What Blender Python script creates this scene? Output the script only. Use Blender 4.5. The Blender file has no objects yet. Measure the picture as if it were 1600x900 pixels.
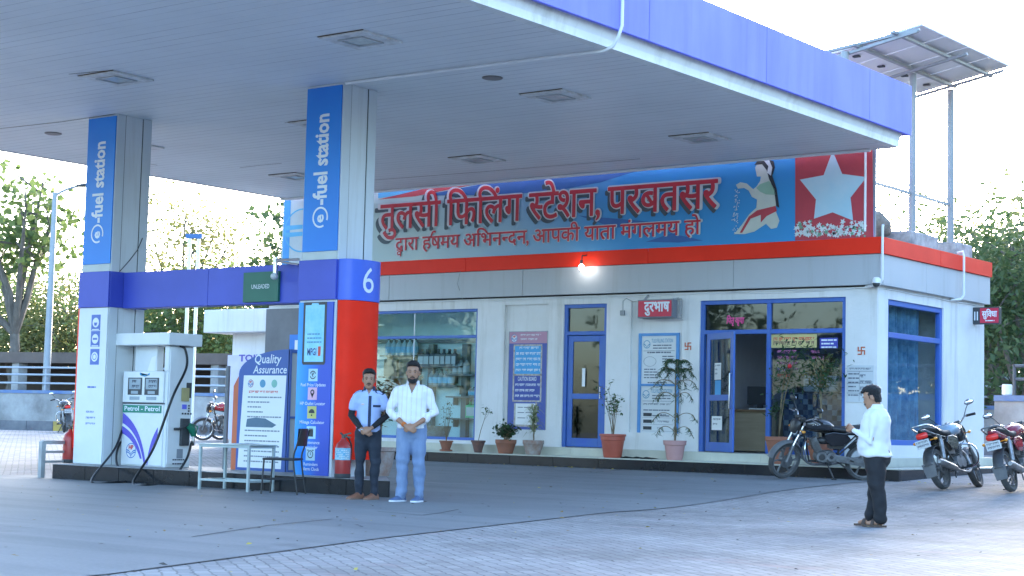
import bpy, bmesh, math, random
from math import radians as RAD, sin, cos, pi
from mathutils import Vector as V, Matrix as M, noise as NZ
random.seed(7)
SC = bpy.context.scene
COL = SC.collection
# ------------------------------------------------------------------ camera
FPX = 2643.845; YAW, PIT, ROL = RAD(37.219), RAD(4.590), RAD(1.411)
CF = V((-sin(YAW)*cos(PIT), cos(YAW)*cos(PIT), sin(PIT)))
_r = V((cos(YAW), sin(YAW), 0)); _u = _r.cross(CF)
CR = _r*cos(ROL)+_u*sin(ROL); CU = -_r*sin(ROL)+_u*cos(ROL)
CP = V((0, 0, 1.0))
cd = bpy.data.cameras.new('camera'); cam = bpy.data.objects.new('camera', cd); COL.objects.link(cam)
cd.sensor_width = 36; cd.lens = FPX*36/1600; cd.clip_start = .05; cd.clip_end = 3000
cam.matrix_world = M(((CR.x, CU.x, -CF.x, CP.x), (CR.y, CU.y, -CF.y, CP.y), (CR.z, CU.z, -CF.z, CP.z), (0, 0, 0, 1)))
SC.camera = cam
# ------------------------------------------------------------------ light
SUN_EL, SUN_AZ = 14.0, -24.0          # low sun behind the building
w = bpy.data.worlds.new('World'); SC.world = w; w.use_nodes = True
nt = w.node_tree; sky = nt.nodes.new('ShaderNodeTexSky'); sky.sky_type = 'NISHITA'; sky.sun_disc = False
sky.sun_elevation = RAD(SUN_EL); sky.sun_rotation = RAD(SUN_AZ); sky.air_density = 1.0; sky.dust_density = 2.2; sky.ozone_density = 3.0
nt.links.new(sky.outputs[0], nt.nodes['Background'].inputs[0]); nt.nodes['Background'].inputs[1].default_value = .15
ld = bpy.data.lights.new('sun', 'SUN'); ld.energy = .5; ld.angle = RAD(12); ld.color = (1, .86, .68)
lo = bpy.data.objects.new('sun', ld); COL.objects.link(lo)
sd = V((sin(RAD(SUN_AZ))*cos(RAD(SUN_EL)), cos(RAD(SUN_AZ))*cos(RAD(SUN_EL)), sin(RAD(SUN_EL))))
lo.rotation_euler = (-sd).to_track_quat('-Z', 'Y').to_euler(); lo.location = (0, 60, 40)
vs = SC.view_settings; vs.view_transform = 'Standard'; vs.look = 'None'; vs.gamma = 1; vs.use_curve_mapping = False
vs.exposure = 3.28
SC.cycles.max_bounces = 8; SC.cycles.transparent_max_bounces = 24; SC.cycles.use_denoising = True

# ------------------------------------------------------------------ placing
def gz(y):
    t = min(1, max(0, (y-17.2)/7.6)); z = t*t*(3-2*t)*.25
    if y > 24.8:
        q = min(y, 70); z += .12*(1-math.exp(-(q-24.8)/4))+.008*(q-24.8)
    return z
def at(u, v, X=None, Y=None, Z=None, t=None):
    q = CF*FPX+CR*(u-800)-CU*(v-450)
    if X is not None: k = X/q.x
    elif Y is not None: k = Y/q.y
    elif Z is not None: k = (Z-1)/q.z
    elif t is not None: k = t/FPX
    else:
        k = 1/FPX
        while k < 160/FPX:
            P = CP+q*k
            if P.z <= gz(P.y): break
            k += .02/FPX
    return CP+q*k
# ------------------------------------------------------------------ materials
MATS = {}
def lin(c): return tuple(c)+(1,)
def mat(name, c, rough=.6, metal=0, var=.12, scale=2.5, c2=None, bump=0, bscale=60, spec=.5, coat=0, emit=None, estr=0, alpha=1, stretch=None):
    if name in MATS: return MATS[name]
    m = bpy.data.materials.new(name); m.use_nodes = True; MATS[name] = m
    n = m.node_tree; b = n.nodes['Principled BSDF']; L = n.links.new
    b.inputs['Roughness'].default_value = rough; b.inputs['Metallic'].default_value = metal
    b.inputs['Specular IOR Level'].default_value = spec; b.inputs['Coat Weight'].default_value = coat
    g = n.nodes.new('ShaderNodeNewGeometry'); src = g.outputs['Position']
    if stretch:
        mp = n.nodes.new('ShaderNodeMapping'); mp.inputs['Scale'].default_value = stretch; L(src, mp.inputs[0]); src = mp.outputs[0]
    if var or c2:
        t = n.nodes.new('ShaderNodeTexNoise'); t.inputs['Scale'].default_value = scale; t.inputs['Detail'].default_value = 6; t.inputs['Roughness'].default_value = .65
        L(src, t.inputs['Vector'])
        r = n.nodes.new('ShaderNodeValToRGB'); r.color_ramp.elements[0].position = .35; r.color_ramp.elements[1].position = .68
        d = c2 if c2 else tuple(x*(1-var) for x in c)
        r.color_ramp.elements[0].color = lin(d); r.color_ramp.elements[1].color = lin(c)
        L(t.outputs[0], r.inputs[0]); L(r.outputs[0], b.inputs['Base Color'])
        rr = n.nodes.new('ShaderNodeMapRange'); rr.inputs[3].default_value = min(1, rough*1.15); rr.inputs[4].default_value = rough*.88
        L(t.outputs[0], rr.inputs[0]); L(rr.outputs[0], b.inputs['Roughness'])
    else: b.inputs['Base Color'].default_value = lin(c)
    if bump:
        t2 = n.nodes.new('ShaderNodeTexNoise'); t2.inputs['Scale'].default_value = bscale; t2.inputs['Detail'].default_value = 4
        L(src, t2.inputs['Vector'])
        bp = n.nodes.new('ShaderNodeBump'); bp.inputs['Strength'].default_value = bump; bp.inputs['Distance'].default_value = .02
        L(t2.outputs[0], bp.inputs['Height']); L(bp.outputs[0], b.inputs['Normal'])
    if emit: b.inputs['Emission Color'].default_value = lin(emit); b.inputs['Emission Strength'].default_value = estr
    if alpha < 1: b.inputs['Alpha'].default_value = alpha
    return m
def glass(name, tint, refl=1.0, ior=1.5):
    if name in MATS: return MATS[name]
    m = bpy.data.materials.new(name); m.use_nodes = True; MATS[name] = m
    n = m.node_tree; L = n.links.new; out = n.nodes['Material Output']; n.nodes.remove(n.nodes['Principled BSDF'])
    tr = n.nodes.new('ShaderNodeBsdfTransparent'); tr.inputs[0].default_value = lin(tint)
    gl = n.nodes.new('ShaderNodeBsdfGlossy'); gl.inputs['Roughness'].default_value = .02; gl.inputs[0].default_value = (1, 1, 1, 1)
    fr = n.nodes.new('ShaderNodeFresnel'); fr.inputs[0].default_value = ior
    mu = n.nodes.new('ShaderNodeMath'); mu.operation = 'MULTIPLY_ADD'; mu.inputs[1].default_value = refl; mu.inputs[2].default_value = .01; mu.use_clamp = True
    g = n.nodes.new('ShaderNodeNewGeometry'); t = n.nodes.new('ShaderNodeTexNoise'); t.inputs['Scale'].default_value = 1.3; L(g.outputs['Position'], t.inputs['Vector'])
    bp = n.nodes.new('ShaderNodeBump'); bp.inputs['Strength'].default_value = .12; bp.inputs['Distance'].default_value = .02; L(t.outputs[0], bp.inputs['Height']); L(bp.outputs[0], gl.inputs['Normal'])
    mx = n.nodes.new('ShaderNodeMixShader'); L(fr.outputs[0], mu.inputs[0]); L(mu.outputs[0], mx.inputs[0]); L(tr.outputs[0], mx.inputs[1]); L(gl.outputs[0], mx.inputs[2]); L(mx.outputs[0], out.inputs[0])
    return m
def streak(m, amt=.8, st=(3, 3, .22), p0=.52, p1=.75, col=None):
    """rain streaks and grime of their own shape over a finished paint"""
    n = m.node_tree; L = n.links.new; b = n.nodes['Principled BSDF']; g = n.nodes.new('ShaderNodeNewGeometry'); mp = n.nodes.new('ShaderNodeMapping'); mp.inputs['Scale'].default_value = st; L(g.outputs['Position'], mp.inputs[0])
    t = n.nodes.new('ShaderNodeTexNoise'); t.inputs['Scale'].default_value = 1.6; t.inputs['Detail'].default_value = 7; t.inputs['Roughness'].default_value = .7; L(mp.outputs[0], t.inputs['Vector'])
    r = n.nodes.new('ShaderNodeValToRGB'); e = r.color_ramp.elements; e[0].position = p0; e[0].color = (1, 1, 1, 1); e[1].position = p1; e[1].color = lin(col or (amt, amt*.98, amt*.94)); L(t.outputs[0], r.inputs[0])
    x = n.nodes.new('ShaderNodeMix'); x.data_type = 'RGBA'; x.blend_type = 'MULTIPLY'; x.inputs[0].default_value = 1
    if b.inputs['Base Color'].links: L(b.inputs['Base Color'].links[0].from_socket, x.inputs[6])
    else: x.inputs[6].default_value = b.inputs['Base Color'].default_value
    L(r.outputs[0], x.inputs[7]); L(x.outputs[2], b.inputs['Base Color']); return m
def leafmat(name, c1, c2, trans=.35):
    if name in MATS: return MATS[name]
    m = bpy.data.materials.new(name); m.use_nodes = True; MATS[name] = m
    n = m.node_tree; L = n.links.new; b = n.nodes['Principled BSDF']; out = n.nodes['Material Output']
    oi = n.nodes.new('ShaderNodeNewGeometry'); r = n.nodes.new('ShaderNodeValToRGB')
    r.color_ramp.elements[0].color = lin(c1); r.color_ramp.elements[1].color = lin(c2)
    L(oi.outputs['Random Per Island'], r.inputs[0]); L(r.outputs[0], b.inputs['Base Color']); b.inputs['Roughness'].default_value = .55
    t = n.nodes.new('ShaderNodeBsdfTranslucent'); L(r.outputs[0], t.inputs[0])
    mx = n.nodes.new('ShaderNodeMixShader'); mx.inputs[0].default_value = trans; L(b.outputs[0], mx.inputs[1]); L(t.outputs[0], mx.inputs[2]); L(mx.outputs[0], out.inputs[0])
    return m
# ------------------------------------------------------------------ meshes
GL = {}
def glyphs(s, bold=0.0, res=2):
    """flat mesh of a run of text (points, faces, width)"""
    k = (s, bold, res)
    if k in GL: return GL[k]
    c = bpy.data.curves.new('t', 'FONT'); c.body = s; c.size = 1; c.dimensions = '2D'; c.fill_mode = 'FRONT'; c.resolution_u = res; c.offset = bold
    o = bpy.data.objects.new('t', c); COL.objects.link(o)
    dg = bpy.context.evaluated_depsgraph_get(); me = bpy.data.meshes.new_from_object(o.evaluated_get(dg))
    vs_ = [(v.co.x, v.co.y) for v in me.vertices]; fs = [tuple(p.vertices) for p in me.polygons]
    bpy.data.objects.remove(o); bpy.data.curves.remove(c); bpy.data.meshes.remove(me)
    GL[k] = (vs_, fs); return GL[k]
def clipx(vs_, fs, x0, x1):
    bm = bmesh.new(); bv = [bm.verts.new((x, y, 0)) for x, y in vs_]
    for f in fs:
        try: bm.faces.new([bv[i] for i in f])
        except ValueError: pass
    for x, n in ((x0, -1), (x1, 1)):
        bmesh.ops.bisect_plane(bm, geom=bm.verts[:]+bm.edges[:]+bm.faces[:], plane_co=(x, 0, 0), plane_no=(n, 0, 0), clear_outer=True)
    bm.verts.index_update(); r = ([(v.co.x, v.co.y) for v in bm.verts], [tuple(v.index for v in f.verts) for f in bm.faces]); bm.free(); return r
def run(tokens, bold=0.0, res=2):
    """lay out tokens: str, (str, keep fraction) for half letters, ('sub', str, scale, dx, dy) for hung marks, ' ' gap"""
    A, B, x = [], [], 0.0
    for t in tokens:
        if t == ' ': x += .26; continue
        if isinstance(t, tuple) and t[0] == 'sub':
            vs_, fs = glyphs(t[1], bold, res); mx = [p[0] for p in vs_]; lo_ = min(mx)
            vs_ = [((p[0]-lo_)*t[2]*(t[5] if len(t) > 5 else 1)+x+t[3], p[1]*t[2]+t[4]) for p in vs_]
            k = len(A); A += vs_; B += [tuple(i+k for i in f) for f in fs]; continue
        s, keep = (t, 1) if isinstance(t, str) else t
        vs_, fs = glyphs(s, bold, res); xs = [p[0] for p in vs_]; lo_, hi = min(xs), max(xs)
        if keep < 1: hi = lo_+(hi-lo_)*keep; vs_, fs = clipx(vs_, fs, lo_-1, hi)
        k = len(A); A += [(p[0]-lo_+x, p[1]) for p in vs_]; B += [tuple(i+k for i in f) for f in fs]
        x += hi-lo_-(.01+bold if keep == 1 else bold)
    return A, B
class MB:
    def __init__(s): s.v = []; s.f = []; s.m = []; s.k = 0; s.T = None
    def add(s, vs_, fs):
        n = len(s.v); T = s.T
        s.v += [tuple(T @ V(p)) if T else tuple(p) for p in vs_]; s.f += [tuple(i+n for i in f) for f in fs]; s.m += [s.k]*len(fs); return s
    def mat(s, k): s.k = k; return s
    def box(s, x0, x1, y0, y1, z0, z1):
        return s.add([(x, y, z) for z in (z0, z1) for y in (y0, y1) for x in (x0, x1)], [(0, 2, 3, 1), (4, 5, 7, 6), (0, 1, 5, 4), (2, 6, 7, 3), (0, 4, 6, 2), (1, 3, 7, 5)])
    def obox(s, c, size, R=None):
        R = R or M.Identity(3); c = V(c); h = [d/2 for d in size]
        return s.add([c+R @ V((x*h[0], y*h[1], z*h[2])) for z in (-1, 1) for y in (-1, 1) for x in (-1, 1)], [(0, 2, 3, 1), (4, 5, 7, 6), (0, 1, 5, 4), (2, 6, 7, 3), (0, 4, 6, 2), (1, 3, 7, 5)])
    def bar(s, a, b, w, h=None):
        a, b = V(a), V(b); d = b-a; return s.obox((a+b)/2, (w, h or w, d.length), d.to_track_quat('Z', 'Y').to_matrix())
    def tube(s, pts, r, n=8, closed=False, cap=True):
        pts = [V(p) for p in pts]; N = len(pts); rs = r if isinstance(r, (list, tuple)) else [r]*N
        tang = []
        for i in range(N):
            a = pts[(i-1) % N] if (closed or i) else pts[0]; b = pts[(i+1) % N] if (closed or i < N-1) else pts[-1]
            tang.append((b-a).normalized())
        up = V((0, 0, 1)) if abs(tang[0].z) < .9 else V((1, 0, 0)); nrm = (up-tang[0]*up.dot(tang[0])).normalized(); R = []
        for i in range(N):
            nrm = (nrm-tang[i]*nrm.dot(tang[i])).normalized(); bn = tang[i].cross(nrm)
            rr = rs[i]; ra, rb = rr if isinstance(rr, tuple) else (rr, rr)
            R.append([pts[i]+nrm*cos(2*pi*j/n)*ra+bn*sin(2*pi*j/n)*rb for j in range(n)])
        return s.loft(R, closed, cap)
    def loft(s, R, closed=False, cap=True):
        n = len(R[0]); N = len(R); vs_ = [p for r in R for p in r]; fs = []
        for i in range(N if closed else N-1):
            a, b = i*n, ((i+1) % N)*n
            fs += [(a+j, a+(j+1) % n, b+(j+1) % n, b+j) for j in range(n)]
        if cap and not closed: fs += [tuple(range(n))[::-1], tuple(range((N-1)*n, N*n))]
        return s.add(vs_, fs)
    def lathe(s, prof, c=(0, 0, 0), n=16, ax='z', cap=True):
        c = V(c); R = []
        for r, z in prof:
            r = max(r, 1e-4); ring = []
            for j in range(n):
                a, b = r*cos(2*pi*j/n), r*sin(2*pi*j/n)
                ring.append(c+V({'z': (a, b, z), 'y': (a, z, b), 'x': (z, a, b)}[ax]))
            R.append(ring)
        return s.loft(R, cap=cap)
    def prism(s, poly, O, U, W, d):
        O, U, W = V(O), V(U), V(W); N = U.cross(W).normalized(); n = len(poly)
        a = [O+U*p[0]+W*p[1] for p in poly]
        if d == 0: return s.add(a, [tuple(range(n))])
        return s.add(a+[p+N*d for p in a], [tuple(range(n))[::-1], tuple(range(n, 2*n))]+[(i, (i+1) % n, n+(i+1) % n, n+i) for i in range(n)])
    def ell(s, c, r, n=12, m=8, R=None):
        c = V(c); R = R or M.Identity(3); rings = []
        for i in range(m+1):
            a = -pi/2+pi*i/m; ca = max(cos(a), 1e-3)
            rings.append([c+R @ V((r[0]*ca*cos(2*pi*j/n), r[1]*ca*sin(2*pi*j/n), r[2]*sin(a))) for j in range(n)])
        return s.loft(rings)
    def torus(s, c, R_, r, ax='y', n=28, m=8):
        c = V(c); pts = []
        for i in range(n):
            a = 2*pi*i/n; p = {'y': (cos(a)*R_, 0, sin(a)*R_), 'z': (cos(a)*R_, sin(a)*R_, 0), 'x': (0, cos(a)*R_, sin(a)*R_)}[ax]; pts.append(c+V(p))
        return s.tube(pts, r, m, closed=True)
    def text(s, tx, O, U, W, w=None, h=None, size=None, align='l', bold=0.0, res=2, fat=0.0, k=8):
        """flat lettering on the plane O + u*U + v*W; w/h fit the run to a width / cap height"""
        vs_, fs = run(tx, bold, res) if isinstance(tx, list) else glyphs(tx, bold, res)
        if not vs_: return s
        xs = [p[0] for p in vs_]; x0, x1 = min(xs), max(xs); sx = sy = size or 1
        if h: sy = h; sx = h
        if w: sx = w/(x1-x0); sy = sy if h else sx
        off = {'l': x0, 'c': (x0+x1)/2, 'r': x1}[align]; O, U, W = V(O), V(U), V(W)
        N = U.cross(W).normalized()
        for i in range(k if fat else 0):   # thicken by offset copies, each a hair behind the last
            a = 2*pi*i/k; D = U*cos(a)*fat+W*sin(a)*fat-N*.0002*(i+1)
            s.add([O+D+U*((p[0]-off)*sx)+W*(p[1]*sy) for p in vs_], fs)
        return s.add([O+U*((p[0]-off)*sx)+W*(p[1]*sy) for p in vs_], fs)
    def dashes(s, O, U, W, w, rows, pitch, th, seed=1, fill=.8, lo=.03, hi=.12):
        """rows of short broken marks: print too small to read"""
        rd = random.Random(seed); O, U, W = V(O), V(U), V(W)
        for i in range(rows):
            x = 0; end = w*(1 if rd.random() < .7 else rd.uniform(.4, .9))
            while x < end:
                l = min(rd.uniform(lo, hi), end-x); y = -i*pitch
                a = O+U*x+W*y
                if th < .028: s.add([a, a+U*l, a+U*l+W*th, a+W*th], [(0, 1, 2, 3)])
                else:   # words of small script: a head line with strokes hanging from it
                    b = a+W*(th*.78); s.add([b, b+U*l, b+U*l+W*th*.22, b+W*th*.22], [(0, 1, 2, 3)]); q = 0
                    while q < l-.006:
                        k = rd.uniform(.15, .6)*th; g = th*.2; c_ = rd.choice([0, 0, .25, .45])*th
                        p_ = a+U*q+W*c_; e_ = b+U*q; s.add([p_, p_+U*g, e_+U*g, e_], [(0, 1, 2, 3)])
                        if rd.random() < .6 and q+k+g < l: p_ = a+U*(q+g)+W*rd.uniform(.1, .5)*th; s.add([p_, p_+U*k, p_+U*k+W*g, p_+W*g], [(0, 1, 2, 3)])
                        q += k+g
                x += l+rd.uniform(.15, .4)*lo/fill
        return s
    def build(s, name, mats, parent=None, smooth=None, bevel=0, world=True, kind=None, recalc=True, subsurf=0):
        me = bpy.data.meshes.new(name); off = V((0, 0, 0))
        o = bpy.data.objects.new(name, me); COL.objects.link(o)
        vs_ = s.v
        if parent is not None:
            o.parent = parent
            if world:
                q = parent
                while q.parent is not None: q = q.parent
                off = q.location
            if off.length: vs_ = [(p[0]-off.x, p[1]-off.y, p[2]-off.z) for p in vs_]
        me.from_pydata(vs_, [], s.f)
        mats = mats if isinstance(mats, (list, tuple)) else [mats]
        for m in mats: me.materials.append(m)
        if len(mats) > 1: me.polygons.foreach_set('material_index', s.m)
        if recalc:
            bm = bmesh.new(); bm.from_mesh(me); bmesh.ops.recalc_face_normals(bm, faces=bm.faces); bm.to_mesh(me); bm.free()
        if smooth is not None:
            me.polygons.foreach_set('use_smooth', [True]*len(me.polygons)); me.set_sharp_from_angle(angle=RAD(smooth))
        if bevel:
            md = o.modifiers.new('b', 'BEVEL'); md.width = bevel; md.segments = 2; md.limit_method = 'ANGLE'; md.harden_normals = False
        if subsurf:
            md = o.modifiers.new('s', 'SUBSURF'); md.levels = subsurf; md.render_levels = subsurf
        me.update()
        if kind: o['kind'] = kind
        return o
def thing(name, label, cat, loc=(0, 0, 0), rot=(0, 0, 0), group=None):
    o = bpy.data.objects.new(name, None); COL.objects.link(o); o.location = loc; o.rotation_euler = rot; o.empty_display_size = .1
    o['label'] = label; o['category'] = cat
    if group: o['group'] = group
    return o
def tag(o, label, cat, group=None, kind=None):
    o['label'] = label; o['category'] = cat
    if group: o['group'] = group
    if kind: o['kind'] = kind
    return o
def dup(root, loc, rot=None, label=None):
    r = root.copy(); COL.objects.link(r); r.location = loc
    if rot is not None: r.rotation_euler = rot
    if label: r['label'] = label
    for ch in list(root.children):
        c = ch.copy(); COL.objects.link(c); c.parent = r
        for g in list(ch.children):
            d = g.copy(); COL.objects.link(d); d.parent = c
    return r
def wallgrid(mb, xs, zs, holes, P, thick):
    """wall of cells with rectangular holes; P(x, z, d) maps wall coordinates and depth to a point"""
    xs = sorted(set([round(x, 4) for x in xs]+[round(h[i], 4) for h in holes for i in (0, 1)])); zs = sorted(set([round(z, 4) for z in zs]+[round(h[i], 4) for h in holes for i in (2, 3)]))
    def solid(i, j):
        if i < 0 or j < 0 or i >= len(xs)-1 or j >= len(zs)-1: return False
        cx, cz = (xs[i]+xs[i+1])/2, (zs[j]+zs[j+1])/2
        return not any(h[0] < cx < h[1] and h[2] < cz < h[3] for h in holes)
    for i in range(len(xs)-1):
        for j in range(len(zs)-1):
            if not solid(i, j): continue
            a, b, c, d = xs[i], xs[i+1], zs[j], zs[j+1]
            mb.add([P(a, c, 0), P(b, c, 0), P(b, d, 0), P(a, d, 0)], [(0, 1, 2, 3)]); mb.add([P(a, c, thick), P(b, c, thick), P(b, d, thick), P(a, d, thick)], [(3, 2, 1, 0)])
            for ni, nj, e in ((i-1, j, ((a, c), (a, d))), (i+1, j, ((b, c), (b, d))), (i, j-1, ((a, c), (b, c))), (i, j+1, ((a, d), (b, d)))):
                if not solid(ni, nj):
                    (p, q), (r, t) = e; mb.add([P(p, q, 0), P(r, t, 0), P(r, t, thick), P(p, q, thick)], [(0, 1, 2, 3)])
# ================================================================== GROUND
def paver_mat():
    m = bpy.data.materials.new('pavers'); m.use_nodes = True; n = m.node_tree; L = n.links.new; b = n.nodes['Principled BSDF']
    g = n.nodes.new('ShaderNodeNewGeometry'); mp = n.nodes.new('ShaderNodeMapping'); mp.inputs['Rotation'].default_value = (0, 0, RAD(37)); L(g.outputs['Position'], mp.inputs[0])
    nz0 = n.nodes.new('ShaderNodeTexNoise'); nz0.inputs['Scale'].default_value = 9; L(g.outputs['Position'], nz0.inputs['Vector'])
    ad = n.nodes.new('ShaderNodeVectorMath'); ad.operation = 'SCALE'; ad.inputs['Scale'].default_value = .06; L(nz0.outputs['Color'], ad.inputs[0])
    a2 = n.nodes.new('ShaderNodeVectorMath'); L(mp.outputs[0], a2.inputs[0]); L(ad.outputs[0], a2.inputs[1])
    br = n.nodes.new('ShaderNodeTexBrick'); br.inputs['Scale'].default_value = 1; br.inputs['Brick Width'].default_value = .21; br.inputs['Row Height'].default_value = .11; br.inputs['Mortar Size'].default_value = .009; br.inputs['Mortar Smooth'].default_value = .4
    br.inputs['Color1'].default_value = (.36, .35, .34, 1); br.inputs['Color2'].default_value = (.29, .28, .28, 1); br.inputs['Mortar'].default_value = (.20, .195, .19, 1); L(a2.outputs[0], br.inputs[0])
    nz = n.nodes.new('ShaderNodeTexNoise'); nz.inputs['Scale'].default_value = .5; nz.inputs['Detail'].default_value = 7; nz.inputs['Roughness'].default_value = .7; L(g.outputs['Position'], nz.inputs['Vector'])
    r = n.nodes.new('ShaderNodeValToRGB'); e = r.color_ramp.elements; e[0].position = .38; e[0].color = (.62, .61, .6, 1); e[1].position = .66; e[1].color = (1, .99, .98, 1); L(nz.outputs[0], r.inputs[0])
    x = n.nodes.new('ShaderNodeMix'); x.data_type = 'RGBA'; x.blend_type = 'MULTIPLY'; x.inputs[0].default_value = 1; L(br.outputs[0], x.inputs[6]); L(r.outputs[0], x.inputs[7])
    n3 = n.nodes.new('ShaderNodeTexNoise'); n3.inputs['Scale'].default_value = .8; n3.inputs['Detail'].default_value = 5; n3.inputs['Roughness'].default_value = .8
    m3 = n.nodes.new('ShaderNodeMapping'); m3.inputs['Rotation'].default_value = (0, 0, RAD(-37)); m3.inputs['Scale'].default_value = (.5, 1.6, 1); m3.inputs['Location'].default_value = (4.3, 7.7, 0); L(g.outputs['Position'], m3.inputs[0]); L(m3.outputs[0], n3.inputs['Vector'])
    r3 = n.nodes.new('ShaderNodeValToRGB'); e = r3.color_ramp.elements; e[0].position = .58; e[0].color = (0, 0, 0, 1); e[1].position = .7; e[1].color = (.55, .55, .55, 1); L(n3.outputs[0], r3.inputs[0])
    y = n.nodes.new('ShaderNodeMix'); y.data_type = 'RGBA'; L(r3.outputs[0], y.inputs[0]); L(x.outputs[2], y.inputs[6]); y.inputs[7].default_value = (.36, .25, .24, 1); L(y.outputs[2], b.inputs['Base Color'])
    b.inputs['Roughness'].default_value = .85; b.inputs['Specular IOR Level'].default_value = .2; bp = n.nodes.new('ShaderNodeBump'); bp.inputs['Strength'].default_value = .3; bp.inputs['Distance'].default_value = .01; L(br.outputs['Fac'], bp.inputs['Height']); bp.invert = True; L(bp.outputs[0], b.inputs['Normal'])
    return m
def concrete_mat():
    m = bpy.data.materials.new('concrete'); m.use_nodes = True; n = m.node_tree; L = n.links.new; b = n.nodes['Principled BSDF']
    g = n.nodes.new('ShaderNodeNewGeometry')
    def noise(sc, det, ro, p0, p1, c0, c1, st=(1, 1, 1), rot=0):
        mp = n.nodes.new('ShaderNodeMapping'); mp.inputs['Scale'].default_value = st; mp.inputs['Rotation'].default_value = (0, 0, rot); L(g.outputs['Position'], mp.inputs[0])
        t = n.nodes.new('ShaderNodeTexNoise'); t.inputs['Scale'].default_value = sc; t.inputs['Detail'].default_value = det; t.inputs['Roughness'].default_value = ro; L(mp.outputs[0], t.inputs['Vector'])
        r = n.nodes.new('ShaderNodeValToRGB'); e = r.color_ramp.elements; e[0].position = p0; e[0].color = c0; e[1].position = p1; e[1].color = c1; L(t.outputs[0], r.inputs[0]); return t, r
    _, a = noise(.35, 8, .65, .3, .7, (.18, .187, .19, 1), (.24, .247, .25, 1))
    _, d = noise(30, 3, .6, .35, .7, (.86, .86, .86, 1), (1, 1, 1, 1))
    _, s = noise(.9, 6, .75, .66, .74, (0, 0, 0, 1), (.6, .6, .6, 1), (.35, 2.4, 1), RAD(-35))
    x = n.nodes.new('ShaderNodeMix'); x.data_type = 'RGBA'; x.blend_type = 'MULTIPLY'; x.inputs[0].default_value = 1; L(a.outputs[0], x.inputs[6]); L(d.outputs[0], x.inputs[7])
    _, o_ = noise(.7, 5, .7, .58, .72, (1, 1, 1, 1), (.66, .66, .68, 1)); _, ty = noise(1.0, 4, .6, .45, .7, (1, 1, 1, 1), (.80, .80, .82, 1), (.12, 2.2, 1))
    for q_ in (o_, ty):
        x2 = n.nodes.new('ShaderNodeMix'); x2.data_type = 'RGBA'; x2.blend_type = 'MULTIPLY'; x2.inputs[0].default_value = 1; L(x.outputs[2], x2.inputs[6]); L(q_.outputs[0], x2.inputs[7]); x = x2
    y = n.nodes.new('ShaderNodeMix'); y.data_type = 'RGBA'; L(s.outputs[0], y.inputs[0]); L(x.outputs[2], y.inputs[6]); y.inputs[7].default_value = (.36, .36, .35, 1)
    L(y.outputs[2], b.inputs['Base Color']); b.inputs['Roughness'].default_value = .7; b.inputs['Specular IOR Level'].default_value = .3
    bt = n.nodes.new('ShaderNodeBump'); bt.inputs['Strength'].default_value = .15; bt.inputs['Distance'].default_value = .01; L(d.outputs[0], bt.inputs['Height']); L(bt.outputs[0], b.inputs['Normal'])
    return m
PAV, CON = paver_mat(), concrete_mat()
DIRT = mat('dirt', (.25, .21, .16), .95, c2=(.16, .13, .10), scale=.4, bump=.4, bscale=8)
YS = [-120, -20, 0, 8, 14, 17.2]+[17.2+.475*i for i in range(1, 17)]+[25.5, 26.5, 28, 30, 33, 37, 42, 48, 56, 70, 120, 600]
def sheet(name, left, right, y0, y1, dz, m):
    def ip(pl, y):
        for (xa, ya), (xb, yb) in zip(pl, pl[1:]):
            if ya <= y <= yb: return xa+(xb-xa)*(y-ya)/(yb-ya)
        return pl[0][0] if y < pl[0][1] else pl[-1][0]
    ys = sorted(set([y0, y1]+[y for y in YS if y0 < y < y1]+[p[1] for p in left+right if y0 < p[1] < y1])); mb = MB(); vs_ = []
    for y in ys: vs_ += [(ip(left, y), y, gz(y)+dz), (ip(right, y), y, gz(y)+dz)]
    mb.add(vs_, [(2*i, 2*i+1, 2*i+3, 2*i+2) for i in range(len(ys)-1)])
    return mb.build(name, m, kind='structure', recalc=False)
sheet('ground', [(-500, -120)], [(500, -120)], -120, 600, -.03, DIRT)
K0, K1 = at(0, 671), at(118, 674); kd = (K1-K0); kd.z = 0; kd.normalize(); kn = V((-kd.y, kd.x, 0))
if kn.dot(V((-1, 1, 0))) < 0: kn = -kn
kx = lambda y: K0.x+kd.x/kd.y*(y-K0.y)
sheet('paved_forecourt', [(kx(y), y) for y in (-18, 10, 30, 44, 60)], [(30, -18), (30, 60)], -18, 60, -.004, PAV)
sheet('concrete_apron', [(-22.5, 3), (-22.5, 25)], [(-8.0, 3), (-8.44, 7), (-9.67, 11), (-11.05, 16.5), (-11.47, 21.2), (-11.42, 24.88)], 3, 24.88, .004, CON)
# dark shallow crack and joint lines cut in the slab
jm = mat('joint', (.05, .05, .05), .9)
mb = MB()
for pts in ([(590, 800), (625, 803), (660, 806), (690, 802), (716, 797)], [(300, 840), (420, 822), (520, 812)], [(980, 733), (930, 739), (860, 735)]):
    P = [at(*p) for p in pts]
    for a, b in zip(P, P[1:]):
        n = (b-a).cross(V((0, 0, 1))).normalized()*.012; z = V((0, 0, .008)); mb.add([a-n+z, b-n+z, b+n+z, a+n+z], [(0, 1, 2, 3)])
mb.build('apron_cracks', jm, kind='structure')
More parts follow.
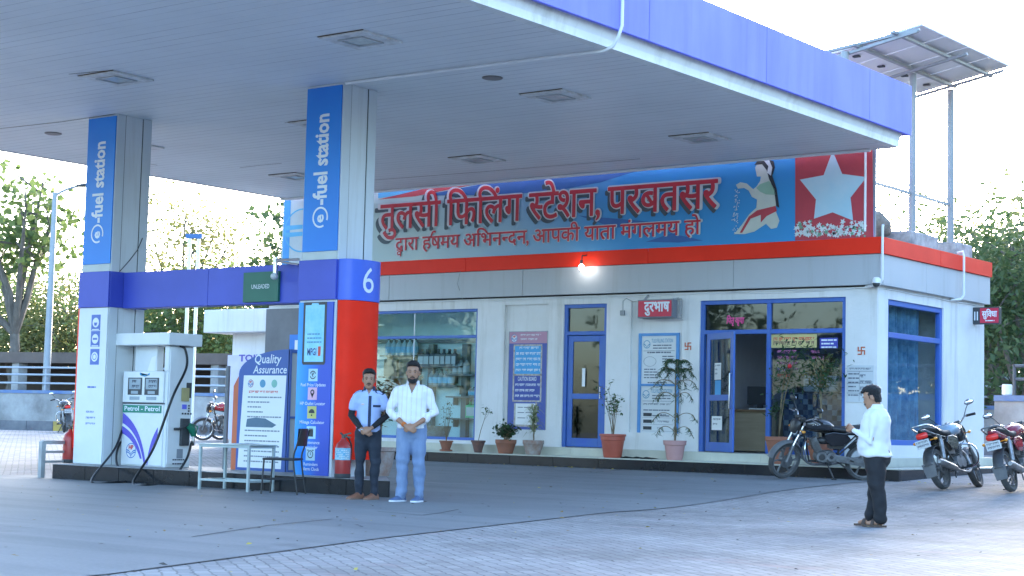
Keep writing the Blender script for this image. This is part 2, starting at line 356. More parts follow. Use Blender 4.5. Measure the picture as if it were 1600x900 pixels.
# kerb along the street
KER = mat('kerb', (.22, .22, .22), .9, c2=(.11, .11, .12), scale=1.5); YEL = mat('kerb_yellow', (.55, .36, .05), .8, c2=(.25, .2, .1), scale=3)
mb = MB()
for i in range(-60, 60):
    a = K0+kd*(i*1.0); b = K0+kd*(i*1.0+.985); y = (a.y+b.y)/2; z0, z1 = gz(min(y, 60))-.1, gz(min(y, 60))+.3
    if a.y < -15: continue
    mb.mat(1 if i % 8 == 2 else 0).add([p+kn*q+V((0, 0, z-p.z)) for z in (z0, z1) for p, q in ((a, 0), (b, 0), (b, .35), (a, .35))], [(3, 2, 1, 0), (4, 5, 6, 7), (0, 1, 5, 4), (1, 2, 6, 5), (2, 3, 7, 6), (3, 0, 4, 7)])
mb.build('street_kerb', [KER, YEL], kind='structure')
# dead leaves and grit
mb = MB(); rd = random.Random(3); cl = [MATS.setdefault(n, mat(n, c, .9)) for n, c in (('leaf_dry', (.28, .18, .07)), ('leaf_yellow', (.5, .4, .08)), ('grit', (.07, .06, .05)))]
for i in range(520):
    if i < 140: x, y = rd.uniform(-13, -5), rd.uniform(7, 20)
    elif i < 330: x, y = rd.uniform(-19, -9), rd.uniform(9, 24.5)
    else: x, y = rd.uniform(-20, -8.5), 24.8-abs(rd.gauss(0, .22))
    s_ = rd.uniform(.008, .034); a = rd.uniform(0, 6.3); c = V((x, y, gz(y)+.012)); u = V((cos(a), sin(a), rd.uniform(-.2, .2)))*s_; p = V((-sin(a), cos(a), rd.uniform(-.3, .3)))*s_*.5
    mb.mat(rd.choice([0, 0, 1, 2, 2, 2])); mb.add([c-u, c-p, c+u, c+p+V((0, 0, s_*.2))], [(0, 1, 2, 3)])
tag(mb.build('leaf_litter', cl, recalc=False), 'scattered dry leaves and grit lying on the grey paving', 'leaf litter', kind='stuff')

# ================================================================== BUILDING
WHT = mat('white_wall', (.76, .75, .74), .75, c2=(.67, .66, .63), scale=.9, bump=.12, bscale=30)
GRY = mat('grey_cladding', (.44, .46, .48), .45, var=.05, scale=.4)
streak(WHT, .78); streak(GRY, .86)
RED = mat('red_cladding', (.93, .035, .012), .55, var=.14, scale=.7, spec=.25)
BLU = mat('blue_paint', (.045, .12, .46), .45, c2=(.06, .15, .42), scale=4)
CRM = mat('cream_tile', (.62, .61, .50), .4, c2=(.48, .48, .40), scale=1.5)
BLK = mat('black_tile', (.022, .025, .03), .16, var=.5, scale=1.2)
GRT = mat('grout', (.22, .22, .22), .8)
GLA = glass('window_glass', (.88, .97, .985), .34); GLD = glass('door_glass', (.42, .48, .50), .8)
INT = mat('inner_wall', (.70, .88, .90), .8); INO = mat('office_wall', (.52, .50, .53), .8); FLO = mat('inner_floor', (.35, .35, .32), .35)
DRK = mat('dark_grey', (.05, .055, .06), .5); CHR = mat('steel', (.55, .56, .58), .28, metal=1, var=.1, scale=8)
PVC = mat('white_pipe', (.78, .79, .80), .45, var=.06); WOOD = mat('wood', (.30, .19, .10), .5, c2=(.22, .13, .07), scale=3, stretch=(1, 1, 8))
YW, XW = 25.75, -12.0; XL, YB = -26.1, 30.35; ZF, ZC = .60, 3.5
B0 = V((XW, YW, .25))
bl = thing('station_building', 'single storey white station building with red and grey bands and blue window frames', 'building', B0)
O1 = (-24.9, -20.38, .66, 3.22); O2 = (-18.33, -17.36, ZF, 3.25); O3 = (-15.38, -12.57, ZF, 3.25); OS = (26.16, 28.47, .80, 3.23)
mb = MB()
P = lambda x, z, d: V((x, YW+d, z))
NR = [(-19.72, -18.68, .9, 3.27), (-16.83, -15.74, .9, 3.28)]      # two shallow wall niches
wallgrid(mb, [XL, XW], [.2, 3.75], [O1, O2, O3]+NR, P, .16)
for a, b, c, d in NR: mb.box(a-.01, b+.01, YW+.06, YW+.15, c-.01, d+.01)
PS = lambda y, z, d: V((XW-d, y, z))
wallgrid(mb, [YW+.161, YB], [.2, 3.75], [OS], PS, .16)
mb.box(XL, XL+.15, YW+.17, YB, .2, 3.75); mb.box(XL, XW-.17, YB-.15, YB, .2, 3.75)
mb.box(XL+.15, XW-.17, YW+.17, YB-.16, 3.5, 3.72)
mb.build('wall', WHT, bl)
mb = MB(); mb.box(XL+.15, XW-.165, YW+.165, YB-.16, .3, ZF-.004); mb.build('floor', FLO, bl)
mb = MB(); mb.box(XL+.16, -19.0, 27.35, 27.42, ZF, 3.49); mb.box(-19.0, -18.92, YW+.17, YB-.16, ZF, 3.49); mb.box(-24.9+.0, -24.84, YW+.17, 27.35, ZF, 3.49); mb.build('showroom_wall', INT, bl)
mb = MB(); mb.box(-15.62, -15.54, YW+.17, YB-.16, ZF, 3.49); mb.box(-15.54, XW-.17, 28.75, 28.83, ZF, 3.49); mb.build('office_wall', INO, bl)
mb = MB(); mb.box(-18.9, -15.63, 28.2, 28.26, ZF, 3.49); mb.build('passage_wall', INO, bl)
# grey and red bands, panel seams
def band(name, m, z0, z1, o, seams_f, seams_s, y0=None):
    mb = MB(); t = .10
    xs = [XL-.05]+seams_f+[XW+o]
    for a, b in zip(xs, xs[1:]): mb.box(a+.004, b-.004, YW-o, YW-o+t, z0, z1)
    ys = [YW-o+t+.002]+seams_s+[YB+.04]
    for a, b in zip(ys, ys[1:]): mb.box(XW+o-t, XW+o-.0005, a+.004, b-.004, z0, z1)
    mb.box(XL, XW+o-t-.004, YB, YB+.04, z0, z1)
    return mb.build(name, m, bl, bevel=.003)
band('grey_band', GRY, 3.43, 3.935, .10, [-22.6, -19.23, -14.66], [27.5])
band('red_band', RED, 3.94, 4.21, .14, [-20.6, -16.4], [28.0])
mb = MB(); mb.box(XL, XW+.05, YW-.03, YB, 4.0, 4.12); mb.build('roof', mat('roof_slab', (.3, .3, .3), .9), bl)
mb = MB(); mb.box(XL, XW+.0, YW-.006, YW-.001, 3.405, 3.43); mb.build('band_shadow_gap', mat('gap', (.03, .03, .03), .9), bl)  # solid dark strip, shade under the grey band put in as colour
# stepped base: black tiled kerb, cream tile tread and riser
PY, PX = 24.86, -11.2
mb = MB(); mb2 = MB()
xs = [XL+.4+.98*i for i in range(16)]; xs = [x for x in xs if x < PX-.3]+[PX]
for i, (a, b) in enumerate(zip([XL]+xs, xs)): mb.box(a+.003, b-.003, PY, PY+.03, -.02, .425)
ys = [PY+.031+.95*i for i in range(6)]+[YB+.2]
for a, b in zip(ys, ys[1:]): mb.box(PX-.03, PX, a+.003, b-.003, -.02, .425)
mb.build('plinth_face', BLK, bl, bevel=.004)
mb2.box(XL, PX-.031, PY+.031, YB+.2, .0, .42); mb2.build('plinth_core', GRT, bl)
mb = MB()
for i, (a, b) in enumerate(zip([XL]+xs, xs)): mb.box(a+.0015, b-.0015, PY-.01, 25.42, .428, .445)
mb.box(PX-.5, PX+.008, 25.421, YB+.2, .428, .445); mb.build('step_tread', CRM, bl)
mb = MB()
for i, (a, b) in enumerate(zip([XL]+xs, xs)): 
    if a < XW+.2: mb.box(a+.0015, min(b, XW+.25)-.0015, 25.40, YW-.001, .446, .595)
mb.box(XW+.001, XW+.25, YW, YB, .446, .595); mb.box(O3[0]+.02, O3[1]-.02, YW, YW+.16, .58, .598); mb.box(O2[0]+.02, O2[1]-.02, YW, YW+.16, .58, .598)
mb.build('upper_step', CRM, bl)
# windows and doors
def frame(name, x0, x1, z0, z1, bars_x, bars_z, t=.06, d=.09, P=None, parent=bl, m=BLU, y=.03, sides=(t_ for t_ in (1, 1, 1, 1))):
    mb = MB(); F = (lambda a, b, c, e: mb.box(a, b, YW+y, YW+y+d, c, e)) if P is None else P(mb)
    l, r, bt, tp = sides
    F(x0, x0+t, z0, z1); F(x1-t, x1, z0, z1); F(x0+t, x1-t, z1-t, z1)
    if bt: F(x0+t, x1-t, z0, z0+t)
    for z in bars_z:
        e = sorted([x0+t]+[b for x in bars_x for b in (x-t/2, x+t/2)]+[x1-t])
        for a, b in zip(e[::2], e[1::2]): F(a, b, z-t/2, z+t/2)
    for x in bars_x: F(x-t/2, x+t/2, z0+(t if bt else 0), z1-t)
    return mb.build(name, m, parent, bevel=.006)
def pane(name, x0, x1, z0, z1, par, y=.075, m=GLA):
    mb = MB(); mb.box(x0, x1, YW+y, YW+y+.006, z0, z1); return mb.build(name, m, par)
f1 = frame('window', *O1, [], [2.68], .055, sides=(1, 1, 1, 1)); f1['label'] = 'wide shop window of the oil showroom'
pane('pane', O1[0]+.05, O1[1]-.05, O1[2]+.05, 2.66, f1); pane('pane', O1[0]+.05, O1[1]-.05, 2.70, O1[3]-.05, f1)
mb = MB(); mb.box(-22.05, -22.03, YW+.066, YW+.074, .72, 3.16); mb.build('glass_joint', PVC, f1); 
mb = MB(); mb.box(-22.10, -21.99, YW+.06, YW+.066, 1.78, 1.93); mb.build('notice', mat('paper', (.8, .8, .78), .8, var=.04), f1)
f2 = frame('door_frame', *O2, [], [2.71], .07, sides=(1, 1, 0, 1))
pane('pane', O2[0]+.06, O2[1]-.06, 2.74, O2[3]-.06, f2, m=GLD)
def leaf(name, x0, x1, z0, z1, label=None):
    mb = MB(); t = .11
    mb.box(x0, x0+t, -.02, .02, z0, z1); mb.box(x1-t, x1, -.02, .02, z0, z1); mb.box(x0+t, x1-t, -.02, .02, z1-t, z1); mb.box(x0+t, x1-t, -.02, .02, z0, z0+.16); mb.box(x0+t, x1-t, -.02, .02, z0+.88, z0+.98)
    return mb
mb = leaf('door', O2[0]+.08, O2[1]-.08, ZF+.01, 2.665); mb.v = [(x, y+YW+.08, z) for x, y, z in mb.v]
d2 = mb.build('door', BLU, bl, bevel=.006); d2['label'] = 'closed blue framed glass door'
pane('pane', O2[0]+.15, O2[1]-.15, ZF+.15, 2.60, d2, y=.077, m=GLD)
mb = MB(); mb.box(-17.92, -17.85, YW+.052, YW+.058, 1.72, 2.06); mb.build('door_sticker', MATS['paper'], d2)
mb = MB(); mb.tube([(O2[1]-.13, YW+.06, 1.5), (O2[1]-.13, YW+.015, 1.5), (O2[1]-.13, YW+.015, 1.72), (O2[1]-.13, YW+.06, 1.72)], .01); mb.build('handle', CHR, d2, smooth=40)
f3 = frame('entrance_frame', *O3, [-14.03], [2.69], .075, sides=(1, 1, 0, 1))
mb = MB(); mb.box(-13.99, O3[1]-.08, YW+.035, YW+.115, ZF+.001, ZF+.09); mb.build('bottom_rail', BLU, f3, bevel=.006)
pane('pane', O3[0]+.07, -14.07, 2.73, O3[3]-.07, f3, m=GLD); pane('pane', -13.99, O3[1]-.07, 2.73, O3[3]-.07, f3, m=GLD); pane('pane', -13.99, O3[1]-.07, ZF+.09, 2.65, f3, m=glass('office_glass', (.66, .72, .76), .55))
# open door leaf, hinged at the left jamb and swung outwards
hx = O3[0]+.16; mb = leaf('door', 0, .98, ZF+.01, 2.66); a = RAD(-32); mb.v = [(hx+x*cos(a)-y*sin(a), YW+.02+x*sin(a)+y*cos(a), z) for x, y, z in mb.v]
d3 = mb.build('door', BLU, bl, bevel=.006); d3['label'] = 'blue glass door standing open'
dl = lambda x, y, z: V((hx+x*cos(a)-y*sin(a), YW+.02+x*sin(a)+y*cos(a), z))
mb = MB(); mb.add([dl(x, y, z) for z in (ZF+.1, 2.62) for x, y in ((.08, -.003), (.9, -.003), (.9, .003), (.08, .003))], [(3, 2, 1, 0), (4, 5, 6, 7), (0, 1, 5, 4), (1, 2, 6, 5), (2, 3, 7, 6), (3, 0, 4, 7)]); mb.build('pane', GLD, d3)
mb = MB(); mb.mat(0).prism([(.28, 1.85), (.52, 1.85), (.52, 2.14), (.28, 2.14)], dl(0, -.006, 0), dl(1, 0, 0)-dl(0, 0, 0), (0, 0, 1), .001); mb.mat(1).prism([(.3, 1.58), (.52, 1.58), (.52, 1.84), (.3, 1.84)], dl(0, -.006, 0), dl(1, 0, 0)-dl(0, 0, 0), (0, 0, 1), .001)
PP = [MATS['paper'], mat('cyan_sticker', (.05, .35, .7), .5), mat('ink', (.05, .06, .09), .7)]
mb.mat(2).dashes(dl(.3, -.0085, 2.08), dl(1, 0, 0)-dl(0, 0, 0), (0, 0, 1), .2, 3, .07, .03, 4); mb.build('notice', PP, d3); mb = MB()
mb.mat(0).prism([(.2, .98), (.58, .98), (.58, 1.22), (.2, 1.22)], dl(0, -.006, 0), dl(1, 0, 0)-dl(0, 0, 0), (0, 0, 1), .001)
mb.mat(2).dashes(dl(.25, -.0085, 1.15), dl(1, 0, 0)-dl(0, 0, 0), (0, 0, 1), .28, 2, .08, .03, 5)
mb.build('notice', PP, d3)
mb = MB(); mb.tube([dl(.93, -.02, 1.35), dl(.93, -.06, 1.35), dl(.93, -.06, 1.95), dl(.93, -.02, 1.95)], .012); mb.build('handle', CHR, d3, smooth=40)
PSF = lambda mb: (lambda a_, b_, c_, e_: mb.box(XW-.12, XW-.03, a_, b_, c_, e_))
f4 = frame('window', *OS, [], [2.64], .09, P=PSF, sides=(1, 1, 1, 1)); f4['label'] = 'curtained side window'
for z0, z1 in ((OS[2]+.08, 2.6), (2.68, OS[3]-.08)):
    mb = MB(); mb.box(XW-.08, XW-.074, OS[0]+.08, OS[1]-.08, z0, z1); mb.build('pane', glass('side_glass', (.88, .95, .97), .14), f4)
# conduits and cables along the front
mb = MB(); mb.tube([(x, YW-.022, 3.385+.006*sin(x*3)) for x in [XL+.5+.4*i for i in range(34)]]+[(XW-.1, YW-.022, 3.385)], .009, 6)
mb.tube([(x, YW-.012, 3.36+.012*sin(x*2+1)) for x in [-20+.4*i for i in range(20)]], .007, 6)
mb.tube([(XW+.02, YW+.3+.5*i, 3.385+.01*sin(i*2)) for i in range(9)], .009, 6); mb.build('cable_run', PVC, bl, smooth=40)
mb = MB(); mb.tube([(XW+.16, YW-.155, 4.40), (XW+.16, YW-.17, 4.36), (XW+.16, YW-.17, 3.50), (XW+.1, YW-.15, 3.42), (XW-.2, YW-.03, 3.40)], .022, 8)
mb.tube([(XW+.05, 28.95, 4.26), (XW+.16, 28.95, 4.28), (XW+.175, 28.95, 4.2), (XW+.175, 28.95, 3.5), (XW+.14, 28.9, 3.42), (XW+.03, 28.7, 3.4)], .022, 8); mb.build('roof_drain_pipe', PVC, bl, smooth=40)
mb = MB(); mb.tube([(-17.0, YW-.01, 3.1), (-17.0, YW-.012, 3.28), (-16.93, YW-.012, 3.33), (-16.8, YW-.012, 3.27)], .006, 6); mb.box(-17.05, -16.96, YW-.03, YW-.001, 3.02, 3.11)
mb.tube([(-20.75, YW-.02, 3.40), (-20.78, YW-.155, 3.7), (-20.72, YW-.155, 3.95)], .005, 6); mb.build('loose_wire', mat('wire', (.3, .32, .33), .6), bl)
# grey left end pier
mb = MB(); mb.box(-26.15, -25.06, YW-.03, YW-.001, .62, 3.33); mb.build('stone_facing', mat('stone_facing', (.17, .165, .17), .5, c2=(.11, .11, .115), scale=1.2), bl)

# ---------------------------------------------------------------- things inside the building
shd = mat('shelf_board', (.11, .13, .15), .5)
def shelf(x0, x1, z): 
    mb = MB(); mb.box(x0, x1, 27.02, 27.34, z, z+.03); mb.box(x0+.05, x0+.08, 27.2, 27.345, z-.15, z); mb.box(x1-.08, x1-.05, 27.2, 27.345, z-.15, z); return mb
YSH = 27.1
def bot(u, v): p = at(u, v, Y=YSH); return p.x, p.z
rows = [(598, 668, 550, 'clear plastic bottles of pale blue oil on the upper left shelf'), (650, 720, 570, 'dark grey oil cans in a row on the middle shelf'), (598, 660, 612, 'black parts boxes'), (668, 738, 601, 'grey oil bottles with pale blue labels on the lower middle shelf'), (704, 742, 585, ''), (600, 628, 607, ''), (730, 744, 619, ''), (700, 742, 653, '')]
uni = thing('shelf_unit', 'wall mounted dark shelf unit inside the showroom window', 'shelves', (-22.5, 27.34, ZF))
mb = MB()
for u in (666, 719):
    x, _ = bot(u, 600); mb.box(x-.07, x+.07, 27.22, 27.345, ZF+.02, 2.62)
xa, z_ = bot(600, 536); xb, _ = bot(745, 536); mb.box(xa-.4, xb, 27.2, 27.345, z_, z_+.07); mb.build('upright', shd, uni)
SHF = [(597, 652, 555), (643, 722, 572), (595, 650, 588), (700, 745, 585), (650, 718, 602), (598, 640, 608), (700, 745, 619), (700, 745, 653)]
for u0, u1, v in SHF:
    x0, z = bot(u0, v); x1, _ = bot(u1, v); shelf(x0, x1, z-.03).build('shelf', shd, uni)
def bottle(h, r, hue, lab, kind=0):
    if kind == 0: mb = MB(); mb.lathe([(r*.9, 0), (r, .02), (r, h*.62), (r*.75, h*.74), (r*.3, h*.84), (r*.3, h)], n=10)
    else: mb = MB(); mb.box(-r, r, -r*.6, r*.6, 0, h*.72); mb.lathe([(r*.8, h*.72), (r*.35, h*.82), (r*.35, h)], n=8)
    return mb
clr = mat('clear_plastic', (.45, .62, .68), .15, var=0); dkp = mat('dark_plastic', (.07, .09, .13), .35); grp = mat('grey_plastic', (.30, .36, .40), .35); grn = mat('green_plastic', (.10, .55, .25), .35)
lbl = mat('pale_label', (.25, .62, .85), .5); lbw = mat('white_label', (.6, .62, .65), .5); capm = mat('dark_cap', (.12, .12, .14), .4)
def bottles(u0, u1, v, n, h, r, m, lm, label, group, kind=0):
    pr = None
    for i in range(n):
        x0, z = bot(u0, v); x1, _ = bot(u1, v); x = x0+(x1-x0)*(i+.5)/n; loc = (x, 27.16, z+.002)
        if pr is None:
            pr = thing('oil_bottle', label, 'bottle', loc, (0, 0, .1), group); b_ = bottle(h, r, 0, 0, kind).build('bottle_body', m, pr, smooth=50, world=False)
            mb = MB()
            if kind == 0: mb.lathe([(r*1.02, h*.14), (r*1.02, h*.52)], n=10, cap=False)
            else: mb.box(-r*.8, r*.8, -r*.62, -r*.605, h*.12, h*.6)
            mb.build('label', lm, pr, world=False, smooth=40); mb = MB(); mb.lathe([(r*.38, h*.93), (r*.38, h*1.04)], n=8); mb.build('cap', capm, pr, world=False)
        else: dup(pr, loc, (0, 0, random.uniform(-.2, .2)), label)
bottles(600, 650, 555, 6, .34, .075, clr, lbl, 'clear bottle with pale blue label on the top left showroom shelf', 'clear bottles on the top shelf')
bottles(652, 712, 572, 7, .34, .085, dkp, lbw, 'dark oil can standing in the row on the middle showroom shelf', 'dark oil cans on the middle shelf', 1)
bottles(705, 730, 585, 3, .32, .07, grp, lbw, 'grey bottle on the right hand shelf beside the upright', 'grey bottles on the right shelf')
bottles(668, 706, 602, 5, .32, .07, grp, lbl, 'grey bottle with light blue label on the lower middle shelf', 'grey bottles on the lower shelf')
bottles(600, 622, 608, 3, .30, .07, grp, lbw, 'pale bottle on the lowest left showroom shelf', 'pale bottles on the left shelf')
bottles(730, 744, 619, 3, .18, .05, grp, lbl, 'small light bottle on the short right shelf above the green ones', 'small bottles on the right shelf')
bottles(728, 743, 653, 2, .36, .085, grn, lbw, 'bright green plastic bottle on the bottom right showroom shelf', 'green bottles on the bottom shelf', 1)
x, z = bot(612, 588); mb = MB()
for i in range(2): mb.box(x-.2+.42*i, x+.16+.42*i, 27.06, 27.3, z+.002, z+.36+.05*i)
tag(mb.build('carton', DRK, bevel=.01), 'dark carton stack on the left showroom shelf', 'carton')
# office: desk, monitor, picture, sofa
de = thing('office_desk', 'pale wooden office desk just inside the open door', 'desk', (-14.9, 26.9, ZF))
mb = MB(); mb.box(-15.5, -14.0, 26.75, 27.4, 1.32, 1.36); mb.build('desk_top', WOOD, de, bevel=.005)
mb = MB(); mb.box(-15.45, -14.45, 26.8, 26.83, ZF+.02, 1.32); mb.box(-14.45, -14.42, 26.8, 27.38, ZF+.02, 1.32); mb.build('front_panel', mat('desk_panel', (.42, .33, .22), .5, c2=(.36, .28, .18), scale=2, stretch=(1, 1, 8)), de, bevel=.004)
mo = thing('computer_monitor', 'black computer monitor on the office desk seen through the open door', 'monitor', (-14.85, 27.0, 1.362))
mb = MB(); mb.box(-15.1, -14.6, 26.98, 27.02, 1.45, 1.78); mb.build('screen', DRK, mo, bevel=.006); mb = MB(); mb.box(-14.9, -14.8, 26.98, 27.04, 1.375, 1.46); mb.box(-15.0, -14.7, 26.92, 27.08, 1.362, 1.375); mb.build('stand', DRK, mo)
mb = MB(); mb.box(-14.95, -14.6, 26.78, 26.9, 1.362, 1.385); tag(mb.build('keyboard', MATS['paper'], bevel=.004), 'white keyboard lying in front of the office monitor', 'keyboard')
mb = MB(); mb.mat(0).box(-14.75, -14.3, 28.70, 28.748, 1.9, 2.45); mb.mat(1).box(-14.72, -14.33, 28.694, 28.699, 1.93, 2.42)
tag(mb.build('wall_calendar', [WOOD, mat('calendar_print', (.55, .42, .2), .6, c2=(.3, .12, .1), scale=9)]), 'colourful calendar on the office back wall', 'calendar')
mb = MB(); mb.lathe([(.1, 0), (.1, .05)], (-14.75, 28.72, 2.9), 16, 'y'); tag(mb.build('wall_clock', mat('brass', (.35, .25, .08), .4)), 'small round brass wall clock in the office', 'clock')
ch = thing('office_chair', 'black office chair behind the desk', 'chair', (-14.4, 27.9, ZF)); mb = MB(); mb.box(-14.65, -14.2, 28.0, 28.08, 1.25, 1.85); mb.build('backrest', DRK, ch, bevel=.03); mb = MB(); mb.box(-14.65, -14.2, 27.6, 28.0, 1.05, 1.13); mb.build('seat', DRK, ch, bevel=.03)
mb = MB(); mb.tube([(-14.42, 27.8, ZF+.05), (-14.42, 27.8, 1.05)], .03)
for i in range(5): a_ = i*1.2566; mb.bar((-14.42, 27.8, ZF+.06), (-14.42+.28*cos(a_), 27.8+.28*sin(a_), ZF+.03), .04)
mb.build('base', DRK, ch)
SOF = bpy.data.materials.new('plaid'); SOF.use_nodes = True; n = SOF.node_tree; g = n.nodes.new('ShaderNodeNewGeometry'); ck = n.nodes.new('ShaderNodeTexChecker'); ck.inputs['Scale'].default_value = 11; ck.inputs[1].default_value = (.03, .07, .16, 1); ck.inputs[2].default_value = (.30, .38, .45, 1)
n.links.new(g.outputs['Position'], ck.inputs[0]); nz = n.nodes.new('ShaderNodeTexChecker'); nz.inputs['Scale'].default_value = 5.5; nz.inputs[1].default_value = (.35, .4, .5, 1); nz.inputs[2].default_value = (1, 1, 1, 1); n.links.new(g.outputs['Position'], nz.inputs[0])
mx = n.nodes.new('ShaderNodeMix'); mx.data_type = 'RGBA'; mx.blend_type = 'MULTIPLY'; mx.inputs[0].default_value = 1; n.links.new(ck.outputs[0], mx.inputs[6]); n.links.new(nz.outputs[0], mx.inputs[7]); n.links.new(mx.outputs[2], n.nodes['Principled BSDF'].inputs['Base Color'])
so = thing('plaid_sofa', 'blue and white checked sofa behind the office window', 'sofa', (-13.2, 26.7, ZF))
mb = MB(); mb.box(-13.95, -12.35, 26.15, 26.3, ZF+.03, 1.66); mb.build('backrest', SOF, so, bevel=.05); mb = MB(); mb.box(-13.95, -12.35, 26.31, 26.95, ZF+.03, 1.05); mb.build('seat', SOF, so, bevel=.05)
mb = MB(); mb.box(-13.55, -12.9, 26.12, 26.3, 1.67, 1.95); tag(mb.build('shopping_bag', MATS['paper'], bevel=.05), 'white bag standing on top of the sofa back', 'bag')
# curtain in the side window
mb = MB(); R_ = []; N = 90
for z in [.86+.06*i for i in range(40)]:
    R_.append([V((XW-.30+.045*sin(i*.75+.4*sin(z*2))+.02*sin(i*.31+z), 26.1+2.0*i/N+.04*sin(z*1.4+i*.1), z)) for i in range(N)])
for r0, r1 in zip(R_, R_[1:]): 
    mb.add(r0+r1, [(i, i+1, N+i+1, N+i) for i in range(N-1)])
cm = mat('curtain', (.16, .29, .40), .85, c2=(.05, .12, .23), scale=4.5); tag(mb.build('curtain', cm, smooth=80), 'blue patterned curtain hanging behind the side window', 'curtain')

# ================================================================== WELCOME BANNER
YN = 25.66
def bp(u, v, d=0): p = at(u, v, Y=YN-.02); return (p.x, p.z)
bn = thing('welcome_banner', 'long printed welcome banner with red Hindi lettering above the red band', 'banner', (-18.9, YN, 4.25))
def flat(poly, d, thick=.0015): 
    mb = MB(); mb.prism(poly, (0, YN-.02-d, 0), (1, 0, 0), (0, 0, 1), thick); return mb
inkmat = lambda n, c, **k: mat(n, c, .5, **k)
C_TL, C_TR, C_BR, C_BL = bp(445, 304), bp(1362, 229), bp(1366, 369), bp(440, 409)
mb = MB(); mb.box(C_BL[0], C_BR[0], YN, YN+.05, 4.125, 5.80); mb.build('backing_board', mat('board_back', (.3, .3, .32), .7), bn)
def gradient(name, c0, c1, x0, x1):
    m = bpy.data.materials.new(name); m.use_nodes = True; n = m.node_tree; g = n.nodes.new('ShaderNodeNewGeometry'); sp = n.nodes.new('ShaderNodeSeparateXYZ'); n.links.new(g.outputs['Position'], sp.inputs[0])
    mr = n.nodes.new('ShaderNodeMapRange'); mr.inputs[1].default_value = x0; mr.inputs[2].default_value = x1; n.links.new(sp.outputs[0], mr.inputs[0])
    t = n.nodes.new('ShaderNodeTexNoise'); t.inputs['Scale'].default_value = .8; n.links.new(g.outputs['Position'], t.inputs['Vector'])
    ad = n.nodes.new('ShaderNodeMath'); ad.operation = 'MULTIPLY_ADD'; ad.inputs[1].default_value = .3; n.links.new(t.outputs[0], ad.inputs[0]); n.links.new(mr.outputs[0], ad.inputs[2])
    r = n.nodes.new('ShaderNodeValToRGB'); r.color_ramp.elements[0].color = lin(c0); r.color_ramp.elements[1].color = lin(c1); r.color_ramp.elements[0].position = .1
    n.links.new(ad.outputs[0], r.inputs[0]); n.links.new(r.outputs[0], n.nodes['Principled BSDF'].inputs['Base Color']); n.nodes['Principled BSDF'].inputs['Roughness'].default_value = .45; return m
mb = flat([(C_BL[0], 4.16), (C_BR[0], 4.16), (C_TR[0], 5.785), (C_TL[0], 5.785)], 0, .019); mb.build('printed_sheet', gradient('banner_print', (.50, .62, .58), (.035, .28, .60), -22, -16), bn)
DBL, LBL, BRD, SIL = inkmat('print_dark_blue', (.035, .14, .40)), inkmat('print_light_blue', (.10, .45, .72)), inkmat('print_red', (.52, .06, .08)), inkmat('print_silver', (.55, .68, .74), c2=(.40, .62, .72), scale=1.2)
S = lambda name, pts, d, m, par=bn: flat([bp(*p) for p in pts], d).build(name, m, par)
S('colour_sweep', [(592, 297), (640, 293), (700, 288), (640, 303), (592, 310)], .022, LBL)
S('colour_sweep', [(592, 312), (690, 289), (780, 281), (720, 293), (650, 307)], .023, BRD)
S('colour_sweep', [(660, 306), (790, 281), (1010, 263), (940, 285), (860, 300), (760, 305)], .024, DBL)
S('colour_sweep', [(905, 337), (1000, 345), (1060, 352), (960, 356)], .024, DBL); S('colour_sweep', [(1010, 378), (1060, 379), (1100, 376), (1050, 365)], .024, DBL)
S('colour_sweep', [(446, 306), (456, 305), (452, 417), (442, 418)], .022, inkmat('print_sky', (.06, .35, .75)))
S('colour_sweep', [(457, 309), (480, 307), (480, 416), (453, 417)], .022, inkmat('print_cream', (.55, .60, .60)))
S('star_panel', [(1243.5, 239), (1364, 229), (1366, 371), (1243.5, 376)], .022, BRD)
st = [(1302, 236), (1317, 272), (1355, 277), (1330, 309), (1334, 345), (1302, 332), (1273, 342), (1276, 312), (1251, 281), (1288, 274)]
S('silver_star', st, .025, SIL)
mb = MB(); rd = random.Random(5)
for i in range(130):
    u, v = rd.uniform(1245, 1355), rd.choice([rd.uniform(346, 370), rd.uniform(352, 370)]); p = bp(u, v); r_ = rd.uniform(.02, .06); q = rd.uniform(0, 6)
    mb.mat(rd.choice([0, 0, 0, 1])); mb.prism([(p[0]+r_*(1 if k % 2 else .45)*cos(q+k*pi/5), p[1]+r_*(1 if k % 2 else .45)*sin(q+k*pi/5)) for k in range(10)], (0, YN-.047-.0004*(i % 9), 0), (1, 0, 0), (0, 0, 1), 0)
mb.build('printed_flowers', [inkmat('print_white', (.7, .75, .74)), inkmat('print_green', (.18, .36, .24))], bn)
# printed kneeling woman scattering petals
SKN = inkmat('print_pale', (.62, .66, .58)); GRN = inkmat('print_sage', (.30, .50, .36)); HAI = inkmat('print_black', (.03, .035, .04))
S('printed_figure', [(1181, 262), (1186, 254), (1196, 252), (1203, 262), (1202, 273), (1208, 280), (1214, 297), (1216, 312), (1212, 327), (1219, 345), (1215, 356), (1206, 358), (1198, 350), (1180, 362), (1165, 366), (1148, 366), (1160, 352), (1172, 335), (1183, 325), (1184, 312), (1176, 308), (1171, 298), (1164, 294), (1154, 295), (1151, 289), (1158, 285), (1168, 287), (1178, 296), (1183, 292), (1189, 283), (1190, 276), (1184, 276)], .025, SKN)
S('printed_hair', [(1180, 258), (1186, 250), (1198, 249), (1210, 252), (1212, 262), (1208, 275), (1215, 296), (1219, 325), (1214, 322), (1211, 298), (1203, 280), (1199, 266), (1192, 257)], .028, HAI)
S('printed_flower_garland', [(1194, 250), (1203, 250), (1208, 262), (1206, 275), (1200, 270), (1202, 260)], .031, inkmat('print_white', (.7, .75, .74)))
S('printed_blouse', [(1189, 288), (1203, 283), (1212, 296), (1214, 305), (1198, 304), (1189, 300), (1183, 294)], .028, GRN)
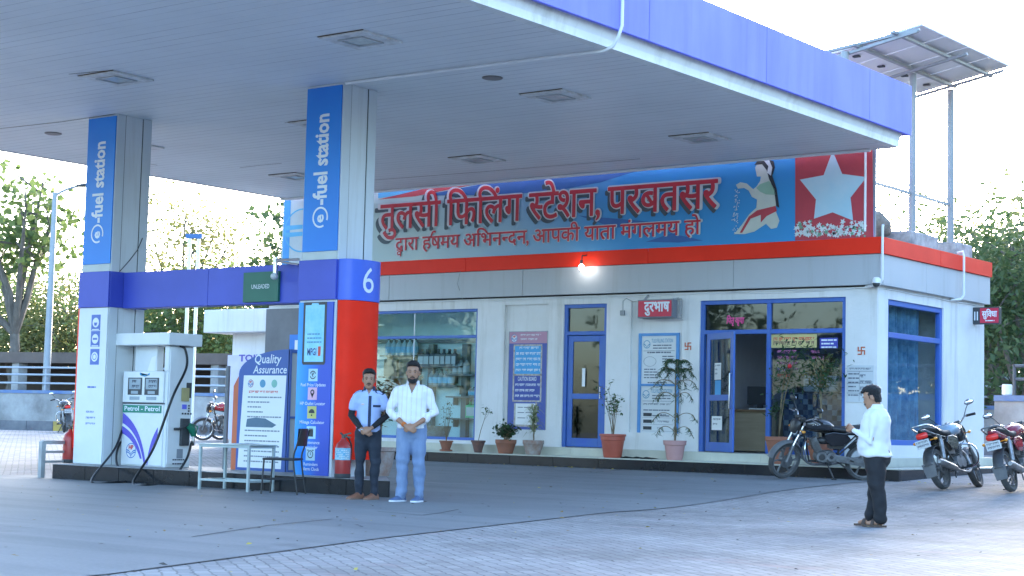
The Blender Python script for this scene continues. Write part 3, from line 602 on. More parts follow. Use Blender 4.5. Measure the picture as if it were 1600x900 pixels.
S('printed_sash', [(1184, 329), (1213, 322), (1215, 330), (1199, 338), (1190, 348), (1190, 336), (1174, 342), (1161, 364), (1157, 364), (1171, 339)], .028, BRD)
mb = MB()
for i in range(60):
    v = rd.uniform(297, 366); u = 1153-(v-297)*.06+rd.gauss(0, 2.5); p = bp(u, v); r_ = .012; mb.prism([(p[0]-r_, p[1]), (p[0], p[1]-r_), (p[0]+r_, p[1]), (p[0], p[1]+r_)], (0, YN-.046, 0), (1, 0, 0), (0, 0, 1), 0)
mb.build('printed_petals', inkmat('print_white', (.7, .75, .74)), bn)
# logo ring at the left end
p = bp(473, 360); mb = MB(); r_ = .52
for k in range(40):
    a0, a1 = 2*pi*k/40, 2*pi*(k+1)/40; mb.add([(p[0]+q*cos(a_), YN-.046, p[1]+q*sin(a_)*.9) for a_, q in ((a0, r_), (a1, r_), (a1, r_*.93), (a0, r_*.93))], [(0, 1, 2, 3)])
for z0 in (-.13, .02): mb.add([(p[0]-.48, YN-.046, p[1]+z0), (p[0]+.45, YN-.046, p[1]+z0+.02), (p[0]+.45, YN-.046, p[1]+z0+.1), (p[0]-.48, YN-.046, p[1]+z0+.1)], [(0, 1, 2, 3)])
mb.build('printed_logo', LBL, bn)
T1 = ['तुलसी', ' ', 'िफ', 'िल', ('sub', 'ं', 1, -.30, 0), 'ग', ' ', ('स', .62), 'टे', 'शन', ',', ' ', 'परबतसर']
T2 = ['द', ('sub', 'व', .55, -.42, -.30), 'ारा', ' ', 'हष', ('sub', 'े', 1, -.30, 0, -1), 'मय', ' ', 'अ', 'िभ', 'न', ('न', .62), 'दन', ',', ' ', 'आपकी', ' ', 'या', 'त', ('sub', '/', .4, -.42, .02, -1), 'ा', ' ', 'मंगलमय', ' ', 'हो']
def ban_text(tk, u0, v0, u1, v1, vb, d, m, name, fat, dx=0, dz=0):
    a_, b_ = at(u0, v0, Y=YN), at(u1, v1, Y=YN); zb = at(u0, vb, Y=YN).z; h = (a_.z-zb)
    O = V((a_.x+dx, YN-.02-d, zb+dz)); mb = MB(); mb.text(tk, O, (1, 0, 0), (0, 0, 1), w=b_.x-a_.x, h=h/.63, res=3, fat=fat, k=12 if fat > .03 else 8)
    return mb.build(name, m, bn)
OUT = inkmat('print_outline', (.62, .64, .66)); SHW = inkmat('print_drop', (.06, .09, .11)); TRD = inkmat('print_letter_red', (.58, .03, .05))
ban_text(T1, 593, 321, 1127, 279, 359, .034, SHW, 'letter_drop', .020, -.055, -.075)
ban_text(T1, 595, 321, 1127, 279, 359, .037, OUT, 'letter_outline', .034)
ban_text(T1, 598, 321, 1124, 279, 359, .040, TRD, 'lettering', .010)
ban_text(T2, 619, 373, 1099, 347, 392, .034, OUT, 'letter_outline', .018)
ban_text(T2, 621, 373, 1097, 347, 392, .037, TRD, 'lettering', .005)
mb = MB(); mb.tube([(-12.17, YN-.045, 5.78), (-12.17, YN-.045, 4.31)], .022); mb.tube([(-25.8, YN-.06, 5.72), (-20, YN-.06, 5.73), (-12.1, YN-.06, 5.74)], .025); mb.build('edge_pipe', PVC, bn, smooth=40)
# ================================================================== CANOPY
def soffit_mat():
    m = mat('soffit', (.80, .82, .83), .5, var=.10, scale=.5); n = m.node_tree; L = n.links.new; b = n.nodes['Principled BSDF']
    g = n.nodes.new('ShaderNodeNewGeometry'); wv = n.nodes.new('ShaderNodeTexWave'); wv.wave_type = 'BANDS'; wv.bands_direction = 'Y'; wv.wave_profile = 'SAW'; wv.inputs['Scale'].default_value = .314/.2*1; wv.inputs['Distortion'].default_value = 0; L(g.outputs['Position'], wv.inputs[0])
    r = n.nodes.new('ShaderNodeValToRGB'); e = r.color_ramp.elements; e[0].position = .0; e[0].color = (.30, .30, .32, 1); e[1].position = .10; e[1].color = (1, 1, 1, 1); L(wv.outputs[0], r.inputs[0])
    old = b.inputs['Base Color'].links[0].from_socket; x = n.nodes.new('ShaderNodeMix'); x.data_type = 'RGBA'; x.blend_type = 'MULTIPLY'; L_n = n.nodes.new('ShaderNodeTexNoise'); L_n.inputs['Scale'].default_value = 1.1; mp_ = n.nodes.new('ShaderNodeMapping'); mp_.inputs['Scale'].default_value = (.5, 5, 1); L(g.outputs['Position'], mp_.inputs[0]); L(mp_.outputs[0], L_n.inputs['Vector']); mr_ = n.nodes.new('ShaderNodeMapRange'); mr_.inputs[1].default_value = .35; mr_.inputs[2].default_value = .7; mr_.inputs[3].default_value = .25; mr_.inputs[4].default_value = 1; L(L_n.outputs[0], mr_.inputs[0]); L(mr_.outputs[0], x.inputs[0]); L(old, x.inputs[6]); L(r.outputs[0], x.inputs[7]); L(x.outputs[2], b.inputs['Base Color'])
    bp_ = n.nodes.new('ShaderNodeBump'); bp_.inputs['Strength'].default_value = .35; bp_.inputs['Distance'].default_value = .01; L(r.outputs[0], bp_.inputs['Height']); L(bp_.outputs[0], b.inputs['Normal']); return m
FAS = mat('fascia_blue', (.27, .28, .95), .65, spec=.12, var=.16, scale=1.6, stretch=(1, 1, .25), bump=.06, bscale=1.5); streak(FAS, .86)
BND = mat('band_blue', (.055, .085, .50), .42, var=.15, scale=.8)
CX0, CX1, CY0, CY1, ZS = -25.35, -11.45, 9.1, 25.32, 5.62
cn = thing('fuel_canopy', 'big flat fuel station canopy with lavender blue fascia and white slatted ceiling', 'canopy', (-18.4, 17.2, ZS))
SOFM = soffit_mat()
mb = MB(); mb.box(CX0, CX1-.02, CY0, CY1, ZS, ZS+.03); mb.build('ceiling', SOFM, cn)
mb = MB(); mb.box(CX0-.1, CX1+.1, CY0-.1, CY1+.05, 6.35, 6.42); mb.build('roof_sheet', mat('roof_sheet', (.35, .37, .38), .5, metal=.3), cn)
GUT = mat('gutter_white', (.80, .81, .80), .5, var=.12, scale=1.2); streak(GUT, .72, (1.5, 1.5, .6))
mb = MB()
for x, s in ((CX1, 1), (CX0, -1)):   # sloped white gutter under the fascia
    pr = [(x-.10*s, ZS-.02), (x, ZS-.005), (x+.01*s, ZS+.09), (x+.05*s, ZS+.2), (x+.05*s, ZS+.6), (x-.10*s, ZS+.6)]
    if s < 0: pr = pr[::-1]
    mb.prism(pr, (0, CY1, 0), (1, 0, 0), (0, 0, 1), 1)
    n = len(pr); mb.v = mb.v[:-n]+[(p[0], CY0, p[2]) for p in mb.v[-n:]]
mb.box(CX0+.1, CX1-.12, CY1, CY1+.04, ZS-.01, ZS+.22); mb.build('gutter', GUT, cn)
mb = MB(); ys = [CY0-.2, 11.2, 14.4, 17.57, 20.6, 23.9, CY1+.14]; xs = [CX0-.16, -22, -18.4, -14.8, CX1+.16]
for a, b in zip(ys, ys[1:]):
    mb.box(CX1+.1, CX1+.16, a+.006, b-.006, 5.81, 6.62); mb.box(CX0-.16, CX0-.1, a+.006, b-.006, 5.81, 6.62)
for a, b in zip(xs, xs[1:]): mb.box(a+.07, b-.07, CY0-.19, CY0-.13, 5.81, 6.62); mb.box(a+.07, b-.07, CY1+.08, CY1+.14, 5.81, 6.62)
mb.build('fascia', FAS, cn, bevel=.006)
mb = MB(); mb.tube([(-25.3, 25.2, ZS-.035), (-18, 25.22, ZS-.04), (-11.9, 25.22, ZS-.035)], .025, 8); mb.build('cable_pipe', PVC, cn, smooth=40)
mb = MB(); mb.tube([(-15.7, 16.80, ZS-.03), (-13.5, 16.85, ZS-.035), (-11.52, 16.9, ZS-.04), (-11.38, 16.9, ZS-.0), (-11.3, 16.9, ZS+.12), (-11.255, 16.9, ZS+.25), (-11.255, 16.9, 6.65)], .021, 8)
mb.build('cable_pipe', PVC, cn, smooth=40)
rst = mat('rust_gap', (.05, .04, .035), .9, c2=(.12, .07, .03), scale=6)
mb = MB()
for pts in ([(108, 116), (140, 113), (175, 110)], [(375, 262), (400, 259), (440, 255)], [(445, 192), (470, 189), (490, 187)], [(232, 256), (246, 258)], [(560, 283), (760, 268), (1000, 248)], [(0, 201), (100, 190), (180, 178)]  ):
    Q = [at(*p, Z=ZS-.003) for p in pts]; mb = MB()
    for a, b in zip(Q, Q[1:]):
        k = .016; n = (b-a).cross(V((0, 0, 1))).normalized()*k; mb.add([a-n*.4, b-n, b+n*.6, a+n], [(0, 1, 2, 3)])
    mb.build('open_seam', rst, cn)
LGL = mat('lamp_glass', (.55, .60, .60), .2, var=.2, scale=8); RIM = mat('lamp_rim', (.82, .84, .84), .5, c2=(.55, .53, .50), scale=5)
def ceil_light(x, y, lab):
    o = thing('ceiling_light', lab, 'light', (x, y, ZS), group='square recessed canopy lights')
    mb = MB(); s = .36
    for a, b, c, d in ((-s, s, -s, -s+.16), (-s, s, s-.16, s), (-s, -s+.16, -s+.16, s-.16), (s-.16, s, -s+.16, s-.16)): mb.box(a, b, c, d, -.03, -.002)
    mb.build('frame', RIM, o, world=False, bevel=.004); mb = MB(); mb.box(-.2, .2, -.2, .2, -.032, -.004); mb.build('glass', LGL, o, world=False)
    mb = MB()
    for a, b, c, d in ((-.2, .2, -.2, -.17), (-.2, .2, .17, .2), (-.2, -.17, -.17, .17), (.17, .2, -.17, .17)): mb.box(a, b, c, d, -.045, -.0305)
    mb.build('inner_rim', mat('rim_grey', (.48, .49, .50), .5), o, world=False)
    mb = MB(); mb.box(-s-.01, s+.01, -s-.014, -s-.001, -.012, -.002); mb.box(-s-.012, -s-.001, -s, s, -.01, -.002); mb.build('gap', rst, o, world=False)
names = {(0, 0): 'square canopy light nearest the front above the forecourt', (0, 1): 'square canopy light right of the number six pillar', (0, 2): 'square canopy light nearest the star on the banner', (1, 0): 'square canopy light in front of the left pillar', (1, 1): 'square canopy light half hidden behind the number six pillar', (1, 2): 'square canopy light above the first words of the banner', (2, 0): 'square canopy light far left over the lane', (2, 1): 'square canopy light behind the left pillar', (2, 2): 'square canopy light at the far corner above the logo ring'}
for i, x in enumerate((-13.78, -18.3, -22.72)):
    for j, y in enumerate((14.98, 19.05, 23.0)):
        if (i, j) != (2, 0): ceil_light(x, y, names[(i, j)])
for x, y, l in ((-13.8, 17.62, 'round brown ceiling cover near the gutter pipe'), (-22.92, 17.49, 'round brown ceiling cover left of the left pillar')):
    mb = MB(); mb.lathe([(.12, -.02), (.14, -.012), (.14, -.002)], (x, y, ZS), 20); tag(mb.build('ceiling_cover', mat('brown_cover', (.22, .2, .19), .5)), l, 'ceiling cover')

# ================================================================== ISLAND AND PILLARS
I0, I1 = at(81, 748), at(607, 778); ix = (I1-I0); ix.z = 0; IL = ix.length; ix.normalize(); iy = V((-ix.y, ix.x, 0)); IZ = .225
isl = thing('pump_island', 'long pump island with black tiled sides and pale top', 'island', (I0.x, I0.y, 0))
def ipt(a, b, z): p = I0+ix*a+iy*b; return V((p.x, p.y, z))
IC = IL-1.30
def ibox(mb, a0, a1, b0, b1, z0, z1): return mb.add([ipt(a, b, z) for z in (z0, z1) for b in (b0, b1) for a in (a0, a1)], [(0, 2, 3, 1), (4, 5, 7, 6), (0, 1, 5, 4), (2, 6, 7, 3), (0, 4, 6, 2), (1, 3, 7, 5)])
mb = MB(); k = 0; nT = 9
for i in range(nT):
    ibox(mb, IL*i/nT+.004, IL*(i+1)/nT-.004, 0, .02, -.05, .215)
    ibox(mb, IC*i/nT+.004, IC*(i+1)/nT-.004, 1.53, 1.55, -.05, .215)
for b in range(2): ibox(mb, 0, .02, .021+.755*b, .77+.755*b, -.05, .215)
mb.add([ipt(a, b, z) for z in (-.05, .215) for a, b in ((IL-.001, .022), (IC, 1.529), (IC-.03, 1.529), (IL-.03, .022))], [(3, 2, 1, 0), (4, 5, 6, 7), (0, 1, 5, 4), (1, 2, 6, 5), (2, 3, 7, 6), (3, 0, 4, 7)])
mb.build('tiled_side', BLK, isl, bevel=.004)
tz_ = lambda mb, P_, z0, z1: mb.add([ipt(a, b, z) for z in (z0, z1) for a, b in P_], [(3, 2, 1, 0), (4, 5, 6, 7), (0, 1, 5, 4), (1, 2, 6, 5), (2, 3, 7, 6), (3, 0, 4, 7)])
mb = MB(); tz_(mb, ((.021, .022), (IL-.04, .022), (IC-.04, 1.528), (.021, 1.528)), -.05, .21); mb.build('core', GRT, isl)
mb = MB(); tz_(mb, ((-.008, -.008), (IL+.014, -.008), (IC+.008, 1.558), (-.008, 1.558)), .2155, IZ); mb.build('top', mat('island_top', (.33, .33, .33), .6, c2=(.22, .22, .22), scale=2), isl, bevel=.004)
CLD = mat('pillar_cladding', (.66, .70, .72), .42, var=.05, scale=.6); streak(CLD, .84, (5, 5, .3)); STR = mat('pillar_trim', (.60, .65, .68), .4, var=.05)
EBL = mat('poster_blue', (.012, .24, .72), .38, c2=(.012, .19, .66), scale=.5); WIN = mat('white_ink', (.74, .78, .82), .5, var=.05); PWH = mat('poster_white', (.70, .74, .76), .45, var=.06)
seam = mat('dark_seam', (.02, .025, .03), .6)
def pillar(x0, label, y0=16.85, wdt=.665, dep=.68):
    x1 = x0+wdt; y1 = y0+dep
    p = thing('canopy_pillar', label, 'pillar', ((x0+x1)/2, (y0+y1)/2, IZ), group='square canopy pillars')
    mb = MB(); mb.box(x0, x1, y0, y1, IZ+.001, ZS-.002); mb.build('shaft', CLD, p)
    mb = MB()
    for s, x in ((1, x1), (-1, x0)):
        for a, b in ((y0-.004, y0+.16), (y1-.16, y1+.004)): mb.box(*sorted((x+.002*s, x+.014*s)), a, b, IZ+.002, ZS-.003)
    mb.build('corner_trim', STR, p, bevel=.003)
    mb = MB()
    for s, x in ((1, x1), (-1, x0)):
        for a in (y0+.163, y1-.175): mb.box(*sorted((x+.001*s, x+.003*s)), a, a+.012, IZ+.003, ZS-.004)
    mb.build('seam', seam, p)
    yp = y0-.02; zb, zt = 3.30, ZS-.03
    pb = MB(); pb.box(x0+.005, x1-.005, yp, y0-.002, zb, zt); ps = pb.build('ad_panel', EBL, p, bevel=.003)
    # upright lettering, read from the bottom
    mb = MB(); xc = (x0+x1)/2; zl = zb+.34; L_ = zt-zb-.34-.38
    r_ = .125; cx, cz = xc, zl+.13
    for k in range(26):
        a0, a1 = RAD(-20+k*12.3), RAD(-20+(k+1)*12.3)
        mb.add([(cx+q*cos(a_), yp-.003, cz+q*sin(a_)) for a_, q in ((a0, r_+.022), (a1, r_+.022), (a1, r_-.005), (a0, r_-.005))], [(0, 1, 2, 3)])
    mb.text('e', (cx+.06, yp-.003, cz-.075), (0, 0, 1), (-1, 0, 0), size=.24, bold=.03)
    mb.text('-fuel station', (xc+.10, yp-.003, zl+.30), (0, 0, 1), (-1, 0, 0), w=L_-.30, h=.36, bold=.03)
    mb.build('lettering', WIN, ps)
    mb = MB(); mb.box(x0+.01, x1-.01, y0-.012, y0-.0025, 3.185, 3.296); mb.build('cream_strip', mat('cream_strip', (.55, .60, .58), .5), p)
    return p, x0, x1, y0, y1
def bulge(mb, x, s, y0, y1, z0, z1, d=.24):
    n = 14; pts = [(x+.016*s+s*d*sin(pi*i/n)**.6, (y0+y1)/2-(y1-y0)/2*cos(pi*i/n)) for i in range(n+1)]
    mb.add([(a, b, z) for z in (z0, z1) for a, b in pts], [(i, i+1, n+2+i, n+1+i) for i in range(n)]+[tuple(range(n+1)), tuple(range(n+1, 2*n+2))])
    return pts
RDW = mat('red_wrap', (.93, .028, .008), .45, var=.1, spec=.15)
pA, ax0, ax1, ay0, ay1 = pillar(-21.19, 'left canopy pillar with blue vertical lettering panel and white sticker board')
pB, bx0, bx1, by0, by1 = pillar(-16.46, 'right canopy pillar with red side, number 6 and blue app poster')
for p, x0, x1, y0, y1, s in ((pA, ax0, ax1, ay0, ay1, -1), (pB, bx0, bx1, by0, by1, 1)):
    mb = MB(); mb.box(x0-.02, x1+.02, y0-.045, y0-.0125, 2.63, 3.18); mb.box(x0-.02, x0-.0015, y0-.012, y1+.03, 2.63, 3.18); mb.box(x1+.015, x1+.03, y0-.012, y1+.03, 2.63, 3.18)
    mb.build('blue_band', BND, p, bevel=.004)
    xs_ = x1+.016 if s > 0 else x0-.006
    mb = MB(); bulge(mb, xs_, s, y0-.005, y1+.04, 2.625, 3.185, .24 if s > 0 else .13); nb = mb.build('number_band' if s > 0 else 'side_band', mat('number_blue', (.05, .13, .66), .35, var=.08), p, smooth=50)
    mb = MB(); bulge(mb, xs_-.003, s, y0-.0, y1+.035, IZ+.24, 2.62, .23 if s > 0 else .12); mb.build('red_wrap', RDW, p, smooth=50)
    mb = MB(); mb.box(x0-.004, x1+.0, y0-.024, y0-.0026, IZ+.01, 2.62)
    if s < 0: lowA = mb.build('sticker_board', PWH, p, bevel=.003)
    else: lowB = None
# number 6 on the rounded band
mb = MB(); vs_, fs = glyphs('6', .0, 4); xs = [q[0] for q in vs_]; cx = (min(xs)+max(xs))/2; n0 = .64
yc = (by0+by1)/2+.02; T = []
for a, b in vs_:
    y = yc-.02+(a-cx)*.50; q = (y-yc)/((by1-by0+.045)/2); q = max(-1, min(1, q)); d = .24*(max(0, 1-q*q)**.5)**.6
    T.append((bx1+.016+.016+d+.004, y, 2.74+b*.50))
mb.add(T, fs); mb.build('numeral', WIN, nb)
# white board with stickers
yb_ = ay0-.024; stk = mat('sticker_blue', (.10, .17, .50), .5); mb = MB(); mw = MB()
for i, (u, v) in enumerate(((150, 504), (149, 529.5), (148, 557.5))):
    c = at(u, v, Y=yb_); h = .105; mb.box(c.x-h, c.x+h, yb_-.003, yb_-.0005, c.z-h*1.15, c.z+h*1.15)
    mw.prism([(c.x+.075*cos(k*pi/8), c.z+.075*sin(k*pi/8)) for k in range(16)], (0, yb_-.0045, 0), (1, 0, 0), (0, 0, 1), .001)
    if i < 2: mw.add([(c.x-.08, yb_-.0045, c.z-.115), (c.x+.08, yb_-.0045, c.z-.115), (c.x+.08, yb_-.0045, c.z-.10), (c.x-.08, yb_-.0045, c.z-.10)], [(0, 1, 2, 3)])
mb.build('sticker', stk, lowA); mw.build('sticker_face', WIN, lowA)
mb = MB()
for i, (u, v) in enumerate(((150, 504), (149, 529.5), (148, 557.5))):
    c = at(u, v, Y=yb_); k = .04
    if i == 0: mb.prism([(c.x-k, c.z), (c.x+k, c.z), (c.x+k*.6, c.z-k*1.2), (c.x-k*.6, c.z-k*1.2)], (0, yb_-.007, 0), (1, 0, 0), (0, 0, 1), .001)
    elif i == 1: mb.add([(c.x-k*1.3, yb_-.007, c.z-.015), (c.x+k*1.3, yb_-.007, c.z-.015), (c.x+k*1.3, yb_-.007, c.z+.015), (c.x-k*1.3, yb_-.007, c.z+.015)], [(0, 1, 2, 3)])
    else:
        for q in range(12):
            a0, a1 = q*pi/6, (q+1)*pi/6; mb.add([(c.x+r_*cos(a_), yb_-.007, c.z+r_*sin(a_)) for a_, r_ in ((a0, .05), (a1, .05), (a1, .038), (a0, .038))], [(0, 1, 2, 3)])
c = at(140, 606, Y=yb_); mb.dashes((c.x-.05, yb_-.003, c.z), (1, 0, 0), (0, 0, 1), .2, 1, .1, .025, 3); c = at(138, 645, Y=yb_); mb.dashes((c.x-.05, yb_-.003, c.z), (1, 0, 0), (0, 0, 1), .22, 3, .09, .03, 6); mb.build('sticker_print', stk, lowA)
# app poster
ypo = by0-.026
def poster_mat():
    m = bpy.data.materials.new('app_poster'); m.use_nodes = True; n = m.node_tree; L = n.links.new; g = n.nodes.new('ShaderNodeNewGeometry'); sp = n.nodes.new('ShaderNodeSeparateXYZ'); L(g.outputs['Position'], sp.inputs[0])
    mr = n.nodes.new('ShaderNodeMapRange'); mr.inputs[1].default_value = bx0; mr.inputs[2].default_value = bx1; L(sp.outputs[0], mr.inputs[0]); t = n.nodes.new('ShaderNodeTexNoise'); t.inputs['Scale'].default_value = 1.6; t.inputs['Detail'].default_value = 3; L(g.outputs['Position'], t.inputs['Vector'])
    ad = n.nodes.new('ShaderNodeMath'); ad.operation = 'MULTIPLY_ADD'; ad.inputs[1].default_value = .7; L(t.outputs[0], ad.inputs[0]); L(mr.outputs[0], ad.inputs[2]); r = n.nodes.new('ShaderNodeValToRGB'); e = r.color_ramp.elements; e[0].position = .2; e[0].color = (.06, .40, .78, 1); e[1].position = 1; e[1].color = (.03, .08, .48, 1); k = e.new(.6); k.color = (.01, .22, .70, 1); L(ad.outputs[0], r.inputs[0])
    L(r.outputs[0], n.nodes['Principled BSDF'].inputs['Base Color']); n.nodes['Principled BSDF'].inputs['Roughness'].default_value = .35; return m
mb = MB(); mb.box(bx0-.01, bx1-.03, ypo, by0-.0027, IZ+.01, 2.60); po = mb.build('app_poster', poster_mat(), pB)
mb = MB(); pc = (bx0+bx1)/2-.03
mb.mat(0); mb.prism([(pc-.2, 1.74), (pc+.2, 1.74), (pc+.22, 1.77), (pc+.22, 2.60), (pc-.22, 2.60), (pc-.22, 1.77)], (0, ypo-.001, 0), (1, 0, 0), (0, 0, 1), .0012)
mb.mat(1); mb.prism([(pc-.18, 1.78), (pc+.18, 1.78), (pc+.18, 2.56), (pc+.07, 2.56), (pc+.06, 2.585), (pc-.06, 2.585), (pc-.07, 2.56), (pc-.18, 2.56)], (0, ypo-.003, 0), (1, 0, 0), (0, 0, 1), .001)
mb.mat(2); mb.dashes((pc-.13, ypo-.005, 2.15), (1, 0, 0), (0, 0, 1), .27, 3, .055, .02, 2, lo=.02, hi=.06)
mb.mat(3); mb.text('MPGI', (pc-.12, ypo-.005, 1.87), (1, 0, 0), (0, 0, 1), w=.17, h=.14, bold=.02); mb.mat(4); mb.prism([(pc+.08, 1.86), (pc+.13, 1.86), (pc+.13, 1.99), (pc+.08, 1.99)], (0, ypo-.004, 0), (1, 0, 0), (0, 0, 1), .001)
mb.build('phone_picture', [DRK, inkmat('screen_print', (.35, .68, .80), c2=(.20, .55, .78), scale=6), inkmat('print_teal', (.10, .30, .45)), inkmat('print_navy', (.04, .06, .2)), inkmat('print_red2', (.65, .08, .05))], po)
ICO = [('Fuel Price Updates', 1.60, (.45, .66, .75)), ('HP Outlet Locator', 1.345, (.72, .42, .55)), ('Mileage Calculator', 1.09, (.55, .52, .16)), ('Maintenance|Reminder', .815, (.45, .68, .78)), ('Reminders|Alarm Clock', .52, (.45, .62, .70))]
mt = MB()
for i, (tx, z, c) in enumerate(ICO):
    xq = pc-.0; h = .085; mb = MB(); mb.box(xq-h, xq+h, ypo-.002, ypo-.0003, z-h, z+h); ic = mb.build('app_icon', inkmat('icon%d' % i, c), po)
    mk = MB(); y = ypo-.004
    def ring(r0, r1, cx=xq, cz=z, a=0, b=360):
        for q in range(16):
            a0, a1 = RAD(a+(b-a)*q/16), RAD(a+(b-a)*(q+1)/16); mk.add([(cx+r_*cos(t_), y, cz+r_*sin(t_)) for t_, r_ in ((a0, r1), (a1, r1), (a1, r0), (a0, r0))], [(0, 1, 2, 3)])
    if i == 0: ring(.045, .058, a=20, b=160); ring(.045, .058, a=200, b=340); mk.text('₹', (xq-.022, y, z-.026), (1, 0, 0), (0, 0, 1), size=.08, bold=.02)
    elif i == 1: ring(.018, .038, cz=z+.02); mk.prism([(xq-.03, z), (xq, z-.062), (xq+.03, z)], (0, y, 0), (1, 0, 0), (0, 0, 1), 0); 
    elif i == 2: ring(.0, .055, cz=z-.01, a=0, b=180); mk.prism([(xq-.012, z-.012), (xq+.012, z-.012), (xq+.03, z+.03)], (0, y-.001, 0), (1, 0, 0), (0, 0, 1), 0); mk.box(xq-.012, xq+.012, y-.0005, y, z-.05, z-.028)
    elif i == 3:
        mk.box(xq-.04, xq+.04, y-.0005, y, z-.055, z+.045)
        for k in range(4): mk.box(xq-.032+.02*k, xq-.024+.02*k, y-.0005, y, z+.045, z+.065)
    else: ring(.042, .054); mk.bar((xq, y, z), (xq, y, z+.03), .008, .002); mk.bar((xq, y, z), (xq+.02, y, z-.012), .008, .002); mk.obox((xq-.045, y, z+.055), (.03, .001, .012)); mk.obox((xq+.045, y, z+.055), (.03, .001, .012))
    mk.build('icon_mark', inkmat('print_black', (.03, .035, .04)), po)
    for k, s_ in enumerate(tx.split('|')): mt.text(s_, (xq+.01, ypo-.003, z-.155-.065*k), (1, 0, 0), (0, 0, 1), size=.062, align='c', bold=.008)
mt.build('poster_lettering', WIN, po)
# blue beam between the pillars
bmn = thing('sign_beam', 'blue horizontal sign beam joining the two pillars', 'beam', (-18.5, 17.2, 2.62))
mb = MB()
for a, b in ((ax1+.035, -18.6), (-18.594, bx0-.025)): mb.box(a, b, 17.08, 17.34, 2.625, 3.175)
mb.build('fascia_panel', BND, bmn, bevel=.005)
us = thing('grade_sign', 'small green sign reading UNLEADED hung on the blue beam', 'sign', (-17.45, 17.06, 2.87))
mb = MB(); mb.box(-17.81, -17.10, 17.035, 17.076, 2.65, 3.08); gp = mb.build('sign_plate', mat('sign_green', (.015, .13, .085), .45, var=.08), us, bevel=.004)
mb = MB(); mb.text('UNLEADED', (-17.455, 17.032, 2.84), (1, 0, 0), (0, 0, 1), w=.36, align='c', h=.088, bold=.004); mb.build('lettering', WIN, gp)
br = thing('nozzle_lamp_bracket', 'grey metal bracket arm with a small lamp over the green sign', 'bracket', (-16.8, 16.95, 3.1))
mb = MB(); mb.tube([(-16.5, 16.82, 3.2), (-17.02, 16.9, 3.22)], .018); mb.tube([(-16.5, 16.82, 3.13), (-17.02, 16.9, 3.2)], .014); mb.build('arm', CHR, br, smooth=40)
mb = MB(); mb.tube([(-17.05, 16.92, 3.26), (-17.05, 16.92, 2.98)], .035, 12); mb.build('lamp_tube', CHR, br, smooth=40); mb = MB(); mb.ell((-17.05, 16.9, 2.99), (.055, .055, .05)); mb.build('lamp_head', mat('lamp_plastic', (.5, .52, .53), .4), br, smooth=60)
# dangling wire on left pillar
mb = MB(); mb.tube([(ax1+.02, ay1-.1, 3.75), (ax1+.03, ay1-.2, 3.55), (ax1+.03, ay1-.36, 3.36), (ax1+.03, ay0+.15, 3.19)], .007, 6); mb.build('loose_cable', DRK, pA)

# ================================================================== DISPENSER
DW = mat('pump_white', (.72, .75, .76), .35, var=.08, scale=3); DPU = mat('pump_purple', (.10, .075, .50), .4, c2=(.12, .10, .52), scale=30); DGR = mat('pump_green', (.015, .24, .16), .4); RUB = mat('rubber', (.012, .012, .013), .45); SCN = mat('lcd', (.30, .37, .42), .25, var=.05)
dx0, dx1, dy0, dy1 = -20.42, -19.42, 17.10, 17.60
dp = thing('fuel_dispenser', 'white petrol dispenser with purple leaf stripes, displays and black hoses', 'fuel pump', ((dx0+dx1)/2, 17.35, IZ))
mb = MB(); mb.box(dx0, dx1, dy0+.012, dy1, IZ, 1.66); mb.box(dx0+.06, dx0+.56, dy0+.16, dy0+.30, 1.661, 2.05); mb.box(dx1-.10, dx1, dy0+.014, dy1, 1.661, 2.05)
mb.build('cabinet', DW, dp, bevel=.012)
mb = MB(); mb.box(dx0-.10, dx1+.12, dy0-.10, dy1+.06, 2.051, 2.235); mb.build('top_beam', DW, dp, bevel=.01)
mb = MB(); mb.box(dx0+.02, dx1-.06, dy0-.004, dy0+.011, IZ+.02, 1.16); mb.build('lower_door', DW, dp, bevel=.006)
mb = MB(); mb.box(dx0+.02, dx1-.06, dy0-.02, dy0+.011, 1.185, 1.655); hd = mb.build('display_head', DW, dp, bevel=.01)
for k, xx in enumerate((dx0+.14, dx0+.52)):
    mb = MB(); mb.box(xx, xx+.32, dy0-.026, dy0-.0205, 1.30, 1.56); sc = mb.build('display', DRK, hd, bevel=.008)
mb = MB(); mt = MB()
for k, xx in enumerate((dx0+.14, dx0+.52)):
    mb.box(xx+.03, xx+.29, dy0-.029, dy0-.0265, 1.385, 1.545); mb.box(xx+.08, xx+.24, dy0-.029, dy0-.0265, 1.315, 1.36)
    mt.dashes((xx+.10, dy0-.031, 1.48), (1, 0, 0), (0, 0, 1), .17, 2, .075, .045, 70+k, lo=.025, hi=.04)
    mb.box(xx+.05, xx+.27, dy0-.026, dy0-.0205, 1.225, 1.275)
mb.build('display_glass', SCN, hd); mt.build('display_digits', MATS['ink'], hd)
mb = MB(); mb.box(dx0+.02, dx1-.05, dy0-.012, dy0+.011, 1.164, 1.182); mb.build('trim_line', DRK, dp)
mb = MB(); mb.box(dx0+.03, dx1-.10, dy0-.012, dy0-.005, 1.03, 1.145); gl = mb.build('grade_strip', DGR, dp); mb = MB(); mb.text('Petrol - Petrol', ((dx0+dx1)/2-.03, dy0-.014, 1.06), (1, 0, 0), (0, 0, 1), w=.80, h=.10, align='c', bold=.02); mb.build('lettering', WIN, gl)
def stripe(mb, f0, f1, y, n=18):
    A = [f0(i/n) for i in range(n+1)]; B = [f1(i/n) for i in range(n+1)]
    for i in range(n): mb.add([(A[i][0], y, A[i][1]), (A[i+1][0], y, A[i+1][1]), (B[i+1][0], y, B[i+1][1]), (B[i][0], y, B[i][1])], [(0, 1, 2, 3)])
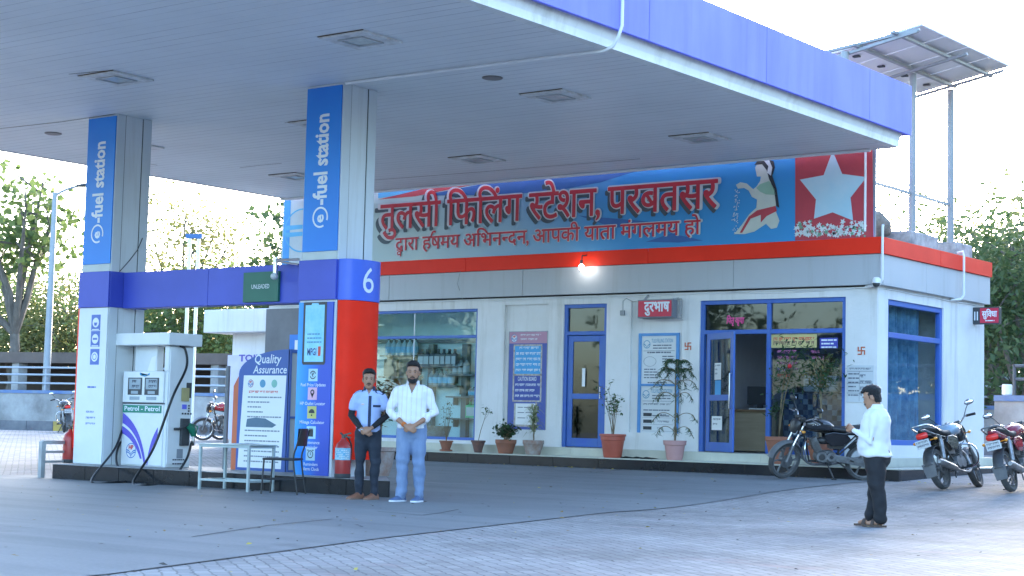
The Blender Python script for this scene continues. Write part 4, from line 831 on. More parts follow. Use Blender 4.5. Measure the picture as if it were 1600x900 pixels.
q2 = lambda a, b, c: (lambda t: ((1-t)**2*a[0]+2*t*(1-t)*b[0]+t*t*c[0], (1-t)**2*a[1]+2*t*(1-t)*b[1]+t*t*c[1]))
X = lambda a: dx0+.03+a*.86; Z = lambda b: IZ+.02+b*.78
mb = MB(); y = dy0-.0065
stripe(mb, q2((X(.0), Z(1.0)), (X(.52), Z(.75)), (X(.66), Z(.0))), q2((X(.0), Z(.80)), (X(.46), Z(.62)), (X(.61), Z(.0))), y)
stripe(mb, q2((X(.0), Z(.74)), (X(.42), Z(.58)), (X(.55), Z(.12))), q2((X(.0), Z(.60)), (X(.34), Z(.48)), (X(.50), Z(.12))), y)
stripe(mb, q2((X(.94), Z(.74)), (X(.72), Z(.45)), (X(.68), Z(.0))), q2((X(.94), Z(.50)), (X(.76), Z(.36)), (X(.70), Z(.0))), y); mb.build('leaf_stripe', DPU, dp)
# round emblem
def hplogo(c, r, par, y, name='emblem'):
    mb = MB(); mb.mat(0); mb.prism([(c[0]+r*cos(k*pi/12), c[1]+r*sin(k*pi/12)) for k in range(24)], (0, y, 0), (1, 0, 0), (0, 0, 1), .001); mb.mat(1)
    for k in range(24):
        a0, a1 = k*pi/12, (k+1)*pi/12; mb.add([(c[0]+q*cos(a_), y-.002, c[1]+q*sin(a_)) for a_, q in ((a0, r), (a1, r), (a1, r*.9), (a0, r*.9))], [(0, 1, 2, 3)])
    for s in (-1, 1):
        for k, (e0, e1) in enumerate(((.15, -.02), (-.12, -.28))): stripe(mb, q2((c[0]+s*r*.88, c[1]+r*e0), (c[0]+s*r*.3, c[1]+r*(e0-.02)), (c[0], c[1]-r*(.45+.25*k))), q2((c[0]+s*r*.86, c[1]+r*e1), (c[0]+s*r*.25, c[1]+r*(e1-.02)), (c[0], c[1]-r*(.62+.25*k))), y-.0025, 8)
    mb.mat(2); mb.text('HP', (c[0], y-.0025, c[1]+r*.18), (1, 0, 0), (0, 0, 1), w=r*.95, h=r*.75, align='c', bold=.05)
    return mb.build(name, [inkmat('print_clean', (.74, .76, .76)), inkmat('logo_blue', (.02, .16, .50)), inkmat('logo_red', (.62, .04, .05))], par)
hplogo((X(.26), Z(.27)), .115, dp, dy0-.0065)
mb = MB(); mb.prism([(dx0+.36, 1.67), (dx0+.52, 1.66), (dx0+.55, 1.9), (dx0+.45, 1.88)], (0, dy0+.158, 0), (1, 0, 0), (0, 0, 1), .003); mb.build('leaflet', MATS['paper'], dp)
mb = MB(); mb.prism([(dx0+.40, 1.60), (dx0+.62, 1.60), (dx0+.62, 1.635), (dx0+.51, 1.575), (dx0+.40, 1.635)], (0, dy0-.0215, 0), (1, 0, 0), (0, 0, 1), .001); mb.build('cyan_sticker', MATS['cyan_sticker'], hd)
# hose side (right end)
xs = dx1; mb = MB(); mb.box(xs+.002, xs+.02, dy0+.03, dy1-.02, IZ+.04, 2.03); sidep = mb.build('side_panel', DW, dp, bevel=.006)
mb = MB(); mb.box(xs+.021, xs+.03, dy0+.36, dy0+.46, 1.27, 1.50); mb.build('card_reader', DRK, sidep, bevel=.005); mb = MB(); mb.box(xs+.032, xs+.05, dy0+.26, dy0+.40, 1.22, 1.42); mb.build('price_card', mat('brass_card', (.42, .36, .16), .5), sidep)
mb = MB(); mb.mat(0).box(xs+.021, xs+.026, dy0+.29, dy0+.38, 1.10, 1.17); mb.mat(1)
for i in range(3):
    for j in range(4): mb.box(xs+.021, xs+.027, dy0+.30+.055*j-.01, dy0+.33+.055*j-.01, 1.02+.0*i, 1.045)
    mb.box(xs+.021, xs+.027, dy0+.41, dy0+.44, 1.06+.04*i, 1.085+.04*i)
mb.build('keypad', [mat('blue_screen', (.14, .16, .75), .3), DRK], sidep)
mb = MB(); mb.box(xs+.021, xs+.07, dy0+.26, dy0+.42, .55, .96); mb.build('nozzle_boot', DRK, sidep, bevel=.01)
nz = thing('fuel_nozzle', 'green handled fuel nozzle hung on the right side of the dispenser', 'nozzle', (xs+.1, dy0+.4, .8))
mb = MB(); mb.tube([(xs+.10, dy0+.36, .86), (xs+.12, dy0+.42, .80), (xs+.12, dy0+.45, .70)], [.05, .06, .035], 10); mb.tube([(xs+.13, dy0+.40, .88), (xs+.15, dy0+.50, .84), (xs+.14, dy0+.47, .70)], .012, 6); mb.build('grip', mat('nozzle_green', (.01, .16, .09), .4), nz, smooth=50)
mb = MB(); mb.tube([(xs+.09, dy0+.36, .86), (xs+.07, dy0+.20, .80), (xs+.06, dy0+.12, .80)], .02, 8); mb.build('spout', DRK, nz, smooth=50); mb = MB(); mb.tube([(xs+.12, dy0+.45, .70), (xs+.12, dy0+.45, .56)], .022, 8); mb.build('swivel', CHR, nz, smooth=50)
def spl(pts, n=8):
    P_ = [V(p) for p in pts]; P_ = [P_[0]*2-P_[1]]+P_+[P_[-1]*2-P_[-2]]; o = []
    for i in range(1, len(P_)-2):
        a, b, c, d = P_[i-1:i+3]
        for k in range(n):
            t = k/n; o.append(.5*((2*b)+(c-a)*t+(2*a-5*b+4*c-d)*t*t+(3*b-a-3*c+d)*t**3))
    return o+[P_[-2]]
G0 = at(208, 757); G1 = at(228, 759.5); hp = [(xs+.06, dy0+.16, 2.05), (xs+.10, dy0+.24, 1.99), (xs+.16, dy0+.22, 1.72), at(270, 620, Y=16.93), at(240, 700, Y=16.75), (G0.x, G0.y, .03), (G1.x, G1.y, .022), at(252, 757.5), at(273, 744, Y=16.66), at(292, 716, Y=16.85), at(299, 692, Y=17.3), (xs+.12, dy0+.45, .57)]
mb = MB(); mb.tube(spl(hp, 10), .019, 8); mb.build('hose', RUB, dp, smooth=60)
G0 = at(143, 755); G1 = at(180, 755.5); mb = MB(); mb.tube(spl([(dx0-.03, dy0+.3, 1.5), at(196, 655, Y=17.2), at(180, 700, Y=16.85), (G0.x, G0.y, .03), (G1.x, G1.y, .022), at(196, 750, Y=16.55), at(182, 722, Y=16.8), at(189, 690, Y=17.2), (dx0-.02, dy0+.4, .85)], 10), .018, 8); mb.build('hose', RUB, dp, smooth=60)
mb = MB(); mb.mat(0).box(xs+.021, xs+.023, dy0+.22, dy0+.34, .36, .50); mb.mat(1).dashes((xs+.0245, dy0+.14, .33), (0, 1, 0), (0, 0, 1), .25, 2, .06, .02, 3, lo=.02, hi=.05); mb.build('data_plate', [mat('plate_grey', (.25, .28, .32), .5), MATS['ink']], sidep)

# ================================================================== THINGS ON AND AROUND THE ISLAND
kx0, kx1, ky0, ky1 = -18.55, -17.40, 17.62, 17.98
kz = .226
ks = thing('information_kiosk', 'tall blue and orange Quality Assurance information board with grey back cabinet', 'notice board', ((kx0+kx1)/2, 17.8, IZ))
KB = mat('kiosk_blue', (.045, .11, .36), .4, var=.08); KO = mat('kiosk_orange', (.62, .16, .07), .45); KG = mat('kiosk_grey', (.42, .44, .44), .45, var=.06)
top = 2.0; arc = [(kx0+.11+(kx1-kx0-.11)*(1-cos(RAD(a_))), 1.64+(top-1.64)*sin(RAD(a_))) for a_ in range(0, 91, 9)]
mb = MB(); mb.prism([(kx0+.11, IZ), (kx1, IZ), (kx1, top)]+[p for p in arc[::-1][1:]], (0, ky0+.05, 0), (1, 0, 0), (0, 0, 1), .05); kf = mb.build('front_panel', KB, ks)
mb = MB(); mb.prism([(kx0+.0, IZ), (kx0+.105, IZ), (kx0+.105, 1.61), (kx0+.08, 1.58), (kx0+.0, 1.46)], (0, ky0+.056, 0), (1, 0, 0), (0, 0, 1), .05); mb.build('orange_wing', KO, ks)
mb = MB(); mb.box(kx0+.25, kx1-.02, ky0+.0505, ky1, IZ, 1.4); mb.box(kx0+.8, kx1-.02, ky0+.0505, ky1, 1.4, top-.03); mb.build('cabinet', KG, ks)
mb = MB()
for z0, z1 in ((1.0, 1.03), (top-.05, top), (IZ, IZ+.03)): mb.box(kx1-.018, kx1+.01, ky0+.001, ky1+.002, z0, z1)
mb.box(kx1-.018, kx1+.012, ky0, ky0+.04, IZ, top); mb.box(kx1-.018, kx1+.012, ky1-.03, ky1+.003, IZ, top); mb.build('edge_frame', KB, ks)
mb = MB(); mb.prism([(kx0+.15, IZ+.04), (kx1-.10, IZ+.04), (kx1-.05, 1.62), (kx0+.22, 1.62)], (0, ky0-.002, 0), (1, 0, 0), (0, 0, 1), .001); ksh = mb.build('text_sheet', MATS['paper'], kf)
yk = ky0-.0045; mb = MB(); mb.text('Quality', (kx1-.72, yk, 1.80), (1, 0, .0), (.15, 0, 1), size=.185, bold=.012); mb.text('Assurance', (kx1-.74, yk, 1.65), (1, 0, 0), (.15, 0, 1), size=.165, bold=.012); mb.build('lettering', WIN, kf)
mb = MB(); mb.mat(0).dashes((kx0+.34, yk, 1.36), (1, 0, 0), (0, 0, 1), .60, 1, .07, .035, 8); mb.mat(1).dashes((kx0+.32, yk, 1.29), (1, 0, 0), (0, 0, 1), .70, 5, .072, .020, 11, lo=.025, hi=.07); mb.dashes((kx0+.28, yk, .80), (1, 0, 0), (0, 0, 1), .72, 7, .075, .020, 13, lo=.025, hi=.07)
mb.mat(2).prism([(kx0+.30, .86), (kx1-.3, .86), (kx1-.22, .9), (kx1-.45, .99), (kx0+.5, 1.0), (kx0+.32, .98)], (0, yk, 0), (1, 0, 0), (0, 0, 1), 0)
for i, (xx, k) in enumerate(((kx0+.37, 0), (kx0+.62, 3), (kx0+.86, 4))): mb.mat(k); mb.prism([(xx+.06*cos(q*pi/8), 1.50+.06*sin(q*pi/8)) for q in range(16)], (0, yk, 0), (1, 0, 0), (0, 0, 1), 0)
mb.build('printed_text', [inkmat('print_red2', (.65, .08, .05)), inkmat('print_mid_grey', (.24, .26, .30)), inkmat('print_steel', (.10, .17, .24)), inkmat('print_teal', (.10, .30, .45)), inkmat('print_mint', (.25, .5, .42))], kf)
hplogo((kx0+.37, 1.50), .055, kf, yk-.002)
# poles
mb = MB(); q = at(331, 733, Z=IZ); mb.tube([(q.x, q.y+.25, IZ), (q.x, q.y+.25, 1.76)], .035, 10); tag(mb.build('marker_post', mat('post_grey', (.16, .17, .19), .5)), 'plain dark grey post standing between dispenser and information board', 'post')
# extinguishers
def extinguisher(x, y, z, lab, rz, s=1.0, label=True):
    e = thing('fire_extinguisher', lab, 'fire extinguisher', (x, y, z), (0, 0, rz), 'red fire extinguishers on the island')
    mb = MB(); mb.lathe([(.103*s, .05), (.107*s, .07), (.107*s, .39*s), (.088*s, .455*s), (.04*s, .50*s), (.03*s, .53*s)], n=20); mb.build('cylinder', mat('ext_red', (.42, .035, .03), .35, var=.2), e, smooth=50, world=False)
    mb = MB(); mb.lathe([(.104*s, 0), (.109*s, .01), (.109*s, .058), (.10*s, .06)], n=20); mb.build('base', DRK, e, smooth=50, world=False)
    mb = MB(); mb.lathe([(.028, .52*s), (.028, .57*s)], n=10); mb.bar((0, 0, .57*s), (.10, 0, .60*s), .02); mb.bar((0, 0, .56*s), (.10, 0, .54*s), .018); mb.bar((0, 0, .56*s), (-.05, .02, .60*s), .02); mb.build('valve', mat('valve_dark', (.08, .08, .07), .4, metal=.5), e, world=False)
    mb = MB(); mb.tube(spl([(0, .02, .55*s), (.02, .09, .56*s), (.08, .12, .44*s), (.085, .09, .2*s)]), .012, 6); mb.build('hose', RUB, e, smooth=60, world=False)
    if label:
        mb = MB(); n = 10; mb.mat(0).add([(.1085*s*sin(a_), -.1085*s*cos(a_), z_) for z_ in (.24*s, .40*s) for a_ in [RAD(-75+150*i/n) for i in range(n+1)]], [(i, i+1, n+2+i, n+1+i) for i in range(n)])
        mb.mat(1)
        for k in range(5):
            for i in range(1, n-1):
                if (i*7+k*3) % 4: a0, a1 = RAD(-75+150*i/n), RAD(-75+150*(i+.7)/n); z0 = (.26+.026*k)*s; mb.add([(.1098*s*sin(a_), -.1098*s*cos(a_), z_) for z_ in (z0, z0+.01) for a_ in (a0, a1)], [(0, 1, 3, 2)])
        mb.build('label', [mat('ext_label', (.06, .42, .66), .5, c2=(.4, .55, .6), scale=14), WIN], e, smooth=50, world=False)
q = at(106, 722, Z=IZ); extinguisher(-21.43, 16.94, IZ, 'faded red fire extinguisher beside the left pillar', .3, .98, False)
extinguisher(-15.50, 16.765, IZ, 'red fire extinguisher with blue label at the foot of the number 6 pillar', RAD(30))
# guard rail
R1, R2 = at(64, 747), at(77, 744); rl = thing('guard_rail', 'low grey steel guard rail at the left end of the island', 'guard rail', (R1.x, R1.y, gz(R1.y)))
RM = mat('rail_grey', (.42, .45, .46), .45, metal=.2, c2=(.30, .31, .32), scale=5); d = V((-.35, .94, 0)); R3 = R1+V((-.15, 1.05, 0))
mb = MB()
for q in (R1, R3): mb = MB(); mb.bar((q.x, q.y, -.02), (q.x, q.y, .56), .08); mb.build('post', RM, rl, bevel=.006)
mb = MB()
for z in (.545, .40, .25): mb.bar((R1.x, R1.y, z), (R3.x, R3.y, z), .04 if z < .5 else .06); mb.bar((R3.x, R3.y, z), (R3.x+1.6, R3.y+.15, z), .035 if z < .5 else .06)
mb.build('rail', RM, rl, bevel=.005)
# table
t0, t1, t2 = at(308, 765), at(387, 769.5), at(344, 761); TM = mat('table_paint', (.42, .48, .46), .45, c2=(.33, .38, .37), scale=6); tz = .615
ux = (t1-t0); ux.z = 0; uL = ux.length; ux.normalize(); uy = V((-ux.y, ux.x, 0)); tb = thing('steel_table', 'pale grey steel tube table in front of the island', 'table', (t0.x, t0.y, 0))
tD = .52; tp = lambda a, b, z: t0+ux*a+uy*b+V((0, 0, z-t0.z))
for a in (.02, uL-.02):
    for b in (.02, tD): mb = MB(); mb.bar(tp(a, b, 0.0), tp(a, b, tz-.03), .035); mb.build('leg', TM, tb, bevel=.004)
mb = MB()
for z, o in ((tz-.015, 0), (.14, .001)):
    mb.bar(tp(0, .02, z), tp(uL, .02, z), .033-o*5); mb.bar(tp(0, tD, z), tp(uL, tD, z), .033-o*5); mb.bar(tp(.02, .04, z), tp(.02, tD-.02, z), .03); mb.bar(tp(uL-.02, .04, z), tp(uL-.02, tD-.02, z), .03)
mb.build('frame', TM, tb, bevel=.004)
mb = MB(); A_ = [tp(a, b, z) for z in (tz+.003, tz+.018) for b in (-.01, tD+.03) for a in (-.02, uL+.02)]; mb.add(A_, [(0, 2, 3, 1), (4, 5, 7, 6), (0, 1, 5, 4), (2, 6, 7, 3), (0, 4, 6, 2), (1, 3, 7, 5)]); mb.build('table_top', TM, tb, bevel=.004)
mb = MB(); rd = random.Random(2)
for i in range(5):
    c = tp(uL*.52+.06*i, .2+.05*i, tz+.024+.004*i); Rz = M.Rotation(rd.uniform(-.6, .6), 3, 'Z'); mb.mat(i % 2).obox(c, (.2, .15, .003), Rz)
tag(mb.build('paper_stack', [MATS['paper'], mat('blue_paper', (.12, .25, .42), .7)]), 'loose papers and a blue folder lying on the steel table', 'papers')
# chair
c0 = at(430, 772.5); ca = thing('metal_chair', 'black metal chair beside the steel table', 'chair', (c0.x, c0.y+.12, 0), (0, 0, RAD(28))); CB = mat('chair_black', (.02, .02, .022), .45); zs = .45
mb = MB()
for x, y in ((-.20, -.19), (-.20, .19)): mb = MB(); mb.tube([(x-.02, y*1.05, 0), (x, y, zs)], .012, 8); mb.build('leg', CB, ca, smooth=50, world=False)
for y in (-.19, .19): mb = MB(); mb.tube(spl([(.27, y*1.05, 0), (.20, y, zs), (.24, y, .65), (.30, y, .86)], 5), .012, 8); mb.build('leg', CB, ca, smooth=50, world=False)
mb = MB(); mb.obox((0, 0, zs+.012), (.44, .42, .03)); mb.build('seat', CB, ca, bevel=.012, world=False)
mb = MB(); n = 8; mb.add([(.262+.05*(abs(i/n-.5)*2)**2*-1+.03+.06*(z-.64), -.2+.4*i/n, z) for z in (.64, .87) for i in range(n+1)]+[(.277+.05*(abs(i/n-.5)*2)**2*-1+.03+.06*(z-.64), -.2+.4*i/n, z) for z in (.64, .87) for i in range(n+1)], [(i, i+1, n+2+i, n+1+i) for i in range(n)]+[(2*n+2+i, 2*n+3+i, 3*n+4+i, 3*n+3+i) for i in range(n)]); mb.build('backrest', CB, ca, smooth=60, world=False)
mb = MB(); mb.tube([(-.2, -.19, .2), (.23, -.19, .2)], .009); mb.tube([(-.2, .19, .2), (.23, .19, .2)], .009); mb.build('stretcher', CB, ca, world=False)

# ================================================================== SIGNS AND BOARDS ON THE FRONT
yF = YW-.004
ph = thing('telephone_sign', 'red box sign with white Hindi lettering above the blue framed rate board', 'sign', (-16.3, YW-.2, 3.12))
q0, q1 = at(998, 470.5, Y=25.45), at(1049, 494, Y=25.45)
mb = MB(); mb.box(q0.x-.02, q1.x+.02, 25.45, 25.62, q1.z-.02, q0.z+.02); mb.build('sign_box', mat('sign_frame', (.20, .21, .24), .5), ph, bevel=.005)
mb = MB(); mb.box(q0.x, q1.x, 25.44, 25.4485, q1.z, q0.z); pf = mb.build('sign_face', mat('sign_red', (.62, .03, .07), .4), ph)
mb = MB(); mb.text(['दुरभाष'], (q0.x+.13, 25.437, (q0.z+q1.z)/2-.05), (1, 0, 0), (0, 0, 1), w=.52, h=.26, res=3, fat=.008); mb.build('lettering', WIN, pf)
mb = MB(); mb.bar((q1.x-.05, 25.56, q0.z+.02), (q1.x-.05, YW+.02, q0.z+.06), .03); mb.bar((q1.x+.1, 25.6, q0.z+.0), (q1.x+.1, 25.6, q1.z), .03); mb.bar((q0.x, 25.6, q0.z+.03), (q1.x+.12, 25.6, q0.z+.03), .02); mb.bar((q0.x, 25.6, q1.z-.03), (q1.x+.12, 25.6, q1.z-.03), .02); mb.bar((q0.x+.05, 25.56, q0.z+.02), (q0.x+.02, YW-.02, 3.37), .03); mb.build('bracket', RM, ph)
# rate board
yb = YW+.055; q0, q1 = at(999.5, 521, Y=yb), at(1060, 684, Y=yb); rb = thing('rate_board', 'tall white notice board in a light blue frame under the red sign', 'notice board', ((q0.x+q1.x)/2, yb, q1.z))
x0, x1, z0, z1 = q0.x, q1.x, q1.z, q0.z; zm = z0+(z1-z0)*.50; FR = mat('frame_blue', (.10, .30, .62), .5, var=.15)
mb = MB(); mb.box(x0+.04, x1-.04, yb-.015, yb-.003, z0+.03, z1-.03); sh = mb.build('board_face', mat('board_white', (.66, .68, .68), .5, var=.07), rb)
mb = MB()
for a, b, c, d in ((x0, x0+.06, z0, z1), (x1-.06, x1, z0, z1), (x0+.06, x1-.06, z0, z0+.05), (x0+.06, x1-.06, z1-.05, z1), (x0+.06, x1-.06, zm-.02, zm+.02)): mb.box(a, b, yb-.035, yb-.002, c, d)
mb.build('frame', FR, rb, bevel=.004); yy = yb-.0165; mb = MB()
for zt in (z1-.06, zm-.03):
    mb.mat(2).text('TULSI FILLING STATION', (x0+.27, yy, zt-.11), (1, 0, 0), (0, 0, 1), w=.45, h=.10, bold=.01); mb.mat(0).dashes((x0+.3, yy, zt-.17), (1, 0, 0), (0, 0, 1), .4, 2, .05, .02, 3); mb.box(x0+.1, x1-.1, yy-.0002, yy, zt-.262, zt-.255)
    for k in range(16): a0, a1 = k*pi/8, (k+1)*pi/8; mb.mat(2).add([(x0+.17+q*cos(a_), yy, zt-.14+q*sin(a_)) for a_, q in ((a0, .075), (a1, .075), (a1, .062), (a0, .062))], [(0, 1, 2, 3)])
    for s in (-1, 1): stripe(mb, q2((x0+.17+s*.06, zt-.13), (x0+.17+s*.02, zt-.14), (x0+.17, zt-.19)), q2((x0+.17+s*.06, zt-.15), (x0+.17+s*.02, zt-.16), (x0+.17, zt-.205)), yy-.0005, 4)
mb.mat(0).dashes((x0+.18, yy, z1-.36), (1, 0, 0), (0, 0, 1), .5, 1, .05, .025, 4); mb.dashes((x0+.5, yy, z1-.43), (1, 0, 0), (0, 0, 1), .25, 3, .045, .02, 5); mb.dashes((x0+.12, yy, z1-.66), (1, 0, 0), (0, 0, 1), .3, 4, .05, .02, 6); mb.dashes((x0+.2, yy, z1-.90), (1, 0, 0), (0, 0, 1), .4, 1, .05, .02, 7)
mb.mat(0).dashes((x0+.12, yy, zm-.36), (1, 0, 0), (0, 0, 1), .55, 1, .05, .03, 9, lo=.05); mb.dashes((x0+.12, yy, zm-.46), (1, 0, 0), (0, 0, 1), .55, 2, .1, .02, 19)
for i in range(3): mb.mat(1).box(x0+.12, x0+.30, yy-.0005, yy, z0+.37-.12*i, z0+.43-.12*i); mb.mat(0).dashes((x0+.42, yy, z0+.38-.12*i), (1, 0, 0), (0, 0, 1), .25, 1, .1, .035, 20+i); mb.box(x0+.1, x1-.1, yy-.0002, yy, z0+.345-.12*i, z0+.349-.12*i)
for k in range(18): a0, a1 = k*pi/9, (k+1)*pi/9; mb.mat(0).add([(x0+.24+q*1.5*cos(a_), yy, z1-.51+q*sin(a_)) for a_, q in ((a0, .09), (a1, .09), (a1, .085), (a0, .085))], [(0, 1, 2, 3)])
mb.build('printed_text', [inkmat('print_grey', (.13, .15, .19)), inkmat('print_black', (.03, .035, .04)), inkmat('print_teal', (.10, .30, .45))], sh)
# caution board
q0, q1 = at(797.5, 519, Y=yb), at(853, 672, Y=yb); x0, x1, z0, z1 = q0.x, q1.x, q1.z, q0.z; cb = thing('caution_board', 'dark blue caution board with pink header and taped text panels', 'notice board', ((x0+x1)/2, yb, z0))
mb = MB(); mb.box(x0, x1, yb-.025, yb-.003, z0, z1); cf = mb.build('board_face', mat('caution_blue', (.05, .08, .36), .5, c2=(.07, .10, .33), scale=4), cb)
mb = MB(); mb.box(x0-.012, x0-.0005, yb-.03, yb-.002, z0-.012, z1+.012); mb.box(x1+.0005, x1+.012, yb-.03, yb-.002, z0-.012, z1+.012); mb.box(x0, x1, yb-.03, yb-.002, z1+.0005, z1+.012); mb.box(x0, x1, yb-.03, yb-.002, z0-.012, z0-.0005); mb.build('frame', RM, cb)
mb = MB(); y = yb-.027; mb.mat(0).box(x0+.002, x1-.002, y, y+.0015, z1-.22, z1-.002); mb.mat(1).box(x0+.14, x1-.14, y, y+.0015, z1-.80, z1-.27); mb.mat(2).box(x0+.14, x1-.14, y, y+.0015, z1-1.30, z1-.84); mb.mat(3).box(x0+.19, x1-.24, y, y+.0015, z1-1.76, z1-1.36); mb.build('panel', [inkmat('panel_pink', (.50, .25, .34)), inkmat('panel_cyan', (.05, .35, .68)), inkmat('panel_navy', (.04, .07, .34)), MATS['paper']], cf)
mb = MB(); TP = mat('brown_tape', (.30, .22, .15), .5, c2=(.55, .53, .5), scale=14)
for a, b, c, d in ((x0+.11, x1-.11, z1-.27, z1-.24), (x0+.11, x1-.11, z1-.835, z1-.80), (x0+.11, x1-.11, z1-1.33, z1-1.30), (x0+.105, x0+.14, z1-1.3, z1-.27), (x1-.14, x1-.105, z1-1.3, z1-.27), (x0+.15, x0+.19, z1-1.80, z1-1.36), (x1-.24, x1-.2, z1-1.8, z1-1.34), (x0+.16, x1-.2, z1-1.8, z1-1.76)): mb.box(a, b, y-.001, y-.0002, c, d)
mb.build('tape', TP, cf); mb = MB(); yt = y-.0016
mb.text('CAUTION BOARD', ((x0+x1)/2-.0, yt, z1-.93), (1, 0, 0), (0, 0, 1), w=.44, h=.11, align='c', bold=.01); mb.dashes((x0+.25, yt, z1-.33), (1, 0, 0), (0, 0, 1), .45, 1, .1, .045, 30, lo=.05); mb.dashes((x0+.17, yt, z1-.44), (1, 0, 0), (0, 0, 1), .58, 4, .105, .05, 31, lo=.06, hi=.14); mb.dashes((x0+.17, yt, z1-1.03), (1, 0, 0), (0, 0, 1), .58, 3, .105, .045, 32, lo=.06, hi=.14)
mb.dashes((x0+.27, yt, z1-.08), (1, 0, 0), (0, 0, 1), .48, 2, .08, .035, 33, lo=.06, hi=.16); mb.build('printed_text', WIN, cf); hplogo((x0+.12, z1-.12), .075, cf, yt)
mb = MB(); mb.dashes((x0+.24, yt, z1-1.44), (1, 0, 0), (0, 0, 1), .34, 3, .1, .012, 41, lo=.1, hi=.2); mb.build('sheet_print', MATS['ink'], cf)
# signs on the office glass
yg = YW+.066
def gsign(name, lab, u0, v0, u1, v1, m, cat):
    a, b = at(u0, v0, Y=yg), at(u1, v1, Y=yg); mb = MB(); mb.box(a.x, b.x, yg, yg+.004, b.z, a.z); return tag(mb.build(name, m), lab, cat), a, b
o, a, b = gsign('window_sign', 'yellow printed strip with red Hindi lines on the office glass', 1204, 523, 1276, 543, mat('sign_yellow', (.58, .50, .22), .5, var=.1), 'sign')
mb = MB(); mb.mat(0).dashes((a.x+.06, yg-.002, a.z-.11), (1, 0, 0), (0, 0, 1), (b.x-a.x)*.88, 1, .1, .06, 50, lo=.06, hi=.14); mb.mat(1).dashes((a.x+.06, yg-.002, b.z+.05), (1, 0, 0), (0, 0, 1), (b.x-a.x)*.88, 1, .1, .06, 51, lo=.06, hi=.14); mb.build('printed_text', [inkmat('print_red2', (.65, .08, .05)), inkmat('print_brown', (.2, .10, .08))], o, world=True)
o, a, b = gsign('window_sticker', 'small dark blue sticker beside the yellow strip on the office glass', 1281, 528, 1309, 544, mat('sticker_navy', (.06, .07, .42), .5), 'sticker')
mb = MB(); mb.dashes((a.x+.03, yg-.002, a.z-.05), (1, 0, 0), (0, 0, 1), (b.x-a.x)*.85, 3, .06, .025, 53); mb.build('printed_text', WIN, o)
mb = MB(); a = at(1215, 552, Y=yg); mb.mat(0).dashes((a.x, yg, a.z), (1, 0, 0), (0, 0, 1), .38, 4, .10, .05, 55, lo=.06, hi=.16); a = at(1267, 552, Y=yg); mb.dashes((a.x, yg, a.z), (1, 0, 0), (0, 0, 1), .24, 2, .10, .045, 56, lo=.06, hi=.14); a = at(1215, 580, Y=yg); mb.mat(1).dashes((a.x, yg, a.z), (1, 0, 0), (0, 0, 1), .2, 1, .1, .06, 57); mb.mat(2).dashes((a.x, yg, a.z-.1), (1, 0, 0), (0, 0, 1), .24, 1, .1, .05, 58)
tag(mb.build('window_lettering', [inkmat('ink_pink', (.55, .16, .36)), MATS['cyan_sticker'], inkmat('print_red2', (.65, .08, .05))]), 'rows of pink painted lettering on the office window below the yellow strip', 'lettering')
a, b = at(1135, 505.5, Y=yg), at(1162, 498, Y=yg); mb = MB(); mb.text(['िप', 'तृ', ' ', 'कृ', 'पा'], (a.x, yg, a.z), (1, 0, 0), (.1, 0, 1), w=b.x-a.x, h=(b.z-a.z)/.5, fat=.006); tag(mb.build('transom_lettering', inkmat('ink_rose', (.75, .08, .28))), 'pink Hindi words painted on the glass above the open door', 'lettering')
# auspicious wall marks
def wallmark(u, v, lab):
    c = at(u, v, Y=yF); mb = MB(); s, t = .066, .018; B = lambda a, b, c_, d: mb.box(c.x+a, c.x+b, yF-.006, yF, c.z+c_, c.z+d)
    B(-t/2, t/2, -s, s); B(-s, -t/2-.0002, -t/2, t/2); B(t/2+.0002, s, -t/2, t/2); B(t/2+.0002, s, s-t, s); B(-s, -t/2-.0002, -s, -s+t); B(s-t, s, -s, -t/2-.0002); B(-s, -s+t, t/2+.0002, s)
    tag(mb.build('wall_emblem', mat('mark_red', (.55, .10, .03), .5)), lab, 'emblem', 'small Hindu good luck emblems')
wallmark(1075, 541, 'small orange Hindu good luck emblem left of the office entrance'); wallmark(1346, 548, 'small orange Hindu good luck emblem right of the office window')
a, b = at(1323.5, 571, Y=yF), at(1365, 629, Y=yF); mb = MB(); mb.box(a.x, b.x, yF-.01, yF, b.z, a.z); o = tag(mb.build('wall_chart', mat('chart_white', (.60, .63, .64), .5, var=.08)), 'white printed chart with grid boxes on the wall behind the standing man', 'notice board')
mb = MB(); y = yF-.012; w_ = b.x-a.x; mb.mat(0).dashes((a.x+.05, y, a.z-.07), (1, 0, 0), (0, 0, 1), w_*.8, 1, .1, .03, 60); mb.dashes((a.x+.03, y, a.z-.15), (1, 0, 0), (0, 0, 1), w_*.4, 6, .07, .02, 61); mb.dashes((a.x+w_*.5, y, a.z-.2), (1, 0, 0), (0, 0, 1), w_*.42, 4, .1, .05, 62)
for z in (.1, .3, .46): mb.box(a.x+.01, b.x-.01, y, y+.0005, a.z-z, a.z-z+.006)
mb.box(a.x+w_*.47, a.x+w_*.48, y, y+.0005, b.z+.02, a.z-.1); mb.build('printed_text', inkmat('print_grey', (.13, .15, .19)), o)
